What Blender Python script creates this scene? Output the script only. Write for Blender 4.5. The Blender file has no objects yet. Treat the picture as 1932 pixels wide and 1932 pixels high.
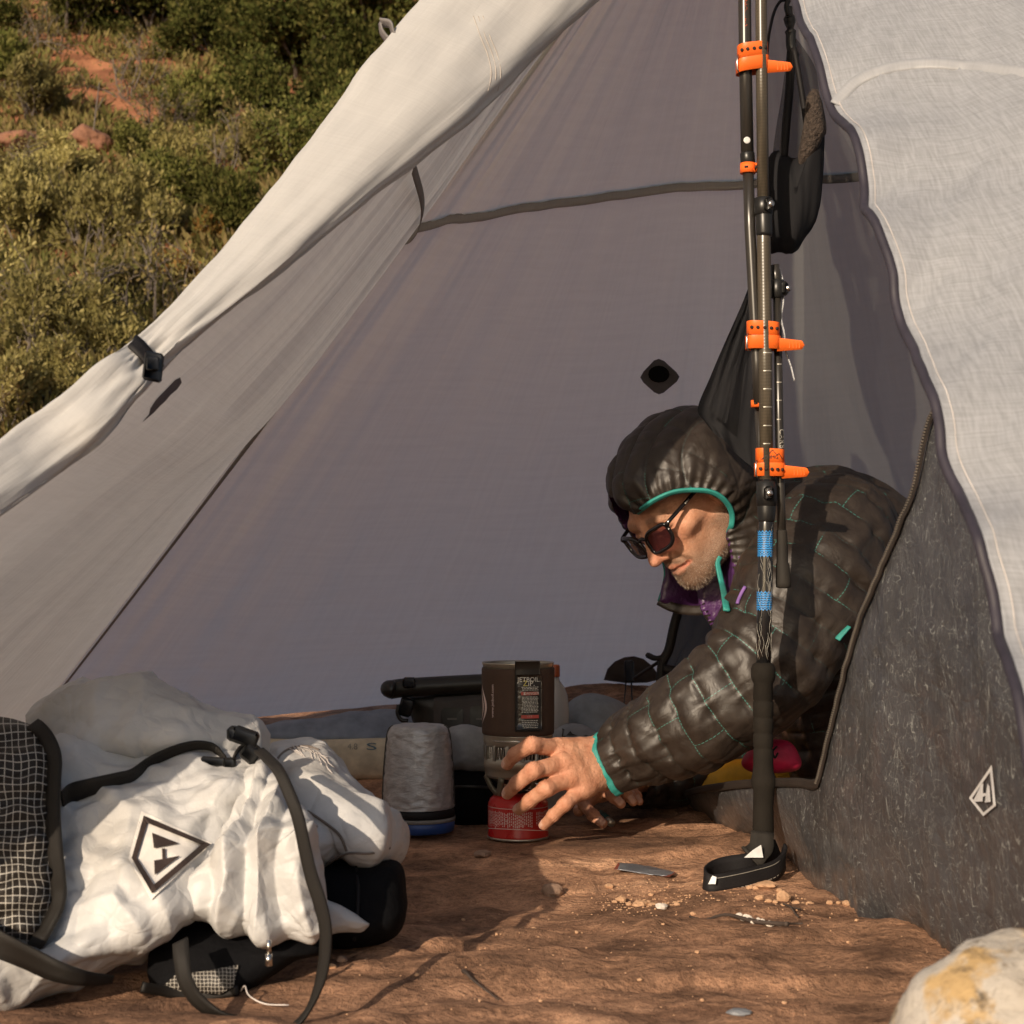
import bpy, math, random
import numpy as np
from mathutils import Vector, Matrix
from mathutils.bvhtree import BVHTree

random.seed(7)
RNG = np.random.default_rng(7)
sc = bpy.context.scene
COL = sc.collection

# ------------------------------------------------------------------ camera, sky, sun, exposure
CAM = np.array([0.0, 0.0, 0.365])
FPX = 3000.0                                   # focal length, in units where the picture is 1932 wide
PITCH = math.atan(134 / 3000)
FW = np.array([0, math.cos(PITCH), math.sin(PITCH)])
UP = np.array([0, -math.sin(PITCH), math.cos(PITCH)])
cd = bpy.data.cameras.new('camera')
cd.sensor_width = 36
cd.lens = 36 * FPX / 1932
cd.clip_start = 0.05
cd.clip_end = 400
cd.dof.use_dof = True
cd.dof.focus_distance = 2.15
cd.dof.aperture_fstop = 14.0
cam = bpy.data.objects.new('camera', cd)
COL.objects.link(cam)
cam.location = CAM
cam.rotation_euler = (math.pi / 2 + PITCH, 0, 0)
sc.camera = cam

SUN_AZ, SUN_EL = math.radians(27), math.radians(20)      # azimuth: left of straight behind the camera
w = bpy.data.worlds.new('World')
sc.world = w
w.use_nodes = True
nt = w.node_tree
sky = nt.nodes.new('ShaderNodeTexSky')
sky.sky_type = 'NISHITA'
sky.sun_disc = False
sky.sun_elevation = SUN_EL
sky.sun_rotation = math.pi + SUN_AZ
sky.dust_density = 2.0
nt.links.new(sky.outputs[0], nt.nodes['Background'].inputs[0])
nt.nodes['Background'].inputs[1].default_value = 0.098
sd = bpy.data.lights.new('sun', 'SUN')
sd.energy = 4.3
sd.angle = math.radians(0.5)
sd.color = (1.0, 0.82, 0.62)
sun = bpy.data.objects.new('sun', sd)
COL.objects.link(sun)
TOSUN = Vector((-math.sin(SUN_AZ) * math.cos(SUN_EL), -math.cos(SUN_AZ) * math.cos(SUN_EL), math.sin(SUN_EL)))
sun.rotation_euler = TOSUN.to_track_quat('Z', 'Y').to_euler()
sun.location = (-3, -4, 5)
sc.view_settings.view_transform = 'Standard'
sc.view_settings.look = 'None'
sc.view_settings.exposure = 0.14
sc.view_settings.gamma = 1.0
sc.view_settings.use_curve_mapping = False
sc.cycles.max_bounces = 10
sc.cycles.transparent_max_bounces = 16

# ------------------------------------------------------------------ helpers: space
def V3(*a):
    return np.array(a, float)

def P(x, y, Y):
    """world point seen at picture position (x, y) at distance Y along the ground"""
    d = np.array([(x - 966) / FPX, 0, 0]) + (966 - y) / FPX * UP + FW
    return CAM + d * (Y / d[1])

def PP(a):
    return np.array([P(*q) for q in a])

def ray(x, y):
    d = np.array([(x - 966) / FPX, 0, 0]) + (966 - y) / FPX * UP + FW
    return d / np.linalg.norm(d)

def onplane(x, y, p0, n):
    d = ray(x, y)
    return CAM + d * (np.dot(p0 - CAM, n) / np.dot(d, n))

def proj(p):
    d = np.asarray(p) - CAM
    z = d @ FW
    return np.stack([966 + FPX * d[..., 0] / z, 966 - FPX * (d @ UP) / z], -1)

def unit(v):
    v = np.asarray(v, float)
    return v / (np.linalg.norm(v, axis=-1, keepdims=True) + 1e-12)

def ss(t):
    t = np.clip(t, 0, 1)
    return t * t * (3 - 2 * t)

def crom(pts, n):
    """n points of a Catmull-Rom curve through pts (any dimension), even in the parameter"""
    p = np.asarray(pts, float)
    p = np.vstack([2 * p[0] - p[1], p, 2 * p[-1] - p[-2]])
    m = len(p) - 3
    t = np.linspace(0, m, n)
    i = np.minimum(t.astype(int), m - 1)
    f = (t - i)[:, None]
    a, b, c, d = p[i], p[i + 1], p[i + 2], p[i + 3]
    return 0.5 * (2 * b + (c - a) * f + (2 * a - 5 * b + 4 * c - d) * f * f + (3 * b - a - 3 * c + d) * f ** 3)

# ------------------------------------------------------------------ helpers: noise
def _h(i, seed):
    i = i.astype(np.int64)
    n = i[..., 0] * 374761393 + i[..., 1] * 668265263 + i[..., 2] * 2147483647 + seed * 974711
    n = (n ^ (n >> 13)) * 1274126177
    n = n & 0x7fffffff
    n = (n ^ (n >> 16)) * 668265263
    return ((n >> 8) & 0xffff) / 65535.0

def vn(p, seed=0):
    p = np.asarray(p, float)
    i = np.floor(p)
    f = p - i
    f = f * f * (3 - 2 * f)
    r = 0
    for dx in (0, 1):
        for dy in (0, 1):
            for dz in (0, 1):
                wgt = (f[..., 0] if dx else 1 - f[..., 0]) * (f[..., 1] if dy else 1 - f[..., 1]) * (f[..., 2] if dz else 1 - f[..., 2])
                r = r + wgt * _h(i + np.array([dx, dy, dz]), seed)
    return r

def fbm(p, o=4, seed=0):
    r, a, s = 0, 0.5, 1.0
    for k in range(o):
        r = r + a * (vn(np.asarray(p) * s, seed + k) - 0.5)
        a *= 0.5
        s *= 2.03
    return r * 2

def crumple(p, o=3, seed=0):
    """sharp creases between soft facets, as in stiff laminate cloth"""
    r, a, s = 0, 0.6, 1.0
    for k in range(o):
        q = np.asarray(p) * s
        q = q + 0.35 * np.stack([vn(q * 1.3, seed + 50 + k), vn(q * 1.3, seed + 60 + k), vn(q * 1.3, seed + 70 + k)], -1)
        r = r + a * (np.abs(vn(q, seed + k) - 0.5) * 2 - 0.4) * (-1 if k % 2 == 0 else 1)
        a *= 0.5
        s *= 1.9
    return r

def facet(p, o=2, seed=0, warp=0.25):
    """nearly flat facets that meet in crisp creases, as in crumpled stiff cloth"""
    r, a, s = 0, 0.6, 1.0
    for k in range(o):
        q = np.asarray(p) * s
        q = q + warp * np.stack([vn(q * 0.9, seed + 50 + k), vn(q * 0.9, seed + 60 + k), vn(q * 0.9, seed + 70 + k)], -1)
        i = np.floor(q)
        F = np.full(q.shape[:-1], 9.0)
        for dx in (-1, 0, 1):
            for dy in (-1, 0, 1):
                for dz in (-1, 0, 1):
                    c = i + np.array([dx, dy, dz])
                    pt = c + np.stack([_h(c, seed + 11 * k + 1), _h(c, seed + 11 * k + 2), _h(c, seed + 11 * k + 3)], -1)
                    F = np.minimum(F, ((q - pt) ** 2).sum(-1))
        r = r + a * (F - 0.22) * 1.6 * (1 if k % 2 == 0 else -1)
        a *= 0.5
        s *= 2.1
    return r

# ------------------------------------------------------------------ helpers: objects
BASE = {}

def tag(o, label=None, cat=None, group=None, kind=None):
    if label:
        o['label'] = label
    if cat:
        o['category'] = cat
    if group:
        o['group'] = group
    if kind:
        o['kind'] = kind
    return o

def empty(name, loc, label, cat, group=None):
    o = bpy.data.objects.new(name, None)
    COL.objects.link(o)
    o.location = loc
    o.empty_display_size = 0.05
    BASE[o] = np.asarray(loc, float)
    return tag(o, label, cat, group)

def mk(name, V, F, mat, parent=None, uv=None, smooth=True, base=None, attrs=None, matidx=None):
    """one mesh object; V in world space; F a list of index tuples or an int array (n, 3 or 4)"""
    V = np.asarray(V, float).reshape(-1, 3)
    b = BASE[parent] if parent is not None else (np.asarray(base, float) if base is not None else np.array([V[:, 0].mean(), V[:, 1].mean(), V[:, 2].min()]))
    me = bpy.data.meshes.new(name)
    if isinstance(F, np.ndarray):
        k = F.shape[1]
        me.vertices.add(len(V))
        me.vertices.foreach_set('co', (V - b).ravel())
        me.loops.add(F.size)
        me.loops.foreach_set('vertex_index', F.ravel().astype(np.int32))
        me.polygons.add(len(F))
        me.polygons.foreach_set('loop_start', (np.arange(len(F)) * k).astype(np.int32))
        me.update(calc_edges=True)
        me.validate()
    else:
        me.from_pydata([tuple(v) for v in (V - b)], [], [tuple(f) for f in F])
        me.update()
    if uv is not None:
        li = np.empty(len(me.loops), np.int32)
        me.loops.foreach_get('vertex_index', li)
        lay = me.uv_layers.new(name='UVMap')
        uv = np.asarray(uv, float)
        lay.data.foreach_set('uv', (uv[li] if len(uv) == len(V) else uv).ravel())
    if attrs:
        for an, av in attrs.items():
            at = me.attributes.new(an, 'FLOAT', 'POINT')
            at.data.foreach_set('value', np.asarray(av, np.float32))
    for m in (mat if isinstance(mat, (list, tuple)) else [mat]):
        me.materials.append(m)
    if matidx is not None:
        me.polygons.foreach_set('material_index', np.asarray(matidx, np.int32))
    if smooth:
        me.polygons.foreach_set('use_smooth', [True] * len(me.polygons))
    o = bpy.data.objects.new(name, me)
    COL.objects.link(o)
    BASE[o] = b
    if parent is not None:
        o.parent = parent
    else:
        o.location = b
    return o

def joinm(parts):
    """[(V, F)] -> one V, list F"""
    Vs, Fs, n = [], [], 0
    for V, F in parts:
        V = np.asarray(V, float).reshape(-1, 3)
        Vs.append(V)
        Fs += [tuple(int(i) + n for i in f) for f in F]
        n += len(V)
    return np.vstack(Vs), Fs

def gridF(m, n, closed=False, off=0):
    """quads of an m x n vertex grid; closed: wraps along n"""
    i = np.arange(m - 1)[:, None]
    j = np.arange(n if closed else n - 1)[None, :]
    j2 = (j + 1) % n
    a = i * n + j
    b = i * n + j2
    c = (i + 1) * n + j2
    d = (i + 1) * n + j
    return np.stack([a, b, c, d], -1).reshape(-1, 4) + off

def gnormals(G, closed=False):
    """vertex normals of a grid of points (m, n, 3)"""
    du = np.roll(G, -1, 1) - np.roll(G, 1, 1)
    if not closed:
        du[:, 0] = G[:, 1] - G[:, 0]
        du[:, -1] = G[:, -1] - G[:, -2]
    dv = np.empty_like(G)
    dv[1:-1] = G[2:] - G[:-2]
    dv[0] = G[1] - G[0]
    dv[-1] = G[-1] - G[-2]
    return unit(np.cross(du, dv))

def frames(C):
    """tangents and parallel-transported normals along a polyline"""
    C = np.asarray(C, float)
    T = np.empty_like(C)
    T[1:-1] = C[2:] - C[:-2]
    T[0] = C[1] - C[0]
    T[-1] = C[-1] - C[-2]
    T = unit(T)
    a = np.array([0, 0, 1.0]) if abs(T[0][2]) < 0.9 else np.array([1.0, 0, 0])
    n = unit(np.cross(T[0], a))
    N = [n]
    for t in T[1:]:
        n = unit(n - t * np.dot(n, t))
        N.append(n)
    N = np.array(N)
    return T, N, np.cross(T, N)

def tube(C, r, n=10, cap=True):
    C = np.asarray(C, float)
    r = np.broadcast_to(np.asarray(r, float), (len(C),))
    T, N, B = frames(C)
    a = np.linspace(0, 2 * np.pi, n, endpoint=False)
    G = C[:, None] + r[:, None, None] * (np.cos(a)[None, :, None] * N[:, None] + np.sin(a)[None, :, None] * B[:, None])
    F = [tuple(f) for f in gridF(len(C), n, True)]
    if cap:
        F.append(tuple(range(n))[::-1])
        F.append(tuple(range((len(C) - 1) * n, len(C) * n)))
    return G.reshape(-1, 3), F

def lathe(prof, p0, axis, n=32, ref=None):
    """profile [(radius, height)] turned about an axis from p0; caps closed where the radius is 0"""
    ax = unit(axis)
    a = np.array([1.0, 0, 0]) if ref is None else np.asarray(ref, float)
    u = unit(a - ax * np.dot(a, ax))
    v = np.cross(ax, u)
    t = np.linspace(0, 2 * np.pi, n, endpoint=False)
    G = np.array([[np.asarray(p0) + ax * h + r * (math.cos(q) * u + math.sin(q) * v) for q in t] for r, h in prof])
    F = [tuple(f) for f in gridF(len(prof), n, True)]
    F.append(tuple(range(n))[::-1])
    F.append(tuple(range((len(prof) - 1) * n, len(prof) * n)))
    return G.reshape(-1, 3), F

def box(c, sx, sy, sz, X=(1, 0, 0), Y=(0, 1, 0), Z=(0, 0, 1), bev=0.0):
    """box, its edges cut by bev"""
    c = np.asarray(c, float)
    X, Y, Z = unit(X), unit(Y), unit(Z)
    if bev <= 0:
        V = [c + a * sx / 2 * X + b * sy / 2 * Y + d * sz / 2 * Z for d in (-1, 1) for b in (-1, 1) for a in (-1, 1)]
        F = [(0, 2, 3, 1), (4, 5, 7, 6), (0, 1, 5, 4), (2, 6, 7, 3), (0, 4, 6, 2), (1, 3, 7, 5)]
        return np.array(V), F
    V = []
    idx = {}
    for d in (-1, 1):
        for b in (-1, 1):
            for a in (-1, 1):
                for k in range(3):
                    s = np.array([a * sx / 2, b * sy / 2, d * sz / 2])
                    m = np.array([bev * a, bev * b, bev * d])
                    m[k] = 0
                    q = s - m
                    idx[(a, b, d, k)] = len(V)
                    V.append(c + q[0] * X + q[1] * Y + q[2] * Z)
    F = []
    for k in range(3):
        o = [i for i in range(3) if i != k]
        for s in (-1, 1):
            f = []
            for p, q in ((-1, -1), (1, -1), (1, 1), (-1, 1)):
                key = [0, 0, 0]
                key[k] = s
                key[o[0]] = p
                key[o[1]] = q
                f.append(idx[(*key, k)])
            F.append(tuple(f))
    for k in range(3):                           # edges along axis k
        o = [i for i in range(3) if i != k]
        for p in (-1, 1):
            for q in (-1, 1):
                f = []
                for s, kk in ((-1, o[0]), (1, o[0]), (1, o[1]), (-1, o[1])):
                    key = [0, 0, 0]
                    key[k] = s
                    key[o[0]] = p
                    key[o[1]] = q
                    f.append(idx[(*key, kk)])
                F.append(tuple(f))
    for a in (-1, 1):
        for b in (-1, 1):
            for d in (-1, 1):
                F.append(tuple(idx[(a, b, d, k)] for k in range(3)))
    return np.array(V), F

def ribbon(C, W, width, thick=0.0016, wob=0):
    """a strap along points C; W = direction(s) of its width"""
    C = np.asarray(C, float)
    W = np.broadcast_to(np.asarray(W, float), C.shape)
    T, _, _ = frames(C)
    W = unit(W - T * np.sum(W * T, -1, keepdims=True))
    N = unit(np.cross(T, W))
    width = np.broadcast_to(np.asarray(width, float), (len(C),))[:, None]
    q = []
    for a, b in ((-1, -1), (-0.33, -1), (0.33, -1), (1, -1), (1, 1), (0.33, 1), (-0.33, 1), (-1, 1)):
        q.append(C + W * width / 2 * a + N * thick / 2 * b)
    G = np.stack(q, 1)
    F = [tuple(f) for f in gridF(len(C), 8, True)]
    F.append(tuple(range(8))[::-1])
    F.append(tuple(range((len(C) - 1) * 8, len(C) * 8)))
    L = np.concatenate([[0], np.cumsum(np.linalg.norm(np.diff(C, axis=0), axis=1))])
    uv = np.stack([np.broadcast_to(np.array([0, .33, .66, 1, 1, .66, .33, 0]) * 0.02, (len(C), 8)), np.broadcast_to(L[:, None], (len(C), 8))], -1)
    return G.reshape(-1, 3), F, uv.reshape(-1, 2)

def pillow(poly, Yf, thick, nang=96, nrad=22, power=2.2, back=0.6, center=None, disp=None, smooth_poly=True):
    """a soft body with the given picture outline: thickest in the middle, round edges, front and back.
    Yf(x, y) = depth of its rim, thick = how far its front bulges towards us"""
    p = np.asarray(poly, float)
    if smooth_poly:
        p = np.vstack([p, p[:1]])
        q = np.vstack([p[-2], p, p[1]])
        m = len(p) - 1
        t = np.linspace(0, m, nang * 6, endpoint=False)
        i = t.astype(int)
        f = (t - i)[:, None]
        a, b, c, d = q[i], q[i + 1], q[i + 2], q[(i + 3) % len(q)]
        p = 0.5 * (2 * b + (c - a) * f + (2 * a - 5 * b + 4 * c - d) * f * f + (3 * b - a - 3 * c + d) * f ** 3)
    else:
        p = np.vstack([p, p[:1]])
        L = np.concatenate([[0], np.cumsum(np.linalg.norm(np.diff(p, axis=0), axis=1))])
        t = np.linspace(0, L[-1], nang * 6, endpoint=False)
        p = np.stack([np.interp(t, L, p[:, 0]), np.interp(t, L, p[:, 1])], -1)
    q = np.vstack([p, p[:1]])
    L = np.concatenate([[0], np.cumsum(np.linalg.norm(np.diff(q, axis=0), axis=1))])
    t = np.linspace(0, L[-1], nang, endpoint=False)
    p = np.stack([np.interp(t, L, q[:, 0]), np.interp(t, L, q[:, 1])], -1)
    c = p.mean(0) if center is None else np.asarray(center, float)
    r = np.sin(np.linspace(0.001, np.pi / 2, nrad))            # 0 centre .. 1 rim
    rr = np.concatenate([r, r[-2::-1]])
    side = np.concatenate([np.ones(nrad), -np.ones(nrad - 1) * back])
    G = np.empty((len(rr), nang, 3))
    for k, (s, sg) in enumerate(zip(rr, side)):
        h = max(0.0, 1 - s ** power) ** (1 / 2.0) * thick * sg
        for j in range(nang):
            x, y = c + (p[j] - c) * s
            G[k, j] = P(x, y, Yf(x, y) - h)
    N = gnormals(G, True)
    if np.mean(N[3, :, 1]) > 0:
        N = -N
    if disp is not None:
        dd = disp(G)
        G = G + N * dd[..., None]
    F = [tuple(f) for f in gridF(len(rr), nang, True)]
    F.append(tuple(range(nang))[::-1])
    F.append(tuple(range((len(rr) - 1) * nang, len(rr) * nang)))
    return G.reshape(-1, 3), F

def textmesh(s, size=1.0, align='CENTER'):
    """flat letters: V (n, 2), faces"""
    cu = bpy.data.curves.new('lettering', 'FONT')
    cu.body = s
    cu.size = size
    cu.align_x = align
    cu.align_y = 'CENTER'
    cu.resolution_u = 3
    o = bpy.data.objects.new('lettering', cu)
    COL.objects.link(o)
    bpy.context.view_layer.update()
    me = o.evaluated_get(bpy.context.evaluated_depsgraph_get()).to_mesh()
    V = np.array([v.co[:2] for v in me.vertices])
    F = [tuple(p.vertices) for p in me.polygons]
    bpy.data.objects.remove(o)
    bpy.data.curves.remove(cu)
    return V, F

# ------------------------------------------------------------------ helpers: signed distance fields and surface nets
class Field:
    def __init__(s, lo, hi, h):
        s.h = h
        s.lo = np.asarray(lo, float)
        n = np.ceil((np.asarray(hi) - s.lo) / h).astype(int) + 1
        s.n = n
        s.d = np.full(tuple(n), 0.2, np.float32)
        s.ax = [s.lo[i] + np.arange(n[i]) * h for i in range(3)]

    def win(s, lo, hi):
        a = np.clip(np.floor((np.asarray(lo) - s.lo) / s.h).astype(int), 0, s.n - 1)
        b = np.clip(np.ceil((np.asarray(hi) - s.lo) / s.h).astype(int) + 1, 1, s.n)
        sl = tuple(slice(i, max(i + 1, j)) for i, j in zip(a, b))
        X, Y, Z = np.meshgrid(*[s.ax[i][sl[i]] for i in range(3)], indexing='ij', sparse=False)
        return sl, np.stack([X, Y, Z], -1)

    def add(s, fn, lo, hi, k=0.0, sub=False):
        m = k + 3 * s.h
        sl, p = s.win(np.asarray(lo) - m, np.asarray(hi) + m)
        b = fn(p)
        a = s.d[sl]
        if sub:
            b = -b
            if k > 0:
                t = np.clip(0.5 - 0.5 * (a - b) / k, 0, 1)
                s.d[sl] = a * (1 - t) + b * t + k * t * (1 - t)
            else:
                s.d[sl] = np.maximum(a, b)
        else:
            if k > 0:
                t = np.clip(0.5 + 0.5 * (a - b) / k, 0, 1)
                s.d[sl] = a * (1 - t) + b * t - k * t * (1 - t)
            else:
                s.d[sl] = np.minimum(a, b)

    def cone(s, a, b, ra, rb, k=0.0, sub=False):
        a, b = np.asarray(a, float), np.asarray(b, float)
        def f(p):
            ab = b - a
            t = np.clip(((p - a) @ ab) / (ab @ ab + 1e-12), 0, 1)
            return np.linalg.norm(p - a - t[..., None] * ab, axis=-1) - (ra + (rb - ra) * t)
        r = max(ra, rb)
        s.add(f, np.minimum(a, b) - r, np.maximum(a, b) + r, k, sub)

    def chain(s, pts, rad, k=0.0):
        for i in range(len(pts) - 1):
            s.cone(pts[i], pts[i + 1], rad[i], rad[i + 1], k)

    def ell(s, c, r, k=0.0, R=None, sub=False):
        c, r = np.asarray(c, float), np.asarray(r, float)
        def f(p):
            q = p - c
            if R is not None:
                q = q @ R
            k0 = np.linalg.norm(q / r, axis=-1)
            k1 = np.linalg.norm(q / (r * r), axis=-1)
            return k0 * (k0 - 1) / (k1 + 1e-9)
        m = r.max() if R is not None else r
        s.add(f, c - m, c + m, k, sub)

    def mesh(s):
        d = s.d
        S = d < 0
        act = np.zeros(tuple(s.n - 1), np.int8)
        C = []
        for i in (0, 1):
            for j in (0, 1):
                for k in (0, 1):
                    q = S[i:i + s.n[0] - 1, j:j + s.n[1] - 1, k:k + s.n[2] - 1]
                    act += q
                    C.append((i, j, k))
        m = (act > 0) & (act < 8)
        I = np.argwhere(m)
        idx = np.full(m.shape, -1, np.int64)
        idx[m] = np.arange(len(I))
        val = np.stack([d[I[:, 0] + i, I[:, 1] + j, I[:, 2] + k] for i, j, k in C], 1)
        acc = np.zeros((len(I), 3))
        cnt = np.zeros(len(I))
        for a in range(8):
            for b in range(a + 1, 8):
                if sum(abs(C[a][t] - C[b][t]) for t in range(3)) != 1:
                    continue
                va, vb = val[:, a], val[:, b]
                x = (va < 0) != (vb < 0)
                t = np.where(x, va / np.where(x, va - vb, 1), 0)
                pt = np.array(C[a]) + t[:, None] * (np.array(C[b]) - np.array(C[a]))
                acc += np.where(x[:, None], pt, 0)
                cnt += x
        V = s.lo + (I + acc / cnt[:, None]) * s.h
        Fs = []
        for ax in range(3):
            o = [i for i in range(3) if i != ax]
            A = np.take(S, range(s.n[ax] - 1), ax)
            B = np.take(S, range(1, s.n[ax]), ax)
            E = np.argwhere(A != B)
            ok = (E[:, o[0]] > 0) & (E[:, o[1]] > 0) & (E[:, o[0]] < s.n[o[0]] - 1) & (E[:, o[1]] < s.n[o[1]] - 1)
            E = E[ok]
            q = []
            for da, db in ((1, 1), (0, 1), (0, 0), (1, 0)):
                c = E.copy()
                c[:, o[0]] -= da
                c[:, o[1]] -= db
                q.append(idx[c[:, 0], c[:, 1], c[:, 2]])
            q = np.stack(q, 1)
            fl = S[E[:, 0], E[:, 1], E[:, 2]]
            if ax == 1:
                fl = ~fl
            q[~fl] = q[~fl][:, ::-1]
            Fs.append(q)
        F = np.vstack(Fs)
        return V, F[(F >= 0).all(1)]

def vnormals(V, F):
    F = np.asarray(F)
    n = np.cross(V[F[:, 2]] - V[F[:, 0]], V[F[:, 3]] - V[F[:, 1]]) if F.shape[1] == 4 else np.cross(V[F[:, 1]] - V[F[:, 0]], V[F[:, 2]] - V[F[:, 0]])
    N = np.zeros_like(V)
    for k in range(F.shape[1]):
        np.add.at(N, F[:, k], n)
    return unit(N)

def relax(V, F, it=1, amt=0.5):
    F = np.asarray(F)
    for _ in range(it):
        S = np.zeros_like(V)
        c = np.zeros(len(V))
        k = F.shape[1]
        for a in range(k):
            b = (a + 1) % k
            np.add.at(S, F[:, a], V[F[:, b]])
            np.add.at(c, F[:, a], 1)
            np.add.at(S, F[:, b], V[F[:, a]])
            np.add.at(c, F[:, b], 1)
        V = V + amt * (S / np.maximum(c, 1)[:, None] - V)
    return V

# ------------------------------------------------------------------ materials
class NT:
    """short-hand for building one material's nodes"""
    def __init__(s, name):
        s.m = bpy.data.materials.new(name)
        s.m.use_nodes = True
        s.t = s.m.node_tree
        s.b = s.t.nodes['Principled BSDF']
        s.out = s.t.nodes['Material Output']

    def n(s, kind, **kw):
        x = s.t.nodes.new(kind)
        for k, v in kw.items():
            if k.startswith('i_'):
                x.inputs[k[2:].replace('_', ' ')].default_value = v
            else:
                setattr(x, k, v)
        return x

    def l(s, a, b):
        s.t.links.new(a, b)

    def val(s, x, sock):
        if isinstance(x, (int, float)):
            sock.default_value = x
        else:
            s.l(x, sock)

    def math(s, op, a, b=0.0, c=None):
        x = s.n('ShaderNodeMath', operation=op)
        s.val(a, x.inputs[0])
        s.val(b, x.inputs[1])
        if c is not None:
            s.val(c, x.inputs[2])
        return x.outputs[0]

    def coord(s, which='Object', scale=(1, 1, 1), rot=(0, 0, 0)):
        t = s.n('ShaderNodeTexCoord')
        mp = s.n('ShaderNodeMapping')
        mp.inputs['Scale'].default_value = scale
        mp.inputs['Rotation'].default_value = rot
        s.l(t.outputs[which], mp.inputs[0])
        return mp.outputs[0]

    def noise(s, vec, scale, detail=4, rough=0.55, dist=0.0):
        x = s.n('ShaderNodeTexNoise')
        x.inputs['Scale'].default_value = scale
        x.inputs['Detail'].default_value = detail
        x.inputs['Roughness'].default_value = rough
        x.inputs['Distortion'].default_value = dist
        s.l(vec, x.inputs['Vector'])
        return x.outputs['Fac']

    def ramp(s, fac, stops):
        x = s.n('ShaderNodeValToRGB')
        e = x.color_ramp.elements
        while len(e) < len(stops):
            e.new(0.5)
        for q, (p, c) in zip(e, stops):
            q.position = p
            q.color = (*c, 1) if len(c) == 3 else c
        s.l(fac, x.inputs[0])
        return x.outputs[0]

    def mix(s, f, a, b, mode='MIX'):
        x = s.n('ShaderNodeMix', data_type='RGBA', blend_type=mode)
        s.val(f, x.inputs[0])
        for v, i in ((a, 6), (b, 7)):
            if isinstance(v, tuple):
                x.inputs[i].default_value = (*v, 1)
            else:
                s.l(v, x.inputs[i])
        return x.outputs[2]

    def bump(s, h, strength=0.3, dist=0.002, prev=None):
        x = s.n('ShaderNodeBump')
        x.inputs['Strength'].default_value = strength
        x.inputs['Distance'].default_value = dist
        s.l(h, x.inputs['Height'])
        if prev is not None:
            s.l(prev, x.inputs['Normal'])
        return x.outputs[0]

    def set(s, color=None, rough=None, metal=None, normal=None, spec=None, **kw):
        for v, k in ((color, 'Base Color'), (rough, 'Roughness'), (metal, 'Metallic'), (spec, 'Specular IOR Level')):
            if v is None:
                continue
            if isinstance(v, tuple):
                s.b.inputs[k].default_value = (*v, 1)
            else:
                s.val(v, s.b.inputs[k])
        if normal is not None:
            s.l(normal, s.b.inputs['Normal'])
        for k, v in kw.items():
            s.b.inputs[k.replace('_', ' ')].default_value = v
        return s

def simple(name, c, rough=0.5, metal=0.0, var=0.25, vs=30.0, bump=0.0, bs=200.0, spec=0.5, bd=0.001, **kw):
    """one colour with mottled wear and a fine relief"""
    q = NT(name)
    v = q.coord()
    f = q.noise(v, vs, 5, 0.6)
    lo = tuple(x * (1 - var) for x in c)
    hi = tuple(min(1, x * (1 + var)) for x in c)
    q.set(q.ramp(f, [(0.3, lo), (0.7, hi)]), q.math('MULTIPLY_ADD', f, 0.15, rough - 0.07), metal, spec=spec, **kw)
    if bump > 0:
        q.l(q.bump(q.noise(v, bs, 3), bump, bd), q.b.inputs['Normal'])
    return q.m
# ------------------------------------------------------------------ ground: rock shelf in front, brushy slope behind
def gz(X, Y, fine=False):
    X, Y = np.asarray(X, float), np.asarray(Y, float)
    z = 0.13 * ss((Y - 2.5) / 0.8) * ss((X + 0.8) / 1.1) + 0.03 * ss((Y - 2.5) / 0.9)
    q = np.maximum(Y - 4.6, 0)
    z = z + 0.6 * (np.sqrt(q * q + 0.16) - 0.4) * (1 - 0.35 * ss((Y - 22) / 30))
    p = np.stack([X, Y, 0 * X], -1)
    far = ss((Y - 4.2) / 2.5)
    z = z + far * 0.45 * fbm(p * 0.45, 3, 21) * np.minimum(1, 0.3 + q * 0.2)
    return z

def gzf(X, Y):
    """with the rock's own relief: low ledges, hollows, scabs"""
    X, Y = np.asarray(X, float), np.asarray(Y, float)
    near = 1 - ss((Y - 3.8) / 1.5)
    p = np.stack([X, Y, 0 * X], -1)
    r = 0.016 * fbm(p * np.array([2.6, 4.2, 1]), 3, 3)
    l = fbm(p * np.array([3.0, 6.5, 1]) + 7, 3, 9)
    r = r + 0.0045 * np.tanh(16 * (l - 0.05)) + 0.0018 * np.tanh(26 * (fbm(p * np.array([7, 13, 1]) + 17, 3, 19) - 0.08))
    r = r + 0.007 * fbm(p * 18, 4, 15) + 0.010 * np.maximum(0, fbm(p * np.array([7, 11, 1]) + 31, 3, 44)) - 0.007 * np.maximum(0, fbm(p * 12 + 5, 2, 47))
    flat = np.exp(-((X - 0.02) ** 2 + (Y - 2.3) ** 2) / 0.05)
    return gz(X, Y) + near * r * (1 - 0.8 * flat) + (1 - near) * 0.10 * fbm(p * 2.2, 3, 33)

def hit(x, y, y0=0.7, y1=40.0):
    """where the line of sight through (x, y) meets the ground"""
    Ys = np.linspace(y0, y1, 3000)
    d = ray(x, y)
    q = CAM + d * (Ys / d[1])[:, None]
    s = q[:, 2] - gz(q[:, 0], Ys)
    k = np.argmax(s < 0)
    Y = Ys[k]
    return np.array([q[k, 0], Y, float(gzf(q[k, 0], Y))])

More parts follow.
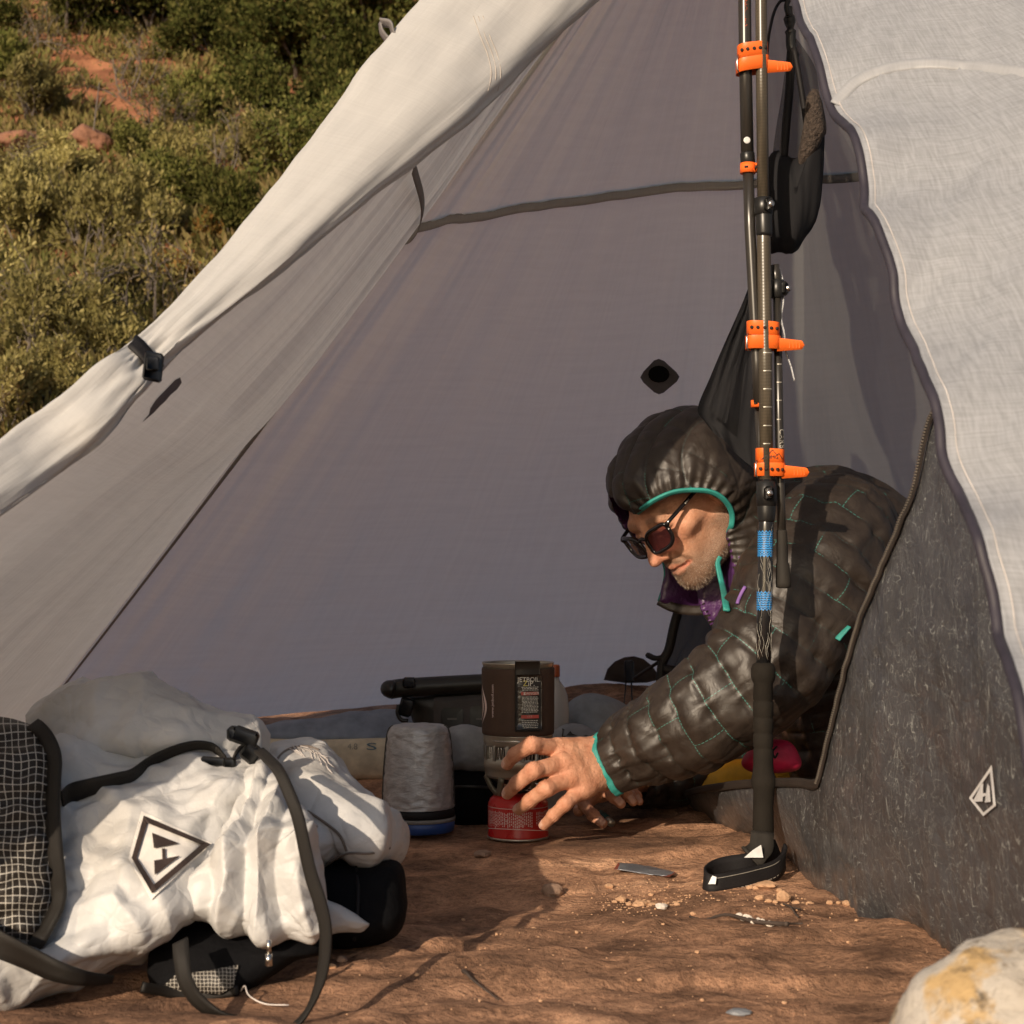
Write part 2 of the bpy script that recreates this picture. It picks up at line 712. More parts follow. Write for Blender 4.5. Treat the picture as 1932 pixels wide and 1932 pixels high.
def gmat():
    q = NT('red_sandstone')
    v = q.coord('Object')
    big = q.noise(q.coord('Object', (1, 1.3, 1), (0, 0, 0.5)), 2.6, 6, 0.66, 1.0)
    mid = q.noise(v, 11, 6, 0.70, 0.9)
    mid2 = q.noise(q.coord('Object', (1, 1.25, 1), (0, 0, -0.35)), 24, 6, 0.72, 0.3)
    fine = q.noise(v, 150, 4, 0.75)
    speck = q.noise(v, 420, 2, 0.6)
    c = q.ramp(big, [(0.30, (0.135, 0.080, 0.056)), (0.45, (0.29, 0.170, 0.108)), (0.55, (0.45, 0.262, 0.165)), (0.70, (0.64, 0.40, 0.26))])
    c = q.mix(0.85, c, q.ramp(mid, [(0.36, (0.45, 0.42, 0.42)), (0.50, (0.95, 0.93, 0.92)), (0.66, (1.25, 1.2, 1.15))]), 'MULTIPLY')
    c = q.mix(0.7, c, q.ramp(mid2, [(0.36, (0.55, 0.52, 0.5)), (0.55, (1.05, 1.03, 1.0))]), 'MULTIPLY')
    c = q.mix(0.8, c, q.ramp(fine, [(0.34, (0.5, 0.46, 0.45)), (0.5, (1, 1, 1)), (0.68, (1.25, 1.2, 1.15))]), 'MULTIPLY')
    c = q.mix(0.5, c, q.ramp(speck, [(0.30, (0.35, 0.33, 0.32)), (0.42, (1, 1, 1)), (0.68, (1, 1, 1)), (0.76, (1.8, 1.75, 1.7))]), 'MULTIPLY')
    pos = q.n('ShaderNodeSeparateXYZ')
    q.l(v, pos.inputs[0])
    far = q.n('ShaderNodeMapRange')
    far.inputs[1].default_value = 3.6
    far.inputs[2].default_value = 5.0
    q.l(pos.outputs[1], far.inputs[0])
    soil = q.ramp(q.noise(v, 3.0, 5), [(0.35, (0.20, 0.080, 0.04)), (0.65, (0.42, 0.18, 0.09))])
    c = q.mix(far.outputs[0], c, soil)
    h = q.math('ADD', q.math('ADD', q.math('MULTIPLY', mid, 1.0), q.math('MULTIPLY', mid2, 0.5)), q.math('MULTIPLY', fine, 0.30))
    q.set(c, 0.9, 0, q.bump(h, 0.9, 0.010), 0.2)
    return q.m

def axis(lo, hi, d0, far_lo, far_hi, g=1.13):
    a = list(np.arange(lo, hi + d0 / 2, d0))
    s = d0
    while a[-1] < far_hi:
        s *= g
        a.append(a[-1] + s)
    s = d0
    b = []
    x = lo
    while x > far_lo:
        s *= g
        x -= s
        b.append(x)
    return np.array(b[::-1] + a)

GX = axis(-1.2, 1.0, 0.0075, -70, 70)
GY = axis(1.15, 3.3, 0.0075, -60, 110, 1.06)
GG = np.stack(np.meshgrid(GX, GY), -1)
GP = np.concatenate([GG, gzf(GG[..., 0], GG[..., 1])[..., None]], -1)
tag(mk('ground', GP.reshape(-1, 3), gridF(len(GY), len(GX)), gmat(), base=(0, 0, 0)), kind='structure')

# ------------------------------------------------------------------ tent cloth
def cloth(name, base=(0.80, 0.775, 0.75), trans=0.48, streak=1.0, uvs=(1, 1), rough=0.5, fib=0.08):
    """white laminate: crossing fibres, creases, lets some light through"""
    q = NT(name)
    a = q.coord('UV', (260 * uvs[0], 9 * uvs[1], 1))
    b = q.coord('UV', (14 * uvs[0], 180 * uvs[1], 1), (0, 0, 0.5))
    c2 = q.coord('UV', (60 * uvs[0], 2.2 * uvs[1], 1))
    w1 = q.noise(a, 1, 3, 0.6, 0.4)
    w2 = q.noise(b, 1, 3, 0.6, 0.4)
    w3 = q.noise(c2, 1, 4, 0.6, 0.8)
    f = q.math('ADD', q.math('MULTIPLY', w1, 0.5), q.math('MULTIPLY', w2, 0.5))
    lo = tuple(x * (1 - fib) for x in base)
    hi = tuple(min(1, x * (1 + fib * 0.6)) for x in base)
    col = q.ramp(f, [(0.38, lo), (0.6, hi)])
    d = q.n('ShaderNodeBsdfDiffuse')
    t = q.n('ShaderNodeBsdfTranslucent')
    g = q.n('ShaderNodeBsdfGlossy')
    g.inputs['Roughness'].default_value = rough
    for x in (d, t):
        q.l(col, x.inputs['Color'])
    h = q.math('ADD', q.math('MULTIPLY', w3, 1.5 * streak), q.math('MULTIPLY', f, 0.12))
    nb = q.bump(h, 0.55, 0.004)
    for x in (d, t, g):
        q.l(nb, x.inputs['Normal'])
    m1 = q.n('ShaderNodeMixShader')
    m1.inputs[0].default_value = trans
    q.l(d.outputs[0], m1.inputs[1])
    q.l(t.outputs[0], m1.inputs[2])
    m2 = q.n('ShaderNodeMixShader')
    m2.inputs[0].default_value = 0.05
    q.l(m1.outputs[0], m2.inputs[1])
    q.l(g.outputs[0], m2.inputs[2])
    q.l(m2.outputs[0], q.out.inputs[0])
    return q.m

M_CLOTH = cloth('white_tent_cloth', (0.93, 0.96, 0.88), 0.70, 0.30, (1, 1), fib=0.035)
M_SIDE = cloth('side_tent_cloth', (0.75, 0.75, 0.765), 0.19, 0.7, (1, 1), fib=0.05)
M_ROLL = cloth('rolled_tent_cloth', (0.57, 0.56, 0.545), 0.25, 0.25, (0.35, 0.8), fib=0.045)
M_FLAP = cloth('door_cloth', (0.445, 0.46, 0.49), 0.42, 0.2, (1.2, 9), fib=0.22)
M_SEAM = cloth('seam_tape', (0.34, 0.31, 0.28), 0.3, 0.3, (0.3, 4))
M_BLACK = simple('black_webbing', (0.008, 0.007, 0.008), 0.65, spec=0.3, bump=0.3, bs=500)
M_BLACKCLOTH = simple('black_nylon', (0.004, 0.004, 0.005), 0.8, spec=0.12, bump=0.3, bs=120, bd=0.004)
M_PLAST = simple('black_plastic', (0.012, 0.012, 0.012), 0.35)
M_PIPE = simple('dark_binding', (0.03, 0.025, 0.035), 0.6)

A = V3(0.32, 2.03, 1.45)          # apex, over the pole
BL = V3(-1.06, 3.5, 0.05)         # back left corner
BR = V3(1.59, 3.11, 0.16)
FL = V3(-0.95, 0.95, 0.0)
FR = V3(1.7, 0.56, 0.0)

tent = empty('pyramid_tent', (0.32, 2.03, 0), 'white translucent pyramid tent with its left door rolled up and right door hanging', 'tent')

def bvh(o_list):
    vs, fs = [], []
    for o in o_list:
        b = BASE[o]
        n = len(vs)
        vs += [Vector(v.co) + Vector(b) for v in o.data.vertices]
        fs += [tuple(i + n for i in p.vertices) for p in o.data.polygons]
    return BVHTree.FromPolygons(vs, fs)

def cast(tree, x, y, off=0.003, default=None):
    d = ray(x, y)
    h = tree.ray_cast(Vector(CAM), Vector(d))
    if h[0] is None:
        return default
    return np.array(h[0]) - d * off

# rolled door half along the front-left ridge: (upper edge, lower edge, distance)
ROLL = [((1360, -530), (1480, -470), 2.03), ((1120, -330), (1350, -210), 1.95), ((900, -130), (1130, 0), 1.85), ((795, 0), (1000, 118), 1.78),
        ((690, 125), (890, 225), 1.71), ((560, 300), (730, 352), 1.63), ((440, 442), (575, 482), 1.56), ((335, 563), (415, 603), 1.50),
        ((255, 643), (300, 690), 1.46), ((200, 682), (262, 745), 1.43), ((120, 738), (205, 815), 1.40), ((40, 797), (120, 885), 1.38),
        ((-80, 880), (0, 972), 1.32), ((-400, 1090), (-330, 1210), 1.18), ((-1000, 1500), (-950, 1610), 1.05), ((-2040, 2200), (-2000, 2290), 0.95)]
rc = crom([[*u, *l, y] for u, l, y in ROLL], 220)
NR = 64
ang = np.linspace(0, 2 * np.pi, NR, endpoint=False)
RG = np.empty((len(rc), NR, 3))
for i, q in enumerate(rc):
    U, L = P(q[0], q[1], q[4]), P(q[2], q[3], q[4])
    c = (U + L) / 2
    e1 = (L - U) / 2
    e2 = unit(np.cross(e1, V3(0.7, 0.3, 0.75))) * np.linalg.norm(e1)
    if e2[1] > 0:
        e2 = -e2
    s = i / 219
    fold = 0.055 * np.cos(5 * ang + 9 * s + 1.2 * math.sin(14 * s)) + 0.05 * np.cos(3 * ang - 7 * s) + 0.04 * np.cos(9 * ang + 30 * s)
    rr = 1 + fold * (0.5 + 0.8 * math.exp(-((q[0] - 300) / 200) ** 2))
    RG[i] = c + (rr * np.cos(ang))[:, None] * e1 + (rr * np.sin(ang) * 0.42)[:, None] * e2
N = gnormals(RG, True)
pinch = np.exp(-(((rc[:, 0] + rc[:, 2]) / 2 - 280) / 75) ** 2)[:, None]
uvr = np.stack(np.meshgrid(np.linspace(0, 1, NR), np.linspace(0, 6, len(rc))), -1)
wr = fbm(np.stack([uvr[..., 0] * 9, uvr[..., 1] * 1.2, 0 * uvr[..., 0]], -1) + 3, 3, 5)
cr = fbm(RG * np.array([16, 16, 16]), 3, 8)
RG = RG + N * (0.007 * wr * (1 + 1.6 * pinch) + 0.004 * cr)[..., None]
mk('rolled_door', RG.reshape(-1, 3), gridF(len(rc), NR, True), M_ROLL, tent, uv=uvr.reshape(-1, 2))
EDGE = RG.mean(1) + V3(0, 0.02, 0.0)                                   # the ridge the left side hangs from
# tie-down strap round the roll, and its buckle
k = int(np.argmin(np.abs((rc[:, 0] + rc[:, 2]) / 2 - 274)))
q = rc[k]
U, L = P(q[0], q[1], q[4]), P(q[2], q[3], q[4])
cen = (U + L) / 2
e1 = (L - U) / 2
e2 = unit(np.cross(e1, V3(0.7, 0.3, 0.75))) * np.linalg.norm(e1)
e2 = -e2 if e2[1] > 0 else e2
ring = cen + 1.10 * np.cos(ang)[:, None] * e1 + 0.62 * np.sin(ang)[:, None] * e2
tn = unit(RG[k + 2].mean(0) - RG[k - 2].mean(0))
V, F, uv = ribbon(np.vstack([ring, ring[:2]]), tn, 0.016, 0.002)
tie = mk('tie_strap', V, F, M_BLACK, tent, uv=uv)
bk = P(289, 692, 1.412)
V, F = joinm([box(bk, 0.017, 0.008, 0.026, (1, 0, -0.2), (0, 1, 0), (0.1, 0, 1), 0.002), box(bk + V3(0.001, -0.006, 0.002), 0.011, 0.004, 0.012, bev=0.001)])
mk('buckle', V, F, M_PLAST, tie)

T_RO = bvh([o for o in tent.children if o.name == 'rolled_door'])
sp_ = [(902, 30), (916, 70), (930, 105), (936, 140), (930, 172)]
rs_ = []
for dx in (-9, 0, 9):
    rs_.append(tube(crom([cast(T_RO, x + dx, y, 0.0006) for x, y in sp_], 30), 0.0004, 5))
tag(mk('roll_stitching', *joinm(rs_), simple('roll_thread', (0.50, 0.44, 0.38), 0.8), tent), kind='stuff')

# panels
def ruled(Ea, Eb, n, sag=None, wr=None, vend=None):
    Ea, Eb = np.asarray(Ea), np.asarray(Eb)
    u = np.linspace(0, 1, n)
    G = Ea[:, None] * (1 - u)[None, :, None] + Eb[:, None] * u[None, :, None]
    uv = np.stack(np.meshgrid(u, np.linspace(0, 1, len(Ea))), -1)
    return G, uv

NV = 200
tv = np.linspace(0, 1, NV)
iv = np.linspace(0, 219, NV)
E = np.stack([np.interp(iv, np.arange(220), EDGE[:, c]) for c in range(3)], -1)
dl = np.concatenate([[0], np.cumsum(np.linalg.norm(np.diff(E, axis=0), axis=1))])
dl /= dl[-1]
H = A + (BL - A) * dl[:, None]
H = H + V3(0.004, -0.006, -0.01) * (4 * dl * (1 - dl))[:, None]
G, uv = ruled(E, H, 150)
N = gnormals(G)
u, v = uv[..., 0], uv[..., 1]
N = N * np.sign(N[..., :1] + 1e-9)                                       # inwards (+x)
lines = np.stack([u * 26, v * 3.0, 0 * u], -1)
wrk = fbm(lines, 3, 40) * (0.4 + 0.9 * ss((0.75 - v) / 0.6))
broad = fbm(np.stack([u * 7, v * 2.2, 0 * u], -1), 2, 44)
G = G + N * (0.045 * np.sin(np.pi * u) * np.sin(np.pi * np.clip(v * 1.1, 0, 1)) + 0.011 * wrk * np.sin(np.pi * u) ** 0.3 + 0.022 * broad * np.sin(np.pi * u))[..., None]
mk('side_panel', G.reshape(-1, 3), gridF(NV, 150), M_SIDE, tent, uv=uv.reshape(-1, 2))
SIDE = G

# back panel: from the left hip to the right hip
hb = np.linspace(0, 1, NV)
bl_z = P(300, 1371, 3.47)
HL = A + (BL - A) * hb[:, None] + V3(0.004, -0.006, -0.01) * (4 * hb * (1 - hb))[:, None]
HR = A + (BR - A) * hb[:, None]
G, uv = ruled(HL, HR, 260)
u, v = uv[..., 0], uv[..., 1]
N = np.broadcast_to(unit(np.cross(BR - A, BL - A)), G.shape).copy()
if N[0, 0, 1] > 0:
    N = -N
lift = 0.028 * ss((u - 0.12) / 0.25) * (1 - 0.3 * ss((u - 0.5) / 0.3))
G[..., 2] += lift * v ** 4
mid = np.sin(np.pi * u)
sag = 0.10 * mid ** 0.8 * np.sin(np.pi * np.clip(v, 0, 1)) ** 0.8
radial = fbm(np.stack([u * 34, v * 2.5, 0 * u], -1), 3, 60)
hipw = np.exp(-(u / 0.10) ** 2) + np.exp(-((1 - u) / 0.10) ** 2)
low = fbm(np.stack([u * 8 + v * 5, (v - u * 0.12) * 40, 0 * u], -1), 3, 66) * ss((v - 0.7) / 0.3)
broad = fbm(np.stack([u * 9, v * 2.0, 0 * u], -1), 2, 63)
pleat = 0
for pu, ps in ((0.525, 0.012), (0.548, 0.010), (0.505, 0.013), (0.572, 0.012)):
    fan = (u - 0.538) / (0.12 + 0.88 * ss((1.02 - v) / 0.5)) + 0.538
    pleat = pleat - np.exp(-((fan - pu) / ps) ** 2) * ss((v - 0.35) / 0.4)
d = sag + 0.007 * radial * (0.35 + 2.6 * hipw) * ss(u / 0.02) * ss((1 - u) / 0.02) + 0.0035 * low + 0.016 * broad * mid + 0.020 * pleat
G = G + N * d[..., None]
mk('back_panel', G.reshape(-1, 3), gridF(NV, 260), M_CLOTH, tent, uv=uv.reshape(-1, 2))
BACK = G

def back_at(uu, vv, off=0.004):
    i = min(NV - 1.001, max(0, vv * (NV - 1)))
    j = min(258.999, max(0, uu * 259))
    a, b = int(i), int(j)
    f, g = i - a, j - b
    return (BACK[a, b] * (1 - f) + BACK[a + 1, b] * f) * (1 - g) + (BACK[a, b + 1] * (1 - f) + BACK[a + 1, b + 1] * f) * g + N[0, 0] * off

# right-hand side panel, behind the inner tent
HRf = A + (FR - A) * hb[:, None]
G2, uv2 = ruled(HR, HRf, 60)
mk('side_panel', G2.reshape(-1, 3), gridF(NV, 60), M_CLOTH, tent, uv=uv2.reshape(-1, 2))

# seam tapes: up the hip, and across the back and the side
hip = np.array([SIDE[i, -1] * 0.5 + BACK[int(dl[i] * (NV - 1)), 0] * 0.5 for i in range(4, NV, 3)]) + V3(0.010, -0.008, 0)
V, F, uvx = ribbon(hip, unit(V3(0.8, -0.3, 0.2)), np.linspace(0.013, 0.004, len(hip)) , 0.0012)
mk('hip_seam', V, F, M_SEAM, tent, uv=uvx)
us = np.linspace(0.0, 1, 90)
v0 = 0.372
arc = np.array([back_at(x, v0 - 0.012 - 0.046 * math.sin(math.pi * x) ** 0.7, 0.004) for x in us])
arc[:, 2] += 0.0
V, F, uvx = ribbon(arc, V3(0, 0.3, 1), 0.017, 0.0012)
mk('cross_seam', V, F, M_SEAM, tent, uv=uvx)
iS = int(np.argmin(np.abs(dl - v0)))
sd_pts = np.array(crom([SIDE[iS - 2:iS + 3, max(0, j - 8):j + 9].reshape(-1, 3).mean(0) + V3(0.009, -0.004, 0) for j in (30, 60, 90, 120, 140)] + [SIDE[iS, 149] + V3(0.005, -0.003, 0)], 24))
V, F, uvx = ribbon(sd_pts, V3(0.3, 0.0, 1), 0.014, 0.0012)
mk('cross_seam', V, F, M_SEAM, tent, uv=uvx)

def decal(tree, pts, faces, name, mat, parent, off=0.003, thick=0.0, default_Y=None):
    """thin piece whose picture outline lies on what is built already"""
    V = []
    for x, y in pts:
        q = cast(tree, x, y, off)
        if q is None:
            q = P(x, y, default_Y)
        V.append(q)
    return mk(name, V, faces, mat, parent, smooth=False)

def fanpoly(poly, n=5):
    """rings from the centre of a star-shaped outline: points and faces"""
    p = np.asarray(poly, float)
    c = p.mean(0)
    pts, F = [c], []
    m = len(p)
    for k in range(1, n + 1):
        pts += [c + (q - c) * k / n for q in p]
    for j in range(m):
        F.append((0, 1 + j, 1 + (j + 1) % m))
        for k in range(1, n):
            a = 1 + (k - 1) * m
            b = 1 + k * m
            F.append((a + j, b + j, b + (j + 1) % m, a + (j + 1) % m))
    return pts, F

T_IN = bvh([o for o in tent.children if o.name.split('.')[0] in ('side_panel', 'back_panel')])
M_PATCH = simple('dark_patch_cloth', (0.10, 0.096, 0.105), 0.5, bump=0.4, bs=60, bd=0.003)
# square guy-point patch on the back, long one on the side, half round one at the foot
sq = [(1208, 712), (1214, 701), (1234, 680), (1243, 677), (1253, 681), (1276, 702), (1282, 711), (1277, 720), (1252, 741), (1243, 744), (1234, 740), (1214, 722)]
pts, F = fanpoly(sq)
pt = decal(T_IN, pts, F, 'guy_patch', M_PATCH, tent, 0.004)
pts, F = fanpoly([(1243 + 20 * math.cos(t), 706 + 16 * math.sin(t)) for t in np.linspace(0, 2 * np.pi, 16, endpoint=False)], 3)
decal(T_IN, pts, F, 'loop_tab', M_BLACKCLOTH, pt, 0.008)
sl = [(340, 712), (343, 722), (334, 735), (322, 745), (312, 757), (302, 766), (290, 779), (276, 791), (268, 797), (281, 782), (284, 770), (293, 756), (305, 743), (318, 730), (330, 717)]
pts, F = fanpoly(sl)
decal(T_IN, pts, F, 'guy_patch', M_PATCH, tent, 0.004, default_Y=2.2)
hc = [(1139, 1283), (1146, 1262), (1160, 1248), (1178, 1240), (1196, 1238), (1214, 1243), (1230, 1256), (1240, 1270), (1245, 1282), (1220, 1288), (1180, 1289)]
pts, F = fanpoly(hc)
decal(T_IN, pts, F, 'foot_patch', M_PATCH, tent, 0.006, default_Y=3.1)
# foot buckle with its cords
c = P(1187, 1266, 3.02)
V, F = joinm([box(c, 0.019, 0.010, 0.042, bev=0.003), tube([c + V3(-0.006, 0, -0.02), c + V3(-0.010, -0.005, -0.06), c + V3(-0.008, -0.01, -0.085)], 0.0015, 6),
              tube([c + V3(0.004, 0, -0.02), c + V3(0.005, -0.005, -0.06), c + V3(0.003, -0.01, -0.09)], 0.0018, 6)])
mk('foot_buckle', V, F, M_PLAST, tent)
# little loop tab out on the ridge

V, F, uv = ribbon(crom([P(717, 42, 1.74), P(720, 60, 1.74), P(733, 76, 1.74), P(748, 78, 1.73), P(741, 62, 1.73), P(736, 46, 1.73), P(719, 42, 1.735)], 30), V3(0.25, -1, 0.3), 0.012, 0.0018)
mk('tie_loop', V, F, simple('grey_webbing', (0.16, 0.15, 0.15), 0.6), tent, uv=uv)
V, F = tube(crom([P(742, 76, 1.73), P(750, 66, 1.73), P(752, 72, 1.725), P(760, 88, 1.72)], 14), 0.002, 6)
mk('loop_cord', V, F, M_BLACK, tent)

# ------------------------------------------------------------------ right door half, hanging in front
nF = unit(np.cross(FL - A, FR - A))
edge_px = crom([(1440, -500), (1470, -250), (1497, -60), (1506, 0), (1530, 82), (1570, 195), (1608, 268), (1637, 350), (1641, 410), (1668, 470), (1692, 522), (1700, 562), (1732, 645), (1746, 702),
                (1778, 798), (1790, 862), (1822, 930), (1836, 985), (1856, 1060), (1884, 1125), (1898, 1190), (1912, 1255), (1945, 1400), (1990, 1600), (2100, 2000), (2260, 2440)], 240)
D0 = np.array([onplane(x, y, A, nF) for x, y in edge_px])
s = np.linspace(0, 1, 240)
dd = np.concatenate([[0], np.cumsum(np.linalg.norm(np.diff(D0, axis=0), axis=1))])
dd /= dd[-1]
D1 = A + (FR - A) * dd[:, None]
NU = 110
u = np.linspace(0, 1, NU) ** 1.5
G = D0[:, None] * (1 - u)[None, :, None] + D1[:, None] * u[None, :, None]
uvf = np.stack(np.meshgrid(u, dd), -1)
uu, vv = uvf[..., 0], uvf[..., 1]
zz = G[..., 2]
ripple = 0.5 + 0.5 * np.sin(zz * 52 + 0.8 * np.sin(zz * 17))
drop = 0.6 * np.minimum(uu, 0.5)
edgew = np.exp(-uu / 0.10)
disp = 0.016 * edgew * ripple + 0.012 * fbm(np.stack([uu * 5, (vv + drop) * 16, 0 * uu], -1), 3, 80) + 0.003 * fbm(np.stack([uu * 10, (vv + drop) * 90, 0 * uu], -1), 2, 84)
disp = disp + 0.05 * np.sin(np.pi * np.clip(uu, 0, 1)) * np.sin(np.pi * vv)
nf = nF if nF[1] < 0 else -nF
G = G + nf * disp[..., None]
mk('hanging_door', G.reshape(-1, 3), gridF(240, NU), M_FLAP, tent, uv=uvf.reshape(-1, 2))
ed = G[:, 0] + V3(-0.003, 0.004, 0)
V, F = tube(ed, 0.0042, 8)
mk('door_binding', V, F, M_PIPE, tent)
M_STITCH = simple('pale_stitching', (0.60, 0.55, 0.52), 0.7)
hem = []
for off in (4,):
    hem.append(tube(G[:, off] + nf * 0.0012, 0.0004, 5))
V, F = joinm(hem)
mk('hem_stitching', V, F, M_STITCH, tent)
band = np.array([P(*q) for q in crom([(1575, 215, 1.60), (1640, 160, 1.6), (1720, 132, 1.6), (1830, 130, 1.58), (1960, 140, 1.55)], 40)])
T_F = bvh([o for o in tent.children if o.name == 'hanging_door'])
bp = []
for x, y in crom([(1568, 212), (1590, 180), (1622, 150), (1680, 128), (1760, 120), (1850, 128), (1990, 145)], 40):
    q = cast(T_F, x, y, 0.002)
    if q is not None:
        bp.append(q)
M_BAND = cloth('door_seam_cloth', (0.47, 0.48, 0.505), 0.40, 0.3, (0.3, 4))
V, F, uvx = ribbon(np.array(bp), V3(0, 0.3, 1), 0.012, 0.0008)
mk('cross_seam', V, F, M_BAND, tent, uv=uvx)
# ------------------------------------------------------------------ inner tent: dark laminate wall with a zipped way in
def darkcloth(name, kb):
    q = NT(name)
    v = q.coord('Object')
    a = q.noise(v, 30, 6, 0.68, 1.2)
    b = q.noise(v, 110, 4, 0.7, 0.6)
    big = q.noise(v, 7, 4, 0.6)
    fl = q.n('ShaderNodeTexVoronoi', feature='DISTANCE_TO_EDGE')
    fl.inputs['Scale'].default_value = 17
    dv = q.n('ShaderNodeVectorMath', operation='ADD')
    nz = q.n('ShaderNodeTexNoise')
    nz.inputs['Scale'].default_value = 22
    nz.inputs['Detail'].default_value = 3
    q.l(v, nz.inputs['Vector'])
    sc_ = q.n('ShaderNodeVectorMath', operation='SCALE')
    sc_.inputs['Scale'].default_value = 0.09
    q.l(nz.outputs['Color'], sc_.inputs[0])
    q.l(v, dv.inputs[0])
    q.l(sc_.outputs[0], dv.inputs[1])
    q.l(dv.outputs[0], fl.inputs['Vector'])
    weave = q.noise(q.coord('Object', (60, 60, 700)), 1.0, 2)
    a2 = q.noise(v, 13, 5, 0.6, 0.9)
    c = q.ramp(a2, [(0.30, tuple(0.046 * b_ for b_ in kb)), (0.70, tuple(0.062 * b_ for b_ in kb))])
    c = q.mix(0.35, c, q.ramp(big, [(0.35, (0.7, 0.66, 0.62)), (0.62, (1.2, 1.22, 1.28))]), 'MULTIPLY')
    c = q.mix(0.2, c, q.ramp(weave, [(0.4, (0.7, 0.7, 0.7)), (0.6, (1.2, 1.2, 1.2))]), 'MULTIPLY')
    m_ = None
    for k, (sc3, rt) in enumerate((((75, 75, 20), (0.35, 0.2, 0)), ((60, 60, 18), (-0.5, 0.1, 0.3)), ((110, 110, 30), (0.1, -0.3, 0)), ((34, 34, 80), (0.3, 0.4, 0.2)), ((80, 44, 44), (0.8, 0.4, 0.9)))):
        nn_ = q.noise(q.coord('Object', sc3, rt), 1.0, 1, 0.5, 0.6)
        ln_ = q.math('LESS_THAN', q.math('ABSOLUTE', q.math('SUBTRACT', nn_, 0.5)), 0.0030)
        br_ = q.math('GREATER_THAN', q.noise(v, 22 + 9 * k, 2), 0.48)
        one = q.math('MULTIPLY', ln_, br_)
        m_ = one if m_ is None else q.math('MAXIMUM', m_, one)
    c = q.mix(q.math('MULTIPLY', m_, 0.48), c, (0.42, 0.44, 0.42))
    h = q.math('ADD', q.math('MULTIPLY', q.math('MINIMUM', fl.outputs['Distance'], 0.12), 2.0), q.math('MULTIPLY', a2, 1.2))
    q.set(c, q.math('MULTIPLY_ADD', b, 0.25, 0.26), 0, q.bump(h, 0.30, 0.007), 0.6)
    q.b.inputs['Coat Weight'].default_value = 0.15
    q.b.inputs['Coat Roughness'].default_value = 0.16
    return q.m

M_DARK = darkcloth('dark_laminate', (1.0, 1.0, 1.08))
M_FLOOR = M_DARK
M_ZTAPE = simple('zip_tape', (0.022, 0.016, 0.013), 0.6, bump=0.4, bs=700)
M_ZTEETH = simple('zip_teeth', (0.10, 0.085, 0.07), 0.4)
inner = empty('inner_tent', (0.36, 1.9, 0), 'dark grey inner tent with an unzipped curved doorway, mesh hanging at the poles', 'inner tent')
WP, WN = V3(0.335, 2.03, 0), unit(V3(-1, -0.126, 0.0))
zip_px = crom([(1775, 700), (1760, 760), (1745, 800), (1731, 880), (1718, 940), (1704, 985), (1688, 1030), (1664, 1095), (1640, 1150), (1618, 1205), (1603, 1250), (1590, 1300), (1579, 1345), (1569, 1390), (1558, 1440), (1548, 1478)], 120)
lip_px = crom([(1287, 1500), (1320, 1492), (1380, 1483), (1440, 1477), (1500, 1476), (1530, 1480), (1548, 1478)], 26)
grd_px = crom([(1285, 1508), (1330, 1540), (1380, 1567), (1418, 1584), (1458, 1601), (1488, 1622), (1518, 1650), (1548, 1679), (1585, 1706), (1621, 1728), (1680, 1752), (1738, 1776), (1785, 1806), (1821, 1828), (1900, 1862), (2000, 1900), (2100, 1930)], 75)
gx = np.interp(np.linspace(0, 1, 75), np.linspace(0, 1, 75), grd_px[:, 0])
ucol = np.linspace(0, 1, 90) ** 1.1
RX = 2080
def warp(Q):
    """creased, slightly ballooning cloth"""
    n = np.asarray(WN)
    d = 0.012 * facet(Q * np.array([5, 5, 4.0]), 2, 12) + 0.0035 * facet(Q * 16, 2, 15) + 0.018 * fbm(Q * 3.0, 2, 17)
    d = d * np.clip((Q[..., 2:] [..., 0] - gz(Q[..., 0], Q[..., 1])) / 0.06, 0.15, 1)
    return Q + n * d[..., None]
rows = []
for x, y in zip_px:
    rows.append([onplane(x + (RX - x) * t, y, WP, WN) for t in ucol])
up = warp(np.array(rows))
cols_x = np.concatenate([lip_px[:-1, 0], 1548 + (RX - 1548) * ucol])
cols_t = np.concatenate([lip_px[:-1, 1], np.full(len(ucol), 1478.0)])
cols_b = np.interp(cols_x, grd_px[:, 0], grd_px[:, 1])
NL = 70
GB = [hit(a, b) - V3(0, 0, 0.004) for a, b in zip(cols_x, cols_b)]
low = np.empty((NL, len(cols_x), 3))
for i in range(NL):
    t = i / (NL - 1)
    for j in range(len(cols_x)):
        q = onplane(cols_x[j], cols_t[j] + (cols_b[j] - cols_t[j]) * t, WP, WN)
        low[i, j] = q + (GB[j] - q) * t ** 1.5 if t > 0 else q
low = warp(low)
mk('dark_wall', up.reshape(-1, 3), gridF(len(zip_px), 90), M_DARK, inner)
mk('floor_wall', low.reshape(-1, 3), gridF(NL, len(cols_x)), M_FLOOR, inner)
# bathtub seam above the ground
zl = np.vstack([up[:, 0], low[0, 25:26]])
zl = np.vstack([zl, low[0, 24::-1]])
V, F, uvx = ribbon(zl + WN * 0.003, np.vstack([np.tile(V3(0, 0.8, 0.3), (len(up), 1)), np.tile(V3(0, 0.3, 1.0), (len(zl) - len(up), 1))]), 0.011, 0.0016)
zt = mk('zip_tape', V, F, M_ZTAPE, inner)
teeth = []
L = np.concatenate([[0], np.cumsum(np.linalg.norm(np.diff(up[:, 0], axis=0), axis=1))])
for d in np.arange(0.0, L[-1], 0.0032):
    c = np.array([np.interp(d, L, up[:, 0][:, k]) for k in range(3)]) + WN * 0.0042 + V3(0, 0.0035, 0)
    teeth.append(box(c, 0.003, 0.005, 0.0016))
V, F = joinm(teeth)
tag(mk('zip_teeth', V, F, M_ZTEETH, zt, smooth=False), kind='stuff')
